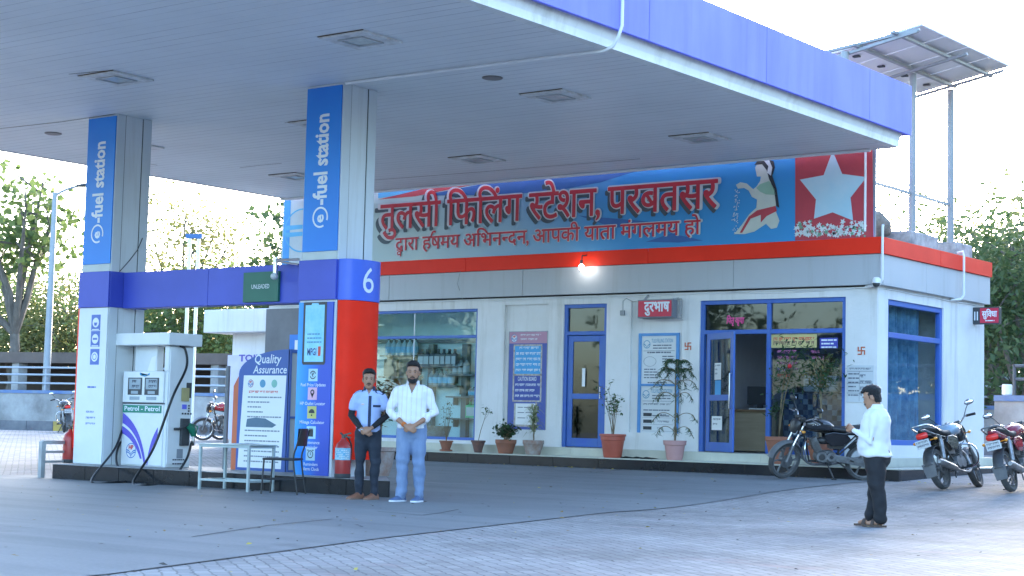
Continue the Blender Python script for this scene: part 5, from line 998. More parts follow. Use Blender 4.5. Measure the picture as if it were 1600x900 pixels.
# side sign
a = at(1521, 482, X=XW+.05); b = at(1549, 504, X=XW+.05); sg = thing('facility_sign', 'small red and black box sign with white Hindi lettering on the far side corner', 'sign', (XW+.1, 29.95, 3.2))
mb = MB(); mb.box(XW+.0, XW+.5, 29.80, 29.92, 3.03, 3.34); mb.build('sign_box', DRK, sg, bevel=.006); mb = MB(); mb.box(XW+.14, XW+.49, 29.792, 29.7985, 3.05, 3.32); sf = mb.build('sign_face', mat('sign_red', (.62, .03, .07), .4), sg)
mb = MB(); mb.text(['सु', 'िव', 'धा'], (XW+.18, 29.789, 3.16), (1, 0, 0), (0, 0, 1), w=.28, h=.16, fat=.004); mb.dashes((XW+.24, 29.789, 3.08), (1, 0, 0), (0, 0, 1), .2, 1, .1, .02, 2); mb.build('lettering', WIN, sf)
mb = MB()
for k in range(2): mb.box(XW+.03+.05*k, XW+.05+.05*k, 29.792, 29.7985, 3.1, 3.26)
mb.build('white_mark', WIN, sg)
# lit bulb, camera, door mats
q = at(905, 417, Y=25.38); lb = thing('bulb_lamp', 'bare lit white bulb hanging below the red band', 'lamp', (q.x, 25.45, q.z)); mb = MB(); mb.tube([(q.x, 25.62, 4.14), (q.x, 25.47, 4.12), (q.x, 25.45, q.z+.07)], .012, 6); mb.lathe([(.03, .05), (.03, .13)], (q.x, 25.45, q.z), 10); mb.build('holder', DRK, lb)
mb = MB(); mb.ell((q.x, 25.45, q.z), (.05, .05, .065)); mb.build('bulb', mat('bulb_glow', (1, 1, 1), .4, var=0, emit=(1, .98, .95), estr=5), lb, smooth=60)
pl = bpy.data.lights.new('bulb_light', 'POINT'); pl.energy = .15; pl.shadow_soft_size = .06; po_ = bpy.data.objects.new('bulb_light', pl); COL.objects.link(po_); po_.location = (q.x, 25.40, q.z-.02)
q = at(1367, 440, Y=25.5); cc = thing('security_camera', 'small white security camera with dark lens at the building corner', 'camera', (q.x, 25.55, q.z)); mb = MB(); mb.lathe([(.075, .0), (.075, .05), (.05, .09), (.02, .1)], (q.x, 25.56, q.z-.02), 14); mb.build('housing', PVC, cc, smooth=50); mb = MB(); mb.ell((q.x, 25.55, q.z-.03), (.06, .06, .06)); mb.build('lens', DRK, cc, smooth=60); mb = MB(); mb.box(q.x-.03, q.x+.03, 25.56, 25.66, q.z+.0, q.z+.05); mb.build('bracket', PVC, cc)
def doormat(u, v, lab, s):
    c = at(u, v, Z=.446); mb = MB(); n = 14; A = []
    for j in range(3):
        for i in range(n+1): A.append((c.x-.38+.76*i/n, 25.14+.11*j+.01*sin(i), .449+.035*abs(sin(i*.8+s))*(1-.3*j)*(1 if i in range(1, n) else .6)))
    mb.add(A, [(j*(n+1)+i, j*(n+1)+i+1, (j+1)*(n+1)+i+1, (j+1)*(n+1)+i) for j in range(2) for i in range(n)]); o = mb.build('door_mat', mat('mat_black', (.03, .035, .03), .95, bump=.6, bscale=90)); md = o.modifiers.new('t', 'SOLIDIFY'); md.thickness = .012; tag(o, lab, 'door mat', 'curled black door mats')
doormat(884, 703, 'curled black mat on the step before the closed blue door', 0); doormat(1142, 716, 'curled black mat on the step before the open office door', 1.3)
# ================================================================== ROOF: SOLAR ARRAY
STL = mat('galvanised', (.30, .31, .31), .5, metal=.15, var=.12, scale=4); PVB = mat('panel_back', (.66, .66, .65), .5, var=.05); CNB = mat('concrete_block', (.50, .49, .47), .95, c2=(.22, .21, .21), scale=4, bump=.4, bscale=25)
A = at(1440, 39, X=-11.45); B = at(1578, 104, X=-11.45); Cc = at(1437, 146, Y=B.y)
e1 = B-A; e2 = Cc-B; D = A+e2
sa = thing('solar_array', 'tilted solar panel array on tall steel posts above the roof', 'solar panels', ((A+B+Cc+D)/4).to_tuple())
sp = lambda a, b, h=0: A+e1*a+e2*b+e1.cross(e2).normalized()*(-h if e1.cross(e2).z < 0 else h)
for i in range(4):
    a0, a1 = i/4+.004, (i+1)/4-.004
    mb = MB(); c = [sp(a, b, h) for h in (0, .035) for a, b in ((a0, 0), (a1, 0), (a1, 1), (a0, 1))]; mb.add(c, [(3, 2, 1, 0), (4, 5, 6, 7), (0, 1, 5, 4), (1, 2, 6, 5), (2, 3, 7, 6), (3, 0, 4, 7)])
    pn = mb.build('solar_panel', PVB, sa)
    mb = MB(); q = [sp(a, b, .037) for a, b in ((a0+.01, .01), (a1-.01, .01), (a1-.01, .99), (a0+.01, .99))]; mb.add(q, [(0, 1, 2, 3)]); mb.build('cell_face', mat('solar_cell', (.01, .015, .04), .1), pn)
    mb = MB(); mb.obox(sp((a0+a1)/2, .8, -.02), (.12, .08, .03)); mb.build('junction_box', DRK, pn)
mb = MB()
for b in (.22, .62): mb.bar(sp(-.08, b, -.06), sp(1.02, b, -.06), .07, .05)
for a in (-.03, .5, .93): mb.bar(sp(a, .02, -.12), sp(a, 1.0, -.12), .06, .05)
mb.bar(sp(-.03, .0, -.1), sp(-.03, .8, -.1)+V((-1.0, 0, 0)), .06, .05); mb.build('rack', STL, sa, bevel=.004)
for x, y, zb in ((-12.6, 28.45, 4.12), (-12.6, 30.19, 4.12), (-12.75, 26.0, 5.0), (-14.4, 28.5, 4.12), (-14.4, 30.19, 4.12)):
    N = e1.cross(e2); zt = A.z-((x-A.x)*N.x+(y-A.y)*N.y)/N.z
    mb = MB(); mb.tube([(x, y, zb), (x, y, zt-.1)], .065, 12); mb.build('post', STL, sa, smooth=40)
mb = MB(); mb.bar((-12.62, 25.7, 5.32), (-12.62, 30.19, 5.32), .05); mb.bar((-14.4, 28.5, 5.5), (-14.4, 30.19, 5.5), .05); mb.build('tie_bar', STL, sa)
for y0, y1, h, l in ((27.55, 28.75, .42, 'rough concrete ballast block under the nearer solar post on the roof'), (29.55, 30.34, .42, 'rough concrete ballast block under the outer solar post at the roof end')):
    mb = MB(); mb.box(-13.1, -12.22, y0, y1, 4.122, 4.122+h); tag(mb.build('ballast_block', CNB, bevel=.03), l, 'concrete block', 'concrete blocks on the roof')
SCK = mat('sackcloth', (.38, .34, .29), .95, c2=(.14, .13, .11), scale=5, bump=.5, bscale=12)
def sack(c, r, R, l, m):
    mb = MB(); mb.ell((0, 0, 0), r, 18, 12); v = []
    for p in mb.v: q = V(p); q *= 1+.22*NZ.noise(q*4+V(c)); v.append(V(c)+R @ q)
    mb.v = v; return tag(mb.build('sack', m, smooth=60), l, 'sack', 'sacks on the roof')
sack((-12.9, 26.1, 4.42), (.26, .34, .30), M.Rotation(.2, 3, 'X'), 'upright dark olive sack on the roof next to the banner end', mat('olive_cloth', (.20, .18, .15), .95, c2=(.07, .07, .06), scale=5)); sack((-12.7, 27.1, 4.62), (.28, .42, .17), M.Rotation(-.35, 3, 'X'), 'pale grey sack slumped over the nearer roof block', SCK)

# ================================================================== LEFT BACKGROUND
to = thing('toilet_block', 'small white toilet block with projecting slab roof and purple sign', 'toilet block', (-28.1, 27.3, gz(27)))
mb = MB(); mb.box(-28.5, -26.35, 27.0, 29.2, 0.2, 2.9); mb.build('wall', WHT, to)
mb = MB(); mb.box(-28.95, -26.2, 26.5, 29.4, 2.9, 3.42); mb.build('roof_slab', WHT, to, bevel=.02)
q0, q1 = at(357, 555, Y=26.98), at(424, 600, Y=26.98); mb = MB(); mb.box(q0.x, q1.x, 26.96, 26.995, q0.z-1.9, q0.z); sg = mb.build('sign_board', mat('sign_lilac', (.62, .60, .74), .5), to); mb = MB(); q = at(373, 557.5, Y=26.95); mb.text('TOILET', (q.x, 26.955, q.z-.10), (1, 0, 0), (0, 0, 1), w=1.05, h=.21, bold=.03); mb.build('lettering', inkmat('toilet_ink', (.10, .08, .40)), sg)
mb = MB(); mb.tube([(-26.3, 26.4, 3.5), (-26.0, 26.2, 3.6), (-25.7, 26.0, 3.58)], [.05, .08, .08], 8); mb.build('flood_lamp', STL, to)
mb = MB(); q = at(463, 548, Y=25.70); mb.mat(0).box(q.x-.18, q.x+.18, 25.67, 25.7, q.z-.34, q.z+.34); mb.mat(1).box(q.x-.02, q.x+.12, 25.665, 25.669, q.z-.2, q.z+.22); tag(mb.build('wall_notice', [mat('notice_blue', (.03, .2, .62), .5), MATS['paper']]), 'small blue and white notice at the dark left end of the building', 'notice')
q = at(291, 690, t=46); vp = thing('vent_pipes', 'pair of tall white tank vent pipes with blue caps', 'vent pipes', (q.x, q.y, gz(q.y)))
for s in (-.12, .12): mb = MB(); mb.tube([(q.x+s*.8, q.y+s*.6, gz(q.y)), (q.x+s*.8, q.y+s*.6, 5.85)], .05, 10); mb.build('pipe', PVC, vp, smooth=40)
mb = MB(); mb.bar((q.x-.2, q.y-.12, 5.92), (q.x+.2, q.y+.12, 5.92), .12); mb.build('cap', mat('cap_blue', (.03, .12, .3), .5), vp); mb = MB(); mb.bar((q.x-.1, q.y-.07, 3.1), (q.x+.1, q.y+.07, 3.1), .03); mb.build('tie', PVC, vp)
# street wall, shed, railing
def along(d0, s): p = K0+kd*s+kn*d0; return V((p.x, p.y, gz(min(p.y, 70))))
WLM = mat('old_plaster', (.42, .41, .39), .95, c2=(.20, .19, .18), scale=.9, bump=.3, bscale=6); STB = mat('stripe_blue', (.07, .15, .36), .7, c2=(.20, .25, .33), scale=1)
def wseg(mb, d0, th, s0, s1, z0, z1, n=24):
    for i in range(n):
        a, b = s0+(s1-s0)*i/n, s0+(s1-s0)*(i+1)/n; P_ = [along(d, s) for d, s in ((d0, a), (d0, b), (d0+th, b), (d0+th, a))]
        mb.add([V((p.x, p.y, p.z+z)) for z in (z0, z1) for p in P_], [(3, 2, 1, 0), (4, 5, 6, 7), (0, 1, 5, 4), (1, 2, 6, 5), (2, 3, 7, 6), (3, 0, 4, 7)])
S0, S1 = -12, 48
if (at(300, 670)-K0).dot(kd) < 0: S0, S1 = -48, 12
lw = thing('street_wall', 'long stained plaster wall with a blue top stripe along the street', 'wall', along(3.4, 0)); mb = MB(); wseg(mb, 3.4, .3, S0, S1, -.1, 1.18); mb.build('plaster_wall', WLM, lw); mb = MB(); wseg(mb, 3.37, .36, S0, S1, 1.182, 1.29); mb.build('coping', STB, lw)
sh = thing('roadside_shed', 'long low brown roofed shed behind the street wall', 'shed', along(9, 0)); mb = MB(); wseg(mb, 8, 5, S0, S0+40 if S0 < -20 else S1-20, 2.35, 2.75, 1); mb.build('roof', mat('shed_roof', (.16, .12, .10), .9, c2=(.09, .07, .06), scale=.6), sh); mb = MB(); wseg(mb, 12.6, .2, S0, S1, 0, 2.3, 4); mb.build('back_wall', mat('shed_wall', (.12, .10, .09), .9), sh)
for i in range(14): s = S0+(S1-S0)*(i+.5)/14; mb = MB(); p = along(8.3, s); mb.box(p.x-.2, p.x+.2, p.y-.2, p.y+.2, p.z-.1, p.z+2.35); mb.build('post', WLM, sh)
rr = thing('pipe_railing', 'white and blue pipe railing above the street wall', 'railing', along(5, 0)); mb = MB()
for z in (1.55, 1.85, 2.1): mb.tube([along(5, S0+(S1-S0)*i/12)+V((0, 0, z)) for i in range(13)], .035, 6)
for i in range(25): p = along(5, S0+(S1-S0)*i/24); mb.tube([p, p+V((0, 0, 2.12))], .03, 6)
mb.build('pipes', mat('rail_pale', (.38, .42, .47), .5), rr)
# street lamp
q = at(69, 668); pz = gz(q.y); hh = 1+(at(80, 297, t=(q-CP).dot(CF)).z-1); sl = thing('street_lamp', 'tall grey street lamp with a single arm and flat lamp head', 'street lamp', (q.x, q.y, pz))
LMM = mat('lamp_grey', (.30, .33, .35), .5, metal=.3); mb = MB(); mb.tube([(q.x, q.y, pz-.1), (q.x, q.y, pz+.1)], .2, 10); mb.build('base', LMM, sl); mb = MB(); mb.tube([(q.x, q.y, pz), (q.x, q.y, hh)], [.15, .09], 10); mb.build('pole', LMM, sl, smooth=40)
dv = CR*1.0; mb = MB(); top = V((q.x, q.y, hh)); mb.tube([top-V((0, 0, .1)), top+dv*.4+V((0, 0, .12)), top+dv*.85+V((0, 0, .25))], .045, 8); mb.build('arm', LMM, sl, smooth=40)
mb = MB(); c = top+dv*1.1+V((0, 0, .27)); mb.ell(c, (.42, .14, .07), 14, 8, V((dv.x, dv.y, .1)).to_track_quat('X', 'Z').to_matrix()); mb.build('lamp_head', DRK, sl, smooth=60)
# right hand wall
rw = thing('yard_wall', 'rough grey yard wall with a blue stripe behind the right side of the building', 'wall', (-9, 36, gz(36))); Yr = 36.0; zt = at(1570, 622, Y=Yr).z
mb = MB(); mb.box(-14, 2, Yr, Yr+.25, .2, zt-.07); mb.build('plaster_wall', WLM, rw); mb = MB(); mb.box(-14, 2, Yr-.04, Yr+.29, zt-.068, zt+.06); mb.build('coping', STB, rw)
mb = MB(); 
for z in (.45, .75): mb.tube([(-14, Yr+1.2, zt+z), (2, Yr+1.2, zt+z)], .04, 6)
for i in range(9): mb.tube([(-14+2*i, Yr+1.2, .2), (-14+2*i, Yr+1.2, zt+.78)], .04, 6)
tag(mb.build('yard_railing', mat('rail_dark', (.10, .11, .12), .6)), 'pipe railing behind the right hand yard wall', 'railing')
q = at(1573, 615, Y=Yr+.1); mb = MB(); mb.lathe([(.09, 0), (.11, .02), (.11, .22), (.09, .24)], (q.x, Yr+.12, zt+.062), 14); tag(mb.build('white_drum', PVC, smooth=40), 'small white drum on top of the yard wall', 'drum')

# ================================================================== TREES
BRK = mat('bark', (.20, .17, .14), .95, c2=(.10, .085, .07), scale=6, bump=.6, bscale=18, stretch=(1, 1, .3))
L1 = leafmat('leaf_fresh', (.08, .13, .04), (.18, .24, .08), .55); L2 = leafmat('leaf_dark', (.05, .09, .035), (.11, .16, .06), .5); L3 = leafmat('leaf_yellow_green', (.11, .14, .045), (.28, .26, .09), .55); L4 = leafmat('leaf_feathery', (.08, .12, .055), (.17, .20, .09), .55)
def tree(label, loc, H, R, seed, n, leaf, lm, tf=.28, tr=.18, clump=.6, flat=.38, limbs=6, lean=(0, 0), asp=1.6, group=None, name='tree', subs=4, zc=.66):
    rd = random.Random(seed); o = thing(name, label, 'tree', loc, group=group); mb = MB(); tips = []
    base = V(loc); fork = base+V((lean[0]*H*.3, lean[1]*H*.3, H*tf)); N = 6
    mb.tube([base.lerp(fork, i/N)+V((rd.gauss(0, .05), rd.gauss(0, .05), 0))*(1 if 0 < i < N else 0)-V((0, 0, .15 if i == 0 else 0)) for i in range(N+1)], [tr*(1.25 if i == 0 else 1)*(1-.35*i/N) for i in range(N+1)], 10)
    cc = base+V((lean[0]*H, lean[1]*H, H*zc))
    for k in range(limbs):
        a = 2*pi*k/limbs+rd.uniform(-.5, .5); rr_ = R*rd.uniform(.35, .85); e = cc+V((cos(a)*rr_, sin(a)*rr_, H*flat*rd.uniform(-.75, .75)))
        if k == 0: e = cc+V((rd.uniform(-.3, .3)*R, rd.uniform(-.3, .3)*R, H*flat*.8))
        m_ = fork.lerp(e, .5)+V((0, 0, H*.04)); mb.tube([fork, fork.lerp(m_, .5)+V((rd.gauss(0, .12), rd.gauss(0, .12), 0)), m_, m_.lerp(e, .6), e], [tr*.55, tr*.45, tr*.33, tr*.2, tr*.07], 6); tips += [e, m_.lerp(e, .5)]
        for j in range(subs):
            s = m_.lerp(e, rd.uniform(.0, .9)); d = V((rd.gauss(0, 1), rd.gauss(0, 1), rd.gauss(.15, .7))).normalized()*R*rd.uniform(.25, .6); t = s+d
            mb.tube([s, s.lerp(t, .5)+V((0, 0, .06)), t], [tr*.2, tr*.12, tr*.04], 5); tips += [t, s.lerp(t, .6)]
            if rd.random() < .6: t2 = t+V((rd.gauss(0, 1), rd.gauss(0, 1), rd.gauss(0, .5))).normalized()*R*.25; mb.tube([t, t2], [tr*.05, tr*.03], 4); tips.append(t2)
    mb.build('trunk', BRK, o, smooth=60)
    mb = MB(); vs_, fs = [], []; wts = [rd.uniform(.3, 1.6) for _ in tips]
    for k in rd.choices(range(len(tips)), wts, k=n):
        t = tips[k]; s = clump*(.6+.5*wts[k]); c = t+V((rd.gauss(0, s), rd.gauss(0, s), rd.gauss(0, s*.6))); l = leaf*rd.uniform(.6, 1.3)
        u = V((rd.gauss(0, 1), rd.gauss(0, 1), rd.gauss(-.2, .6))).normalized(); w_ = u.cross(V((rd.gauss(0, 1), rd.gauss(0, 1), rd.gauss(0, 1)))).normalized()*(l/asp*.5); u = u*l*.5
        i = len(vs_); vs_ += [c-u, c-u*.1+w_, c+u, c-u*.1-w_]; fs.append((i, i+1, i+2, i+3))
    mb.add(vs_, fs); mb.build('crown', lm, o, recalc=False); return o
def tat(u, t, dz=0): p = at(u, 700, t=t); return (p.x, p.y, gz(min(p.y, 70)))
q = at(16, 664); tree('roadside tree with bare forked grey trunk beside the street lamp', (q.x, q.y, gz(q.y)), 10.2, 3.4, 11, 1350, .32, L1, .34, .28, .46, .24, 7, asp=1.35, name='roadside_tree', zc=.74)
g = 'trees in the left background'
def lt(u, t, H, R, sd, n, leaf, lm, label, **k): tree(label, tat(u, t), H, R, sd, n, leaf, lm, group=g, **k)
lt(95, 92, 7.4, 4.6, 21, 8500, .26, L3, 'yellow green bushy tree directly behind the street lamp pole', tf=.15, clump=.9)
lt(-20, 95, 8.0, 5.5, 27, 8500, .26, L1, 'bushy green tree at the far left edge behind the roadside tree', tf=.15, clump=.9)
lt(175, 96, 8.2, 5, 22, 6000, .26, L1, 'bushy green tree hidden behind the left pillar', tf=.15, clump=.9)
lt(272, 88, 13.0, 4.2, 23, 3000, .24, L3, 'tall sparse tree with yellowing leaves rising above the blue beam', tf=.3, clump=.62, limbs=8, flat=.36)
lt(252, 84, 7.2, 4.5, 24, 9000, .25, L1, 'low green tree seen through the gap above the dispenser', tf=.12, clump=.9)
lt(335, 90, 7.6, 4.6, 25, 9000, .26, L3, 'mid green tree right of the white vent pipes', tf=.14, clump=.9)
lt(412, 84, 7.2, 4.4, 26, 9000, .25, L1, 'green tree behind the toilet block roof', tf=.14, clump=.9)
lt(432, 62, 9.0, 1.7, 28, 2000, .24, L2, 'dark leaved upright tree beside the left end of the banner', tf=.3, clump=.42, asp=1.3)
g = 'feathery trees behind the building'
lt(1462, 60, 7.6, 4.6, 31, 7000, .30, L4, 'feathery tree behind the solar array posts', tf=.2, clump=.75, asp=2.6, flat=.3)
lt(1548, 52, 8.4, 4.6, 32, 9000, .28, L4, 'tall feathery tree at the right edge above the red facility sign', tf=.2, clump=.7, asp=2.6, flat=.34)
lt(1600, 47, 6.6, 3.8, 33, 7000, .26, L2, 'dense dark feathery tree at the far right behind the yard wall', tf=.14, clump=.7, asp=2.4, flat=.36)
lt(1560, 66, 6.4, 4.6, 34, 6500, .30, L4, 'low spreading tree deep behind the yard wall', tf=.12, clump=.85, asp=2.4)
lt(1508, 70, 7.0, 4.8, 36, 5000, .30, L3, 'pale feathery tree far behind the roof end', tf=.14, clump=.85, asp=2.4)
lt(1655, 56, 8.2, 4.8, 35, 6500, .28, L4, 'feathery tree mostly outside the right edge', tf=.14, clump=.8, asp=2.4)
# trees across the road behind the camera, seen only as reflections in the glass
for i, (x, y, H) in enumerate(((-46, -26, 9), (-36, -33, 7.5), (-26, -30, 10), (-16, -36, 8), (-56, -14, 8.5), (-7, -40, 9))): tree(['broad dark tree across the road reflected in the shop glass', 'low dark tree across the road', 'tallest dark tree across the road', 'rounded dark tree across the road', 'dark tree far along the road', 'dark tree at the road bend'][i], (x, y, gz(y)), H, 5.5, 60+i, 5000, .34, L2, tf=.15, clump=1.0, group='trees across the road')

for i, (x, y, H, R) in enumerate(((13, 8, 8.5, 4), (11, 16, 8.5, 4.4), (8, 23, 7.5, 4.2), (9, 31, 8, 4.5), (3.5, 38, 8, 4), (-6, 45, 7.5, 4), (-.5, 49, 8.5, 4.6), (6, 46, 8, 4.4))): tree(['tall dense tree nearest the road beyond the right edge of the yard', 'broad dense tree second along the right edge of the yard', 'dense tree in the middle of the right edge of the yard', 'tallest dense tree at the right edge of the yard', 'dense tree by the far end of the yard wall', 'dense tree deep behind the yard wall', 'broad dense tree deepest behind the yard wall', 'dense tree behind the yard wall furthest right'][i], (x, y, gz(y)), H, R, 80+i, 6500, .38, L2, tf=.12, clump=.9, flat=.42, zc=.56, group='trees along the right edge of the yard')  # out of view, added to shade the side wall and dim its window reflections
# ================================================================== POTTED PLANTS
TER = mat('terracotta', (.36, .13, .07), .85, c2=(.27, .12, .08), scale=5); TRW = mat('weathered_clay', (.30, .17, .12), .95, c2=(.40, .36, .33), scale=7); PLR = mat('red_plastic_pot', (.46, .10, .06), .5, var=.15); PNK = mat('pink_pot', (.52, .28, .26), .6, var=.1); DKP_ = mat('dark_pot', (.10, .07, .07), .7, c2=(.22, .10, .07), scale=6); SOI = mat('soil', (.06, .045, .03), .95)
STM = mat('stem', (.22, .17, .10), .9, var=.3, scale=20); LP = leafmat('plant_leaf', (.03, .08, .02), (.09, .17, .05), .3); LPV = leafmat('plant_variegated', (.14, .20, .07), (.40, .42, .22), .3); LPD = leafmat('plant_dark', (.02, .05, .02), (.05, .11, .04), .25); LPO = leafmat('plant_olive', (.06, .08, .02), (.20, .17, .05), .3); LCR = leafmat('plant_croton', (.04, .07, .02), (.16, .08, .03), .3)
def leaves(mb, pts, n, sz, sd, rd, asp=1.8, droop=0):
    for _ in range(n):
        c = V(rd.choice(pts))+V((rd.gauss(0, sd), rd.gauss(0, sd), rd.gauss(0, sd))); u = V((rd.gauss(0, 1), rd.gauss(0, 1), rd.gauss(-droop, .6))).normalized(); l = sz*rd.uniform(.6, 1.3); w_ = u.cross(V((rd.gauss(0, .4), rd.gauss(0, .4), 1))).normalized()*l/asp*.5
        mb.add([c-u*l*.5, c+w_, c+u*l*.5-V((0, 0, l*.1)), c-w_], [(0, 1, 2, 3)])
def pot(o, prof, m, n=18, rim=True):
    mb = MB(); mb.lathe(prof, n=n); r, h = prof[-1]; o.scale = PSC.pop(0)
    mb2 = MB(); mb2.lathe([(r*.93, h-.03), (r*.9, h-.025)], n=n); p = mb.build('pot', m, o, smooth=40, world=False); mb2.build('soil', SOI, o, world=False); return p
def plant(u, v, label, prof, pm, z=.447, X=None, Y=None):
    p = at(u, v, Z=z) if Y is None else V((at(u, v, Y=Y).x, Y, z)); return thing('potted_plant', label, 'potted plant', (p.x, p.y, z), (0, 0, random.uniform(0, 6)), 'potted plants along the front step'), prof[-1][1]
rd = random.Random(9)
def wig(h, lean=0, n=6, j=.015): return [V((lean*i/n+rd.gauss(0, j)*(i > 0), rd.gauss(0, j)*(i > 0), h*i/n)) for i in range(n+1)]
def shrub(o, hp, H, R, ns, nl, sz, lm, sd=.05, asp=1.8, r0=.012, flowers=0, bare=0):
    ms, ml, tips = MB(), MB(), []
    for k in range(ns):
        a = rd.uniform(0, 6.28); e = V((cos(a)*R*rd.uniform(.2, 1), sin(a)*R*rd.uniform(.2, 1), hp+H*rd.uniform(.55, 1))); b = V((rd.gauss(0, .02), rd.gauss(0, .02), hp-.03)); m_ = b.lerp(e, .5)+V((rd.gauss(0, .03), rd.gauss(0, .03), H*.06)); ms.tube([b, m_, e], [r0, r0*.7, r0*.25], 5)
        for q in range(4):
            t = m_.lerp(e, q/3); 
            f = t+V((rd.gauss(0, 1), rd.gauss(0, 1), rd.gauss(.4, .6))).normalized()*R*.45; ms.tube([t, f], [r0*.4, r0*.15], 4); tips += [f, t] if rd.random() > bare else []
    ms.build('stem', STM, o, smooth=60, world=False)
    if tips: leaves(ml, tips, nl, sz, sd, rd, asp); ml.build('foliage', lm, o, recalc=False, world=False)
    if flowers:
        mf = MB()
        for k in range(flowers): mf.ell(rd.choice(tips)+V((0, 0, .02)), (.03, .03, .025), 8, 5)
        mf.build('flower', mat('red_flower', (.6, .02, .03), .5), o, world=False)
PSC = [(.62, .62, .62), (.66, .66, .63), (.66, .66, .78), (.66, .66, .80), (.68, .68, .72), (.76, .76, .84), (.78, .78, .90), (.85, .85, .90), (1, 1, 1)]
# bare shrub with saucer by the shop window
pf = [(.10, .0), (.20, .01), (.20, .05), (.13, .06), (.14, .1), (.20, .28), (.22, .29), (.22, .33), (.20, .33)]
o, h = plant(697, 696, 'sparse nearly bare shrub in a clay pot with saucer in front of the shop window', pf, TER, Y=25.18); pot(o, pf, TER); shrub(o, h, 1.25, .35, 5, 110, .055, LPO, .03, 1.6, .01, bare=.4)
pf = [(.11, 0), (.15, .18), (.19, .30), (.21, .31), (.21, .36), (.195, .36)]
o, h = plant(747, 700, 'thin slanting stem with a few top leaves in a small dark pot', pf, DKP_, Y=25.18); o.rotation_euler = (0, 0, 0); pot(o, pf, DKP_); mb = MB(); s_ = [V((0, 0, h-.03)), V((.08, 0, h+.3)), V((.20, 0, h+.62)), V((.26, 0, h+.84)), V((.22, 0, h+.98))]; mb.tube(s_, [.012, .01, .008, .006, .003], 6); mb.tube([s_[2], V((.38, .03, h+.86)), V((.46, 0, h+.88))], .004, 5); mb.build('stem', STM, o, world=False, smooth=60); mb = MB(); leaves(mb, [s_[4], s_[3], V((.44, 0, h+.88)), V((.3, .05, h+.92))], 34, .09, .05, rd, 1.6); mb.build('foliage', LP, o, recalc=False, world=False)
pf = [(.20, 0), (.24, .12), (.285, .24), (.30, .25), (.30, .33), (.27, .33)]
o, h = plant(790, 705, 'low dark glossy leafed plant in a wide terracotta pot', pf, TER, Y=25.16); pot(o, pf, TER, 22); shrub(o, h, .32, .36, 16, 420, .10, LPD, .05, 1.3, .012)
o, h = plant(833, 705, 'spiky variegated grass plant in a wide weathered clay pot', pf, TRW, Y=25.14); pot(o, pf, TRW, 22); mb = MB(); mb.tube(wig(.5), .02, 6); mb.v = [(x, y, z+h-.05) for x, y, z in mb.v]; mb.build('stem', STM, o, world=False, smooth=60); mb = MB()
for k in range(150):
    a = rd.uniform(0, 6.28); b0 = V((rd.gauss(0, .03), rd.gauss(0, .03), h+rd.choice([rd.uniform(.15, .5), rd.uniform(.4, .75)]))); l = rd.uniform(.2, .42); d = V((cos(a), sin(a), rd.uniform(.1, 1.1))).normalized(); w_ = d.cross(V((0, 0, 1))).normalized()*.011; m_ = b0+d*l*.55; e = b0+d*l+V((0, 0, -l*.45)); mb.add([b0-w_, b0+w_, m_+w_*1.2, e, m_-w_*1.2], [(0, 1, 2, 4), (4, 2, 3)])
mb.build('foliage', LPV, o, recalc=False, world=False)
pf = [(.22, 0), (.24, .04), (.30, .42), (.32, .43), (.325, .52), (.35, .53), (.35, .58), (.31, .58)]
o, h = plant(957, 711, 'sparse airy shrub in a tall red plastic pot right of the closed door', pf, PLR, Y=25.12); pot(o, pf, PLR, 24); shrub(o, h, 1.35, .40, 8, 260, .075, LP, .04, 1.5, .011, bare=.25)
pf = [(.17, 0), (.19, .05), (.23, .30), (.26, .31), (.27, .40), (.24, .40)]
o, h = plant(1054, 715, 'tall tiered pine like plant in a pink pot in front of the rate board', pf, PNK, Y=25.12); o.rotation_euler = (0, 0, .3); pot(o, pf, PNK, 22); mb = MB(); ml = MB(); mb.tube(wig(1.62, 0, 6, .008), [.026, .024, .022, .019, .016, .012, .008], 8); tw = []
for z, R_, nb in ((.22, .42, 4), (.50, .55, 4), (.92, .48, 5), (1.18, .52, 5), (1.42, .50, 5), (1.60, .34, 5)):
    for k in range(nb):
        a = 6.28*k/nb+rd.uniform(-.4, .4); d = V((cos(a), sin(a), 0)); P_ = [V((0, 0, z)), V((0, 0, z+.10))+d*R_*.4, V((0, 0, z+.08))+d*R_*.75, V((0, 0, z-.06))+d*R_]; P_ = spl(P_, 4); mb.tube(P_, [.008]*len(P_), 5)
        dens = 1 if z > 1.3 else .45
        for t in P_[3 if z > 1.3 else 8:]:
            for q in range(int(10*dens)): c = t+V((rd.gauss(0, .02), rd.gauss(0, .02), 0)); e = c+V((rd.gauss(0, .05), rd.gauss(0, .05), -rd.uniform(.03, .09))); w_ = (e-c).cross(V((rd.gauss(0, 1), rd.gauss(0, 1), .3))).normalized()*.007; ml.add([c-w_, c+w_, e+w_*.4, e-w_*.4], [(0, 1, 2, 3)])
mb.v = [(x, y, z+h-.04) for x, y, z in mb.v]; ml.v = [(x, y, z+h-.04) for x, y, z in ml.v]; mb.build('stem', STM, o, world=False, smooth=60); ml.build('foliage', LPD, o, recalc=False, world=False)
pf = [(.16, 0), (.20, .15), (.27, .42), (.29, .43), (.29, .50), (.26, .50)]
o, h = plant(1216, 722, 'leaning oleander with grey stems in a clay pot behind the black motorcycle', pf, TER, Y=25.18); o.rotation_euler = (0, 0, 0); pot(o, pf, TER, 22); mb = MB(); tips = []
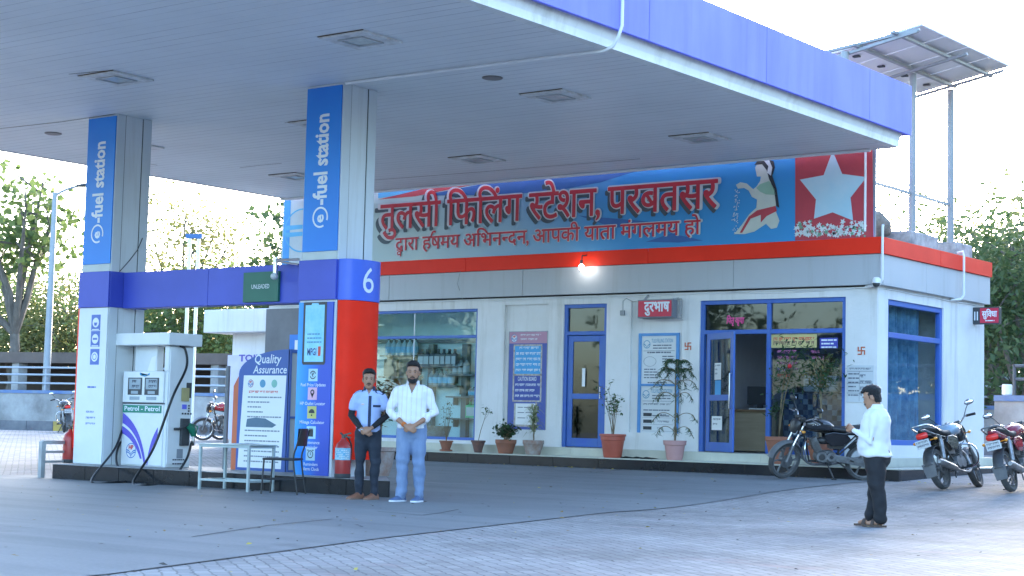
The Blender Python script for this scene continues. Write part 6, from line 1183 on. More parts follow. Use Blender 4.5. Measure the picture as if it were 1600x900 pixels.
for lx, H_ in ((.15, 1.25), (.45, 1.55), (.25, 1.5)): P_ = [V((0, 0, h-.03)), V((lx*.25, .0, h+H_*.4)), V((lx*.6, 0, h+H_*.75)), V((lx, .02, h+H_))]; mb.tube(spl(P_, 4), .014, 6); tips += P_[2:]; [mb.tube([P_[2], P_[2]+V((dx, dy, .28))], [.008, .003], 5) or tips.append(P_[2]+V((dx, dy, .28))) for dx, dy in ((.2, .1), (-.18, .05), (.08, -.15))]
mb.build('stem', STM, o, world=False, smooth=60); mb = MB(); leaves(mb, tips, 340, .13, .16, rd, 3.8); leaves(mb, [V((.0, .0, h+.55)), V((-.12, 0, h+.45))], 90, .12, .09, rd, 3.6); mb.build('foliage', LPD, o, recalc=False, world=False); mb = MB(); mb.ell((.3, -.1, h+1.3), (.05, .04, .04), 8, 6); mb.build('flower', mat('red_flower', (.6, .02, .03), .5), o, world=False)
o, h = plant(1282, 725, 'bushy oleander with a straight trunk in the pot under the office window', pf, TER, Y=25.2); pot(o, pf, TER, 22); mb = MB(); mb.tube(wig(1.3, .05), [.026, .025, .024, .022, .02, .016, .01], 8); mb.v = [(x, y, z+h-.04) for x, y, z in mb.v]; tips = []
for k in range(14): a = rd.uniform(0, 6.28); s_ = V((.04, 0, h+rd.uniform(.75, 1.25))); e = s_+V((cos(a)*rd.uniform(.2, .55), sin(a)*rd.uniform(.1, .4), rd.uniform(.05, .45))); mb.tube([s_, s_.lerp(e, .5)+V((0, 0, .05)), e], [.01, .007, .003], 5); tips += [e, s_.lerp(e, .6)]
mb.build('stem', STM, o, world=False, smooth=60); mb = MB(); leaves(mb, tips, 400, .13, .12, rd, 3.6); mb.build('foliage', LPD, o, recalc=False, world=False); mb = MB(); leaves(mb, tips[::3], 120, .13, .10, rd, 3.4); mb.build('dry_foliage', LPO, o, recalc=False, world=False)
q = at(603, 743, Z=IZ); o = thing('potted_plant', 'croton with reddish leaves in a clay pot at the right end of the island', 'potted plant', (q.x, q.y-.2, IZ), group='potted plants along the front step'); pf = [(.17, 0), (.22, .14), (.25, .34), (.27, .35), (.27, .40), (.24, .40)]; pot(o, pf, TRW, 20); shrub(o, .40, .95, .24, 8, 330, .11, LCR, .05, 2.2, .012, flowers=1)
mb = MB(); p = at(672, 686, Y=26.1); mb.lathe([(.18, 0), (.30, .12), (.36, .32), (.33, .32), (.2, .1)], (p.x, 26.2, ZF+.002), 20); tag(mb.build('clay_bowl', TRW, smooth=50), 'wide clay bowl on the showroom floor behind the glass', 'bowl')
# ================================================================== MOTORCYCLES
TYR = mat('tyre', (.035, .035, .036), .85, c2=(.10, .095, .09), scale=7, bump=.3, bscale=60); CHM = mat('chrome', (.66, .67, .68), .18, metal=1, var=.12, scale=12); ALU = mat('alloy_grey', (.24, .245, .25), .5, metal=.6, c2=(.13, .125, .12), scale=8); DCH = mat('dusty_chrome', (.40, .40, .40), .42, metal=.8, c2=(.20, .19, .18), scale=10); ENG = mat('engine_grey', (.20, .20, .20), .55, metal=.5, c2=(.10, .095, .09), scale=9)
BPL = mat('black_plastic', (.018, .018, .02), .42, c2=(.05, .048, .045), scale=6); SEA = mat('seat_vinyl', (.022, .022, .024), .5, bump=.2, bscale=80); MIR = mat('mirror_face', (.85, .88, .92), .05, metal=1, var=0); TLR = mat('tail_red', (.75, .03, .02), .18, var=.1, scale=20); AMB = mat('amber_lens', (.75, .28, .03), .2, var=0); PLT = mat('number_plate', (.62, .63, .62), .5, var=.12, scale=14); HLG = mat('headlight_glass', (.55, .60, .65), .08, var=0); FEN = mat('fender_grey', (.09, .095, .105), .35, c2=(.16, .155, .15), scale=6)
def sell(x, zc, w_, h_, n=16, p=2.6, yc=0):
    r = []
    for j in range(n):
        a = 2*pi*j/n; c, s = cos(a), sin(a); r.append(V((x, yc+math.copysign(abs(c)**(2/p), c)*w_, zc+math.copysign(abs(s)**(2/p), s)*h_)))
    return r
def sbar(mb, sec, n=16, p=2.6): return mb.loft([sell(*s, n=n, p=p) for s in sec])
def bike(label, loc, head, lean, paint, steer=0.0, wire=False, group='parked motorcycles', detail=True, plate='rear', tank2=None, roll_mesh=None):
    o = thing('parked_motorcycle', label, 'motorcycle', loc, (lean, 0, head), group); o.rotation_mode = 'XYZ'
    PT = mat(*paint[:2], .22, var=.15, scale=3, coat=.5) if isinstance(paint, tuple) else paint
    T2 = mat(*tank2[:2], .2, var=.1, scale=4, coat=.6) if tank2 else PT
    xf, xr, rw = .63, -.62, .295
    ST = M.Translation(V((.40, 0, .80))) @ M.Rotation(steer, 4, V((-.42, 0, .9)).normalized()) @ M.Translation(V((-.40, 0, -.80)))
    def bd(mb, name, m, par=o, sm=45, front=False, bv=0):
        if front: mb.v = [tuple(ST @ V(p)) for p in mb.v]
        return mb.build(name, m, par, smooth=sm, world=False, bevel=bv)
    for x, fr in ((xf, True), (xr, False)):
        mb = MB(); mb.lathe([(rw-.055, -.035), (rw-.02, -.045), (rw-.003, -.025), (rw, 0), (rw-.003, .025), (rw-.02, .045), (rw-.055, .035)], (x, 0, rw), 32, 'y', cap=False); wh = bd(mb, 'wheel', TYR, front=fr)
        mb = MB(); mb.torus((x, 0, rw), rw-.062, .012, n=32); mb.lathe([(rw-.05, -.032), (rw-.072, -.03), (rw-.072, .03), (rw-.05, .032)], (x, 0, rw), 32, 'y', cap=False)
        bd(mb, 'rim', CHM if wire else ALU, wh, front=fr)
        mb = MB(); mb.lathe([(.045, -.07), (.05, -.03), (.05, .03), (.045, .07)], (x, 0, rw), 14, 'y')
        if wire:
            for k in range(18): a = k*pi/9; mb.tube([(x+.045*cos(a), .03*(-1)**k, rw+.045*sin(a)), (x+(rw-.07)*cos(a+.2*(-1)**k), 0, rw+(rw-.07)*sin(a+.2*(-1)**k))], .0035, 4)
        else:
            for k in range(6): a = k*pi/3; mb.tube([(x+.045*cos(a), 0, rw+.045*sin(a)), (x+.14*cos(a+.12), 0, rw+.14*sin(a+.12)), (x+(rw-.065)*cos(a), 0, rw+(rw-.065)*sin(a))], [.022, .014, .02], 6)
        bd(mb, 'hub', ALU, wh, front=fr)
        mb = MB(); mb.lathe([(.11, .055), (.11, .06)] if fr else [(.085, -.055), (.085, -.062)], (x, 0, rw), 20, 'y'); bd(mb, 'brake_drum', ENG, wh, front=fr)
    def arcf(mb, x, z, r, a0, a1, w_, th=.012, n=12):
        for i in range(n):
            b0, b1 = RAD(a0+(a1-a0)*i/n), RAD(a0+(a1-a0)*(i+1)/n)
            A_ = [(x+q*cos(b), y, z+q*sin(b)) for b in (b0, b1) for y in (-w_, 0, w_) for q in (r-(abs(y)/w_)*.03,)]
            mb.add(A_+[(p[0]+th*.7*(p[0]-x)/r, p[1], p[2]+th*.7*(p[2]-z)/r) for p in A_], [(0, 1, 4, 3), (1, 2, 5, 4), (6, 9, 10, 7), (7, 10, 11, 8), (0, 3, 9, 6), (2, 8, 11, 5), (0, 6, 7, 1), (1, 7, 8, 2), (3, 4, 10, 9), (4, 5, 11, 10)])
    mb = MB(); arcf(mb, xf, rw, rw+.035, 15, 165, .065); bd(mb, 'front_fender', FEN, front=True, sm=60)
    mb = MB(); arcf(mb, xr, rw, rw+.05, 40, 172, .075); bd(mb, 'rear_fender', BPL, sm=60)
    mb = MB(); mb.prism([(-.10, 0), (.10, 0), (.08, -.2), (-.08, -.2)], (xr-.325, 0, rw+.08), (0, 1, 0), V((-.15, 0, 1)).normalized(), .008); bd(mb, 'mudflap', FEN, sm=None)
    mb = MB()
    for y in (-.085, .085): mb.tube([(.655, y, rw), (.60, y, .46), (.56, y, .56)], [.03, .028, .026], 10)
    bd(mb, 'fork_lower', ALU, front=True); mb = MB()
    for y in (-.085, .085): mb.tube([(.57, y, .54), (.40, y, .90)], .018, 8)
    mb.bar((.47, -.1, .76), (.47, .1, .76), .05); mb.bar((.41, -.1, .90), (.41, .1, .90), .05); bd(mb, 'fork', CHM, front=True)
    # cockpit
    mb = MB(); mb.lathe([(.035, -.10), (.075, -.06), (.092, 0), (.09, .02)], (.50, 0, .80), 18, 'x'); hl = bd(mb, 'headlight', BPL, front=True)
    mb = MB(); mb.lathe([(.088, .021), (.07, .035), (.03, .045)], (.50, 0, .80), 18, 'x'); bd(mb, 'lens', HLG, hl, front=True)
    mb = MB(); sbar(mb, [(.44, .93, .07, .02), (.50, .90, .11, .06), (.54, .84, .10, .10), (.56, .80, .05, .05)]); bd(mb, 'cowl', BPL, front=True)
    mb = MB(); mb.tube(spl([(.30, .36, 1.00), (.33, .22, 1.02), (.40, .08, .95), (.40, -.08, .95), (.33, -.22, 1.02), (.30, -.36, 1.00)], 5), .012, 8); hb = bd(mb, 'handlebar', CHM, front=True)
    for s in (1, -1):
        mb = MB(); mb.tube([(.315, s*.25, 1.015), (.295, s*.38, .998)], .019, 10); bd(mb, 'grip', RUB, hb, front=True)
        mb = MB(); mb.tube([(.37, s*.22, 1.01), (.37, s*.37, 1.0)], .006, 6); bd(mb, 'lever', CHM, hb, front=True)
        mb = MB(); mb.tube([(.34, s*.20, 1.02), (.36, s*.27, 1.13), (.35, s*.32, 1.18)], .006, 6); ms_ = bd(mb, 'mirror', BPL, front=True)
        mb = MB(); mb.ell((.35, s*.34, 1.20), (.022, .075, .042), 14, 8); bd(mb, 'mirror_shell', BPL, hb, front=True)
        mb = MB(); mb.ell((.336, s*.34, 1.20), (.014, .068, .037), 14, 8); bd(mb, 'mirror_face', MIR, hb, front=True)
        mb = MB(); mb.bar((.47, s*.08, .80), (.46, s*.15, .80), .012); mb.ell((.465, s*.17, .80), (.035, .025, .022)); bd(mb, 'indicator', AMB, front=True)
        mb = MB(); mb.bar((-.80, s*.07, .70), (-.82, s*.14, .70), .012); mb.ell((-.82, s*.16, .70), (.035, .025, .022)); bd(mb, 'indicator', AMB)
    mb = MB(); mb.lathe([(.045, 0), (.05, .03), (.045, .04)], (.43, .055, .96), 14); mb.lathe([(.045, 0), (.05, .03), (.045, .04)], (.43, -.055, .96), 14); bd(mb, 'gauge', BPL, front=True)
    mb = MB(); mb.tube(spl([(.36, .1, .95), (.44, .14, .86), (.38, .1, .74), (.28, .05, .70)], 5), .006, 5); mb.tube(spl([(.36, -.1, .95), (.45, -.12, .84), (.36, -.1, .70), (.25, -.05, .62)], 5), .006, 5); bd(mb, 'cable', RUB, front=False)
    # tank, seat, panels
    mb = MB(); sbar(mb, [(.345, .86, .06, .05), (.32, .865, .105, .075), (.22, .875, .145, .098), (.08, .87, .155, .10), (-.04, .845, .13, .085), (-.12, .815, .085, .05)], 20); tk = bd(mb, 'fuel_tank', T2, sm=70)
    mb = MB(); mb.lathe([(.04, 0), (.042, .012), (.03, .02)], (.16, 0, .972), 14); bd(mb, 'filler_cap', CHM, tk)
    mb = MB()
    for s in (1, -1):
        for i in range(5): mb.add([(.24-.034*i+a, s*(.150+.006*(1-abs(i-2)/3)), .872+.006*(i % 2)+b) for a, b in ((0, 0), (-.018, .0), (-.013, .009), (.004, .007))], [(0, 1, 2, 3)])
    bd(mb, 'tank_decal', PVC, tk, sm=None)
    mb = MB(); sbar(mb, [(-.03, .815, .06, .02), (-.10, .815, .115, .045), (-.28, .80, .125, .045), (-.42, .815, .13, .05), (-.62, .84, .125, .05), (-.76, .86, .09, .035), (-.80, .87, .04, .015)], 16, 3.2); bd(mb, 'seat', SEA, sm=60)
    for s in (1, -1):
        mb = MB(); mb.prism([(.02, .62), (.04, .74), (-.10, .77), (-.30, .75), (-.38, .66), (-.26, .56), (-.08, .55)], (0, s*.115, 0), (1, 0, 0), (0, 0, 1), .022*(-s if s > 0 else 1)*1); bd(mb, 'side_panel', PT, sm=None, bv=.012)
        mb = MB(); mb.bar((-.52, s*.115, .76), (xr, s*.115, rw+.02), .03); mb.tube([(-.535, s*.115, .70), (-.605, s*.115, .42)], .032, 10); bd(mb, 'shock', DCH)
        mb = MB(); mb.bar((-.08, s*.09, .38), (xr, s*.10, rw), .035, .04); bd(mb, 'swingarm', ENG)
    mb = MB(); sbar(mb, [(-.30, .745, .10, .035), (-.52, .765, .105, .05), (-.70, .79, .10, .055), (-.84, .825, .07, .045), (-.90, .845, .035, .02)], 14, 3); bd(mb, 'tail_cowl', PT, sm=60)
    mb = MB(); sbar(mb, [(-.855, .775, .08, .04), (-.89, .775, .09, .045), (-.905, .775, .075, .035)], 14, 3.4); bd(mb, 'tail_light', TLR, sm=60)
    mb = MB(); mb.obox((-.925, 0, .655), (.012, .21, .12), M.Rotation(-.25, 3, 'Y')); npl = bd(mb, 'number_plate', PLT, sm=None, bv=.004)
    mb = MB(); Rp = M.Rotation(-.25, 3, 'Y'); mb.dashes(V((-.925, 0, .655))+Rp @ V((-.008, .085, .015)), (0, -1, 0), Rp @ V((0, 0, 1)), .17, 2, .05, .03, 5, lo=.012, hi=.028); bd(mb, 'plate_text', MATS['ink'], npl, sm=None)
    mb = MB(); mb.bar((-.80, 0, .74), (-.92, 0, .64), .05, .02); bd(mb, 'plate_bracket', BPL, sm=None)
    mb = MB(); mb.tube(spl([(-.50, .135, .82), (-.70, .14, .87), (-.88, .12, .91), (-.96, .05, .915), (-.96, -.05, .915), (-.88, -.12, .91), (-.70, -.14, .87), (-.50, -.135, .82)], 5), .012, 8); bd(mb, 'grab_rail', ALU if wire else CHM)
    # engine and frame
    mb = MB(); mb.box(-.12, .14, -.09, .09, .29, .46); mb.lathe([(.09, -.12), (.10, -.09), (.10, .09), (.085, .13)], (.07, 0, .37), 20, 'y'); mb.lathe([(.085, -.12), (.09, -.08), (.09, .08), (.07, .125)], (-.08, 0, .375), 18, 'y'); en = bd(mb, 'engine', ALU, sm=40)
    mb = MB()
    for k in range(7): c = V((.12+.012*k, 0, .46+.028*k)); mb.obox(c, (.17-.004*k, .17, .012), M.Rotation(-.35, 3, 'Y'))
    mb.obox((.16, 0, .56), (.10, .12, .22), M.Rotation(.4, 3, 'Y')); bd(mb, 'cylinder', ENG, en, sm=None)
    mb = MB(); mb.lathe([(.05, .13), (.045, .14)], (.07, 0, .37), 14, 'y'); mb.lathe([(.03, .13), (.028, .145)], (-.08, 0, .375), 12, 'y'); bd(mb, 'engine_cover', BPL, en)
    mb = MB(); mb.tube(spl([(.24, -.05, .56), (.33, -.07, .48), (.32, -.10, .33), (.18, -.12, .23), (-.1, -.13, .23), (-.35, -.145, .27)], 5), .021, 8); mb.tube([(-.33, -.15, .265), (-.42, -.15, .28), (-.85, -.155, .36), (-.90, -.155, .37)], [.03, .045, .05, .03], 12); bd(mb, 'exhaust', DCH)
    mb = MB(); mb.tube([(.38, 0, .86), (.30, 0, .55), (.25, 0, .30), (-.1, 0, .27)], .018, 8); mb.tube([(.36, 0, .80), (.0, 0, .75), (-.2, 0, .70), (-.22, 0, .36)], .02, 8); mb.tube([(-.15, .08, .74), (-.86, .07, .78)], .013, 6); mb.tube([(-.15, -.08, .74), (-.86, -.07, .78)], .013, 6); mb.tube([(-.20, .08, .40), (-.55, .09, .74)], .012, 6); mb.tube([(-.20, -.08, .40), (-.55, -.09, .74)], .012, 6); bd(mb, 'frame', BPL)
    mb = MB(); mb.ell((.02, 0, .62), (.14, .075, .06), 12, 8); mb.box(-.28, -.05, -.08, .08, .50, .70); bd(mb, 'airbox', BPL, sm=40)
    mb = MB(); mb.prism([(-.06, .32), (-.06, .42), (-.60, .35), (xr-.08, .30), (-.60, .23)], (0, .105, 0), (1, 0, 0), (0, 0, 1), .02); bd(mb, 'chain_cover', ALU, sm=None, bv=.006)
    mb = MB(); mb.tube(spl([(.30, .05, .66), (.36, .20, .60), (.37, .24, .46), (.33, .20, .32), (.22, .06, .27)], 5), .013, 8); mb.tube(spl([(.30, -.05, .66), (.36, -.20, .60), (.37, -.24, .46), (.33, -.20, .32), (.22, -.06, .27)], 5), .013, 8); bd(mb, 'crash_guard', CHM)
    mb = MB(); mb.tube([(-.02, .09, .28), (-.02, .27, .27)], .012, 6); mb.tube([(-.02, -.09, .28), (-.02, -.27, .27)], .012, 6); mb.box(-.05, .01, .19, .28, .275, .30); mb.box(-.05, .01, -.28, -.19, .275, .30); mb.tube([(-.38, .1, .33), (-.40, .24, .33)], .01, 6); mb.tube([(.02, .2, .28), (.16, .20, .32)], .008, 6); bd(mb, 'footrest', RUB)
    sl_ = .02+.18*abs(math.tan(lean)); mb = MB(); mb.tube([(-.02, .10, .27), (-.10, .17+.07, .02+max(0, -lean)*.24)], .012, 6); mb.box(-.14, -.06, .215, .265, .012+max(0, -lean)*.24, .028+max(0, -lean)*.24); mb.tube([(-.22, .08, .28), (-.42, .14, .14)], .011, 6); mb.tube([(-.22, -.08, .28), (-.42, -.14, .14)], .011, 6); bd(mb, 'side_stand', BPL)
    return o
bkt, red, sil, mar = ('bike_black', (.012, .012, .015)), ('bike_red', (.34, .015, .02)), ('bike_silver', (.25, .33, .40)), ('bike_maroon', (.22, .01, .025))
fw = at(1230, 748.5); hd_ = math.atan2(-CR.y, -CR.x)
ct = V((fw.x, fw.y, 0))+V((CR.x, CR.y, 0)).normalized()*.62-V((0, .10, 0)); ct.z = gz(ct.y)
bike('black motorcycle parked side on in front of the step, front wheel turned', ct, hd_+RAD(3), RAD(-7), bkt, steer=RAD(28), tank2=('bike_black_tank', (.03, .03, .035)))
rp = at(1463, 766); p_ = V((rp.x+.12, rp.y+.62, gz(rp.y+.5))); bike('black and silver motorcycle leaning left with big red tail light, beside the side window', p_, RAD(90), RAD(-17), bkt, steer=RAD(10), tank2=sil, wire=False)
rp = at(1588, 771); p_ = V((rp.x-.10, rp.y+.62, gz(rp.y+.5))); bike('maroon motorcycle cut by the right edge of the photo', p_, RAD(94), RAD(-15), mar, steer=RAD(5), wire=True)
p_ = V((rp.x-.02, rp.y+2.4, gz(rp.y+2.4))); bike('black motorcycle behind the maroon one at the right edge', p_, RAD(100), RAD(-8), bkt, steer=RAD(-10), wire=False)
rp = at(318, 689); dR = V((CR.x, CR.y, 0)).normalized(); dF = V((CF.x, CF.y, 0)).normalized()
def lb(off, fwd, lab, paint, st, wire=True, hd=0): p = V((rp.x, rp.y, 0))+dR*(.62+off)+dF*fwd; p.z = gz(p.y); bike(lab, p, hd_+hd, RAD(-8), paint, steer=st, wire=wire, group='motorcycles parked behind the island')
lb(0, 0, 'red motorcycle seen between the dispenser and the information board', red, RAD(15)); lb(.30, .85, 'black motorcycle just behind the red one beyond the dispenser', bkt, RAD(20), hd=.1); lb(.55, 1.7, 'silver tanked motorcycle last in the row beyond the dispenser', sil, RAD(10), hd=.05); lb(.5, 2.6, 'maroon motorcycle deepest in the row beyond the dispenser', mar, RAD(20), hd=.1)
p_ = at(106, 700, t=50); p_.z = gz(p_.y); hb_ = math.atan2(CF.y, CF.x)+.35; bike('dark motorcycle with a red tail light half hidden behind the left pillar', V((p_.x, p_.y, gz(p_.y)))+V((cos(hb_), sin(hb_), 0))*.62, hb_, RAD(-6), bkt, wire=True, group='motorcycles parked behind the island')
# ================================================================== PEOPLE
SKIN = mat('skin_brown', (.36, .18, .105), .5, var=.12, scale=14); SKIN2 = mat('skin_tan', (.38, .195, .115), .5, var=.12, scale=14); HAIR = mat('hair_black', (.008, .007, .007), .5, var=.3, scale=60, bump=.8, bscale=140); EYEW = mat('eye_white', (.42, .36, .32), .25, var=0); EYEB = mat('eye_dark', (.01, .008, .006), .15, var=0); LIP = mat('lip', (.25, .105, .075), .5)
def remesh(mb, name, m, par, voxel, smooth_it=3, disp=None, sm=180):
    me = bpy.data.meshes.new('tmp'); me.from_pydata(mb.v, [], mb.f); bm = bmesh.new(); bm.from_mesh(me); bmesh.ops.recalc_face_normals(bm, faces=bm.faces); bm.to_mesh(me); bm.free()
    o = bpy.data.objects.new('tmp', me); COL.objects.link(o); r = o.modifiers.new('r', 'REMESH'); r.mode = 'VOXEL'; r.voxel_size = voxel; s = o.modifiers.new('s', 'SMOOTH'); s.factor = .5; s.iterations = smooth_it
    dg = bpy.context.evaluated_depsgraph_get(); nm = bpy.data.meshes.new_from_object(o.evaluated_get(dg)); bpy.data.objects.remove(o); bpy.data.meshes.remove(me)
    if disp:
        no = [v.normal.copy() for v in nm.vertices]
        for v, n in zip(nm.vertices, no): v.co += n*disp(v.co, n)
    nm.materials.clear(); nm.materials.append(m); nm.polygons.foreach_set('use_smooth', [True]*len(nm.polygons)); nm.name = name
    ob = bpy.data.objects.new(name, nm); COL.objects.link(ob); ob.parent = par; return ob
def limb(mb, pts, rad, n=14): 
    """tapered limb with rounded ends; radii may be (a, b) pairs"""
    pts = [V(p) for p in pts]; f = lambda r, k: tuple(x*k for x in r) if isinstance(r, tuple) else r*k
    mx = lambda r: max(r) if isinstance(r, tuple) else r
    d0 = (pts[0]-pts[1]).normalized()*mx(rad[0]); d1 = (pts[-1]-pts[-2]).normalized()*mx(rad[-1])
    P_ = [pts[0]+d0*.9, pts[0]+d0*.6]+pts+[pts[-1]+d1*.6, pts[-1]+d1*.9]; R_ = [f(rad[0], .4), f(rad[0], .8)]+list(rad)+[f(rad[-1], .8), f(rad[-1], .4)]
    return mb.tube(P_, R_, n)
def ring_loft(mb, secs, n=20, p=2.3):   # secs: (z, xc, yc, rx, ry)
    R_ = []
    for z, xc, yc, rx, ry in secs:
        R_.append([V((xc+math.copysign(abs(cos(2*pi*j/n))**(2/p), cos(2*pi*j/n))*rx, yc+math.copysign(abs(sin(2*pi*j/n))**(2/p), sin(2*pi*j/n))*ry, z)) for j in range(n)])
    return mb.loft(R_)
def folds(amp, sc, seed, vert=.35, base=0.0):
    off = V((seed*3.1, seed*1.7, seed))
    return lambda co, n: base+amp*(NZ.noise(V((co.x*sc, co.y*sc, co.z*sc*vert))+off)*.6+.5*NZ.noise(V((co.x*sc*.6+co.z*sc*.9, co.y*sc, co.z*sc*1.1))+off*2))
def head_mesh(mb, c, Rm, s):
    """skull, jaw, nose and ears around head centre c (eye level)"""
    h = MB(); ring_loft(h, [(-.128, 0, -.055, .022, .026), (-.118, 0, -.050, .040, .042), (-.095, 0, -.036, .055, .060), (-.06, 0, -.016, .066, .080), (-.02, 0, -.003, .073, .093), (.02, 0, .002, .077, .097), (.06, 0, .006, .075, .095), (.09, 0, .010, .064, .082), (.11, 0, .012, .045, .060), (.122, 0, .012, .02, .03)], 22, 2.2)
    h.loft([[V((-.010, -.085, .012)), V((.010, -.085, .012)), V((.010, -.07, .012)), V((-.010, -.07, .012))], [V((-.013, -.105, -.018)), V((.013, -.105, -.018)), V((.014, -.07, -.018)), V((-.014, -.07, -.018))], [V((-.018, -.112, -.036)), V((.018, -.112, -.036)), V((.019, -.075, -.036)), V((-.019, -.075, -.036))], [V((-.012, -.095, -.046)), V((.012, -.095, -.046)), V((.014, -.07, -.046)), V((-.014, -.07, -.046))]])
    for sx in (-1, 1): h.ell((sx*.079, .012, -.012), (.013, .022, .034), 10, 8, M.Rotation(sx*.25, 3, 'Z')); h.ell((sx*.034, -.082, .024), (.028, .016, .010), 10, 6)
    h.ell((0, -.088, -.068), (.026, .016, .013), 10, 6); h.ell((0, -.078, -.108), (.024, .018, .018), 10, 6)
    limb(h, [(0, .03, -.21), (0, .018, -.06)], [.057, .054], 16)
    mb.add([c+Rm @ (V(p)*s) for p in h.v], h.f)
def face(o, body, c, Rm, s, mous=True, beard=False, long_hair=.0):
    def bd(mb, name, m, sm=60): mb.v = [tuple(c+Rm @ (V(p)*s)) for p in mb.v]; return mb.build(name, m, o, smooth=sm, world=False)
    for sx in (-1, 1):
        mb = MB(); mb.ell((sx*.032, -.083, .004), (.0125, .0095, .0055), 10, 7); e = bd(mb, 'eye', EYEW)
        mb = MB(); mb.ell((sx*.032, -.0915, .004), (.0065, .004, .0065), 8, 6); mb.v = [tuple(c+Rm @ (V(p)*s)) for p in mb.v]; mb.build('iris', EYEB, e, smooth=60, world=False)
        mb = MB(); mb.tube([(sx*.014, -.097, .024), (sx*.034, -.0955, .031), (sx*.055, -.083, .025)], [(.003, .0055), (.003, .0065), (.002, .003)], 6); bd(mb, 'eyebrow', HAIR)
    mb = MB(); mb.ell((0, -.101, -.066), (.023, .007, .0045), 10, 6); mb.ell((0, -.099, -.076), (.019, .007, .0055), 10, 6); bd(mb, 'mouth', LIP)
    if mous: mb = MB(); mb.tube([(-.032, -.085, -.066), (-.016, -.1005, -.055), (0, -.104, -.051), (.016, -.1005, -.055), (.032, -.085, -.066)], [.003, (.006, .0075), (.005, .007), (.006, .0075), .003], 8); bd(mb, 'moustache', HAIR)
def hair(o, c, Rm, s, beard, style=0):
    mb = MB(); top = .012 if style != 1 else .018
    ring_loft(mb, [(.028, 0, .036, .082, .080), (.062, 0, .034, .083+top*.3, .088+top*.3), (.086, 0, .020, .078+top*.5, .094+top*.4), (.104, 0, .008, .070+top*.6, .090+top*.6), (.124, 0, .004, .052+top, .072+top), (.140+top*.5, 0, .004, .03, .04)], 22, 2.2)
    ring_loft(mb, [(-.075, 0, .055, .055, .04), (-.04, 0, .045, .073, .058), (.0, 0, .036, .081, .072), (.05, 0, .026, .083, .085)], 22, 2.3)
    for sx in (-1, 1): limb(mb, [(sx*.074, -.022, .04), (sx*.075, -.018, -.01)], [.010, .006], 8)
    if style == 1: limb(mb, [(-.05, -.078, .104), (0, -.090, .112), (.05, -.078, .106)], [.018, .022, .020], 10)
    if style == 2: limb(mb, [(-.055, -.080, .086), (0, -.094, .090), (.055, -.080, .086)], [.016, .018, .016], 10)
    mb.v = [tuple(c+Rm @ (V(p)*s)) for p in mb.v]
    remesh(mb, 'hair', HAIR, o, .007, 2, lambda co, n: .005*NZ.noise(co*45)+.004*NZ.noise(co*110))
    if beard:
        mb = MB(); ring_loft(mb, [(-.136, 0, -.058, .022, .022), (-.124, 0, -.053, .043, .045), (-.10, 0, -.038, .0595, .0635), (-.075, 0, -.022, .065, .0745), (-.055, 0, -.008, .0705, .066), (-.03, 0, .006, .074, .055), (.0, 0, .012, .0765, .035)], 22, 2.2); mb.v = [tuple(c+Rm @ (V(p)*s)) for p in mb.v]
        remesh(mb, 'beard', HAIR, o, .006, 2, lambda co, n: .002+.003*NZ.noise(co*90))
def hand(mb, wrist, d, up, side, s=1.0, curl=.5):
    """palm, four curled fingers and a thumb; d = pointing direction, up = back of hand, side = +1 thumb towards d x up"""
    d, up = V(d).normalized(), V(up).normalized(); up = (up-d*up.dot(d)).normalized(); t = d.cross(up)*side; W_ = V(wrist)
    P_ = lambda a, b, c_: W_+d*a*s+t*b*s+up*c_*s
    limb(mb, [P_(-.01, 0, 0), P_(.03, .0, .0), P_(.075, .002, .0)], [(.018*s, .026*s), (.019*s, .036*s), (.016*s, .040*s)], 12) if False else mb.loft([[P_(a, w_*cos(2*pi*j/12), h_*sin(2*pi*j/12)) for j in range(12)] for a, w_, h_ in ((-.02, .022, .018), (.0, .028, .019), (.03, .038, .019), (.065, .041, .017), (.085, .038, .012), (.09, .02, .006))])
    for i, (b, L_) in enumerate(((.030, .072), (.010, .080), (-.011, .074), (-.031, .058))):
        p = P_(.075, b, .0); a = 0; dd = d; pts = [P_(.05, b*.9, 0), p]
        for k, f in enumerate((.45, .32, .23)):
            a += curl*(.55+.3*k); dd = d*cos(a)-up*sin(a); p = p+dd*L_*f*s; pts.append(p)
        limb(mb, pts, [.0095*s, .0095*s, .0088*s, .008*s, .007*s], 8)
    limb(mb, [P_(.015, .022, -.004), P_(.04, .048, -.010), P_(.068, .056, -.018), P_(.092, .050, -.028)], [.013*s, .0115*s, .010*s, .008*s], 8)
def shoe(o, name, m, sole, ank, yaw, L_=.27):
    R_ = M.Rotation(yaw, 3, 'Z'); c = V((ank[0], ank[1], 0)); T = lambda p: c+R_ @ V(p); mb = MB(); sec = []
    for y, w_, h_ in ((.075, .026, .05), (.065, .036, .085), (.03, .040, .105), (-.03, .042, .095), (-.09, .047, .065), (-.14, .049, .052), (-.18, .036, .042), (-.195, .018, .03)):
        sec.append([T((w_*cos(a), y*L_/.27, .018+max(0, sin(a))**.8*(h_-.018) if sin(a) > 0 else .018)) for a in [2*pi*j/16 for j in range(16)]])
    mb.loft(sec); sh_ = mb.build(name, m, o, smooth=60, world=False); mb = MB(); out = [(.028, .078), (-.028, .078), (-.043, .02), (-.045, -.05), (-.052, -.12), (-.040, -.18), (-.015, -.205), (.015, -.205), (.040, -.18), (.052, -.12), (.045, -.05), (.043, .02)]
    mb.loft([[T((x, y*L_/.27, z)) for x, y in out] for z in (.002, .024)]); mb.build('sole', sole, sh_, world=False, smooth=30); return sh_
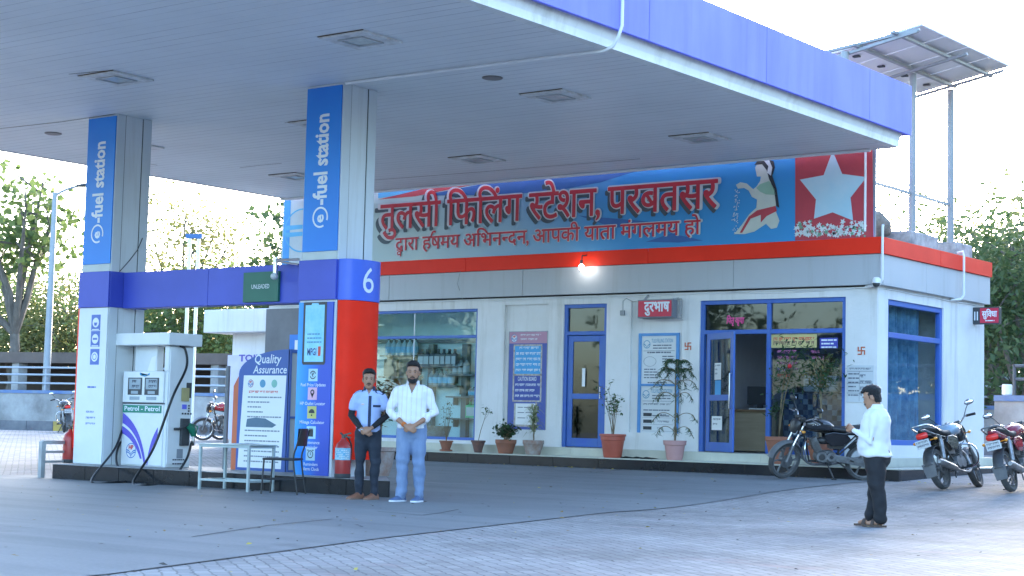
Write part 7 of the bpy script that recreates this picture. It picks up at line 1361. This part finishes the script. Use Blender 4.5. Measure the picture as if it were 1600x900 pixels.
def legs(mb, hipz, hw, knee, ank, r, floor=.06, y0=0):
    for sx, (kx, ky), (ax, ay) in ((-1, knee[0], ank[0]), (1, knee[1], ank[1])):
        limb(mb, [(sx*hw, y0, hipz), (sx*hw*.6+kx*.4, y0*.6+ky*.4, hipz*.78), (kx, ky, hipz*.55), (kx*.5+ax*.5, ky*.5+ay*.5+.012, hipz*.34), (ax, ay, floor+.03)], r, 18)
def standing(label, loc, yaw, H, kind, group='people standing on the forecourt'):
    o = thing('person', label, 'person', loc, (0, 0, yaw), group); k = H/1.74; sk = SKIN if kind != 3 else SKIN2
    S_ = lambda p: V(p)*k
    if kind == 2: wst = (V((.055, -.215, .955)), V((-.06, -.225, .945))); elb = (V((.275, .0, 1.12)), V((-.275, .0, 1.12))); sh = .195; hc = V((0, -.035, 1.615)); Rm = M.Rotation(.08, 3, 'X')
    elif kind == 1: wst = (V((.05, -.20, .955)), V((-.075, -.20, .935))); elb = (V((.255, .0, 1.13)), V((-.235, .01, 1.12))); sh = .175; hc = V((-.01, -.03, 1.605)); Rm = M.Rotation(.05, 3, 'X') @ M.Rotation(.06, 3, 'Z')
    else: wst = (V((.06, -.275, 1.19)), V((-.045, -.27, 1.18))); elb = (V((.21, -.03, 1.06)), V((-.20, -.03, 1.06))); sh = .18; hc = V((0, -.055, 1.60)); Rm = M.Rotation(.28, 3, 'X')
    wst = [S_(p) for p in wst]; elb = [S_(p) for p in elb]; hc = S_(hc); shp = [S_((sh, .0, 1.425)), S_((-sh, .0, 1.425))]
    # body: one continuous surface
    mb = MB(); hs = 1.0*k if kind != 3 else 1.02*k*1.06; head_mesh(mb, hc, Rm, hs)
    ring_loft(mb, [(z*k, 0, y, rx*k, ry*k) for z, y, rx, ry in ((.86, 0, .14, .10), (1.0, 0, .14, .095), (1.25, .005, .15, .10), (1.38, .005, .13, .085), (1.45, .0, .07, .06), (1.50, -.008, .055, .055))])
    for i, sx in ((0, 1), (1, -1)):
        q_ = V((shp[i].x*.93, 0, shp[i].z-.062*k)); limb(mb, [q_, q_.lerp(elb[i], .5), elb[i]], [.036*k, .040*k, (.035 if kind != 3 else .024)*k], 12); d = (wst[i]-elb[i]).normalized(); limb(mb, [elb[i], elb[i].lerp(wst[i], .35)+V((0, .004, -.004)), wst[i]], [(.037 if kind != 3 else .024)*k, (.039 if kind != 3 else .026)*k, .026*k], 12)
        if kind == 3: hand(mb, wst[i]+d*.01, V((-.45*sx, -.65, .45)), V((sx*.8, -.3, .3)), -sx, 1.0*k, .55)
        else: hand(mb, wst[i]+d*.012, V((-sx*.95, -.12 if i else -.20, -.42)), V((sx*-.1, -1, .25)), -sx if False else sx, .98*k, .45)
    kn = ((-.10*k, -.01), (.10*k, -.01)); an = ((-.115*k, .02), (.115*k, .02)) if kind == 2 else ((-.10*k, .02), (.10*k, .02))
    if kind == 3: kn = ((-.085*k, -.005), (.09*k, .02)); an = ((-.085*k, -.05), (.085*k, .06))
    legs(mb, .90*k, .085*k, kn, an, [.075*k, .07*k, .048*k, .046*k, .034*k], .07)
    for i_, (ax, ay) in enumerate(an if kind == 3 else ()):
        R_ = M.Rotation((-.1, .1)[i_], 3, 'Z'); limb(mb, [V((ax, ay, 0))+R_ @ V(p) for p in ((0, .02, .058), (0, -.05, .048), (0, -.13, .036))], [.034, .036, .022], 10)
    remesh(mb, 'body', sk, o, .0075, 2)
    face(o, None, hc, Rm, hs, True, kind == 2); hair(o, hc, Rm, hs, kind == 2, {1: 1, 2: 1, 3: 2}[kind])
    # trousers
    mb = MB(); tr = {1: [.098, .092, .070, .062, .055], 2: [.108, .102, .080, .074, .062], 3: [.128, .122, .098, .09, .082]}[kind]
    legs(mb, .90*k, .082*k, kn, an, [r*k for r in tr], .055 if kind != 3 else .06)
    wz = {1: .985, 2: .985, 3: 1.0}[kind]; wx = {1: .150, 2: .172, 3: .19}[kind]; wy = {1: .105, 2: .125, 3: .150}[kind]
    ring_loft(mb, [(.68*k, 0, .005, wx*k*.5, wy*k*.45), (.74*k, 0, .01, wx*k*.8, wy*k*.8), (.80*k, 0, .01, wx*k*.95, wy*k), (.88*k, 0, .012, wx*k*1.04, wy*k*1.08), (wz*k, 0, 0, wx*k, wy*k)], 22, 2.4)
    tm = {1: mat('trouser_navy', (.022, .028, .042), .85, var=.2, scale=8), 2: mat('denim', (.24, .31, .45), .85, c2=(.12, .18, .30), scale=3.2, bump=.3, bscale=160, stretch=(1, 1, .35)), 3: mat('trouser_black', (.013, .013, .016), .8, var=.2, scale=8)}[kind]
    fz = folds(.016, 9, kind, .9); kneez = hipk = .5*k
    remesh(mb, 'trousers', tm, o, .009, 4, lambda co, n: fz(co, n)*(1.0+.9*math.exp(-((co.z-.48*k)/.10)**2)+1.2*math.exp(-((co.z-.13)/.08)**2)))
    # shirt
    mb = MB(); hem = {1: .90, 2: .915, 3: .87}[kind]; hx = {1: .162, 2: .185, 3: .22}[kind]; hy = {1: .118, 2: .138, 3: .195}[kind]; bl_ = {1: 0, 2: -.01, 3: -.028}[kind]
    ring_loft(mb, [(z*k, 0, y, rx*k, ry*k) for z, y, rx, ry in ((hem, 0, hx, hy), (hem+.05, bl_*.8, hx, hy), (1.05, bl_, hx*.97, hy), (1.20, bl_*.5, hx*1.0, hy*.97), (1.30, .0, hx*1.02, hy*.94), (1.37, .004, hx*.95, hy*.82), (1.42, .006, hx*.74, hy*.66), (1.455, .006, hx*.5, hy*.54), (1.48, .004, .072, .070))], 24, 2.4)
    if kind == 1: sl = .52
    elif kind == 2: sl = 1.42
    else: sl = 1.93
    for i in (0, 1):
        s0 = V((shp[i].x*.62, .004, shp[i].z-.008)); s1 = V((shp[i].x*.97, 0, shp[i].z-.050*k))
        path = [s0, s1, s1.lerp(elb[i], .45)]; R_ = [.052*k, .066*k, .064*k]
        if sl < 1: path[2] = s1.lerp(elb[i], sl); R_ = [.052*k, .066*k, .072*k]
        else: path += [elb[i], elb[i].lerp(wst[i], sl-1)]; R_ += [.058*k, .050*k if kind == 2 else .038*k]
        limb(mb, path, R_, 16)
    smat = {1: mat('uniform_blue', (.38, .47, .72), .8, var=.07, scale=6), 2: None, 3: mat('shirt_white', (.68, .68, .69), .8, var=.05, scale=6)}[kind]
    if kind == 2:
        smat = mat('shirt_striped', (.72, .71, .72), .8, var=.04, scale=6); n = smat.node_tree; tc = n.nodes.new('ShaderNodeTexCoord'); wv = n.nodes.new('ShaderNodeTexWave'); wv.bands_direction = 'X'; wv.inputs['Scale'].default_value = 5.2; wv.inputs['Distortion'].default_value = .6; n.links.new(tc.outputs['Object'], wv.inputs[0]); r = n.nodes.new('ShaderNodeValToRGB'); r.color_ramp.elements[0].position = .0; r.color_ramp.elements[0].color = (.90, .82, .84, 1); r.color_ramp.elements[1].position = .22; r.color_ramp.elements[1].color = (1, 1, 1, 1); n.links.new(wv.outputs[0], r.inputs[0])
        b = n.nodes['Principled BSDF']; old = b.inputs['Base Color'].links[0].from_socket; x = n.nodes.new('ShaderNodeMix'); x.data_type = 'RGBA'; x.blend_type = 'MULTIPLY'; x.inputs[0].default_value = 1; n.links.new(old, x.inputs[6]); n.links.new(r.outputs[0], x.inputs[7]); n.links.new(x.outputs[2], b.inputs['Base Color'])
    fs_ = folds(.019, 9, kind+5, .5); sh_ = remesh(mb, 'shirt', smat, o, .009, 4, lambda co, n: fs_(co, n)*(.7+1.0*math.exp(-((co.z-.98*k)/.10)**2)+.8*min(1, abs(co.x)/.25)))
    bm = bmesh.new(); bm.from_mesh(sh_.data); vz = {1: 1.395, 2: 1.345, 3: 1.41}[kind]*k   # open neck
    bmesh.ops.delete(bm, geom=[f for f in bm.faces if f.calc_center_median().y < -.01 and f.calc_center_median().z > vz and abs(f.calc_center_median().x+.002) < (f.calc_center_median().z-vz)*.42], context='FACES'); bm.to_mesh(sh_.data); bm.free()
    fy = lambda z: -hy*k*(1.0 if z < 1.3*k else .86 if z < 1.4*k else .62)+bl_*k*(1 if z < 1.1*k else .4)
    CLR = {1: mat('uniform_navy', (.025, .035, .075), .8, var=.1), 2: smat, 3: smat}[kind]
    # collar
    mb = MB(); n_ = 18
    for i in range(n_):
        a0, a1 = RAD(-52+284*i/n_), RAD(-52+284*(i+1)/n_); pt = lambda a, r, z: V((r*k*1.02*cos(a), .004+r*k*sin(a), z*k)); mb.add([pt(a0, .078, 1.455), pt(a1, .078, 1.455), pt(a1, .070, 1.515), pt(a0, .070, 1.515), pt(a0, .088, 1.455), pt(a1, .088, 1.455), pt(a1, .076, 1.512), pt(a0, .076, 1.512)], [(0, 1, 2, 3), (7, 6, 5, 4), (3, 2, 6, 7), (0, 4, 5, 1)])
    mb.build('collar', CLR, sh_, smooth=60, world=False)
    def surf(x, z):   # shirt surface point towards the front, by ray
        hit, loc_, nn, _ = sh_.ray_cast(V((x, -.6, z)), V((0, 1, 0))); return loc_ if hit else V((x, fy(z), z))
    if kind == 1:
        mb = MB(); zz = [k*(.925+.02*i) for i in range(24)]
        for z0, z1 in zip(zz, zz[1:]): mb.add([surf(x, z)+V((0, -.004, 0)) for z in (z0, z1) for x in (-.004, .034)], [(0, 1, 3, 2)])
        mb.build('placket', CLR, sh_, smooth=60, world=False); mb = MB()
        for i in range(6):
            a, b = .055+.016*i, .055+.016*(i+1); mb.add([surf(x, z)+V((0, -.005, 0)) for z in (1.235*k, 1.265*k) for x in (a, b)], [(0, 1, 3, 2)])
        mb.build('pocket_flap', CLR, sh_, smooth=60, world=False)
        for sx in (-1, 1):
            mb = MB()
            for i in range(6):
                A_ = [];
                for y in (-.05, -.02, .01, .04):
                    for q in (i, i+1):
                        xx = sx*(.075+.019*q); hit, l_, nn, _ = sh_.ray_cast(V((xx, y, 1.9)), V((0, 0, -1))); A_.append((l_ if hit else V((xx, y, 1.4*k)))+V((0, 0, .004)))
                mb.add(A_, [(0, 1, 3, 2), (2, 3, 5, 4), (4, 5, 7, 6)])
            mb.build('shoulder_yoke', CLR, sh_, smooth=60, world=False)
        mb = MB(); hplog = surf(-.075, 1.27*k); mb.ell(hplog+V((0, -.004, 0)), (.022, .003, .014), 10, 6); mb.build('badge', mat('badge_print', (.62, .5, .45), .6), sh_, world=False, smooth=60)
        slv = mat('sleeve_black', (.01, .01, .012), .8)
        for i in (0, 1): mb = MB(); limb(mb, [shp[i].lerp(elb[i], .45), elb[i], elb[i].lerp(wst[i], .45), elb[i].lerp(wst[i], .88)], [.051*k, .046*k, .044*k, .034*k], 14); remesh(mb, 'arm_sleeve', slv, o, .007, 2)
        mb = MB(); mb.torus(wst[1], .03, .006, 'z', 14, 6); mb.build('bracelet', CHM, o, smooth=60, world=False)
    else:
        mb = MB(); zz = [k*((hem+.02)+.02*i) for i in range(21 if kind == 2 else 26)]
        for z0, z1 in zip(zz, zz[1:]): mb.add([surf(x, z)+V((0, -.0025, 0)) for z in (z0, z1) for x in (-.012, .022)], [(0, 1, 3, 2)])
        mb.build('placket', smat, sh_, smooth=60, world=False)
        mb = MB()
        for i in range(6): mb.ell(surf(.004, k*(hem+.06+.085*i))+V((0, -.004, 0)), (.006, .003, .006), 8, 5)
        mb.build('button', PVC, sh_, smooth=60, world=False)
    if kind == 2:
        mb = MB(); dd = (wst[1]-elb[1]).normalized(); mb.tube([wst[1]-dd*.03, wst[1]-dd*.012], .031, 12); mb.tube([wst[1]-dd*.05, wst[1]-dd*.038], .033, 12); mb.build('thread_bracelet', mat('thread_orange', (.65, .16, .02), .8), o, smooth=60, world=False)
        for i in (0, 1): dd = (wst[i]-elb[i]); c = elb[i]+dd*.42; mb = MB(); dn = dd.normalized(); mb.tube([c-dn*.028, c-dn*.01, c+dn*.012, c+dn*.024], [.050, .056, .054, .047], 16); mb.build('rolled_cuff', smat, sh_, smooth=60, world=False)
    sc_ = {1: (mat('shoe_brown', (.24, .10, .055), .6, var=.2, scale=9), mat('sole_tan', (.22, .13, .09), .7)), 2: (mat('shoe_blue', (.09, .14, .26), .7, var=.2, scale=30), mat('sole_white', (.7, .71, .72), .6)), 3: (None, mat('sandal_brown', (.08, .05, .035), .7))}[kind]
    for i, (ax, ay) in enumerate(an):
        yw = {1: (-.75, -.55), 2: (-.62, -.35), 3: (-.1, .1)}[kind][i]
        if kind != 3: shoe(o, 'shoe', sc_[0], sc_[1], (ax, ay), yw)
        else:
            R_ = M.Rotation(yw, 3, 'Z'); T = lambda p: V((ax, ay, 0))+R_ @ V(p); out = [(.026, .065), (-.026, .065), (-.040, .0), (-.046, -.10), (-.036, -.17), (-.01, -.195), (.018, -.19), (.040, -.16), (.046, -.10), (.040, 0)]; mb = MB(); mb.loft([[T((x, y, z)) for x, y in out] for z in (.002, .022)]); sd_ = mb.build('sandal', sc_[1], o, world=False, smooth=30)
            mb = MB(); mb.tube([T((-.045, -.09, .02)), T((-.03, -.075, .068)), T((0, -.07, .078)), T((.03, -.075, .068)), T((.045, -.09, .02))], [(.005, .02)]*5, 8); mb.tube([T((-.04, -.03, .02)), T((-.034, .0, .09)), T((0, .055, .085)), T((.034, .0, .09)), T((.04, -.03, .02))], [(.004, .010)]*5, 8); mb.build('strap', sc_[1], sd_, world=False, smooth=60)
    return o
def facing(p, extra=0): d = CP-p; return math.atan2(d.x, -d.y)+extra
p1, p2, p3 = at(572, 781), at(640, 784.5), at(1368, 823)
if 1:
    standing('young man in light blue uniform shirt and dark trousers, hands clasped', (p1.x, p1.y, 0), facing(p1, -.05), 1.645, 1)
    standing('bearded man in white striped shirt and light blue jeans, hands clasped in front', (p2.x, p2.y, 0), facing(p2, -.08), 1.735, 2)
    standing('man in plain white shirt and black trousers standing side on at the right, hands raised', (p3.x, p3.y, 0), facing(p3, RAD(-97)), 1.50, 3)
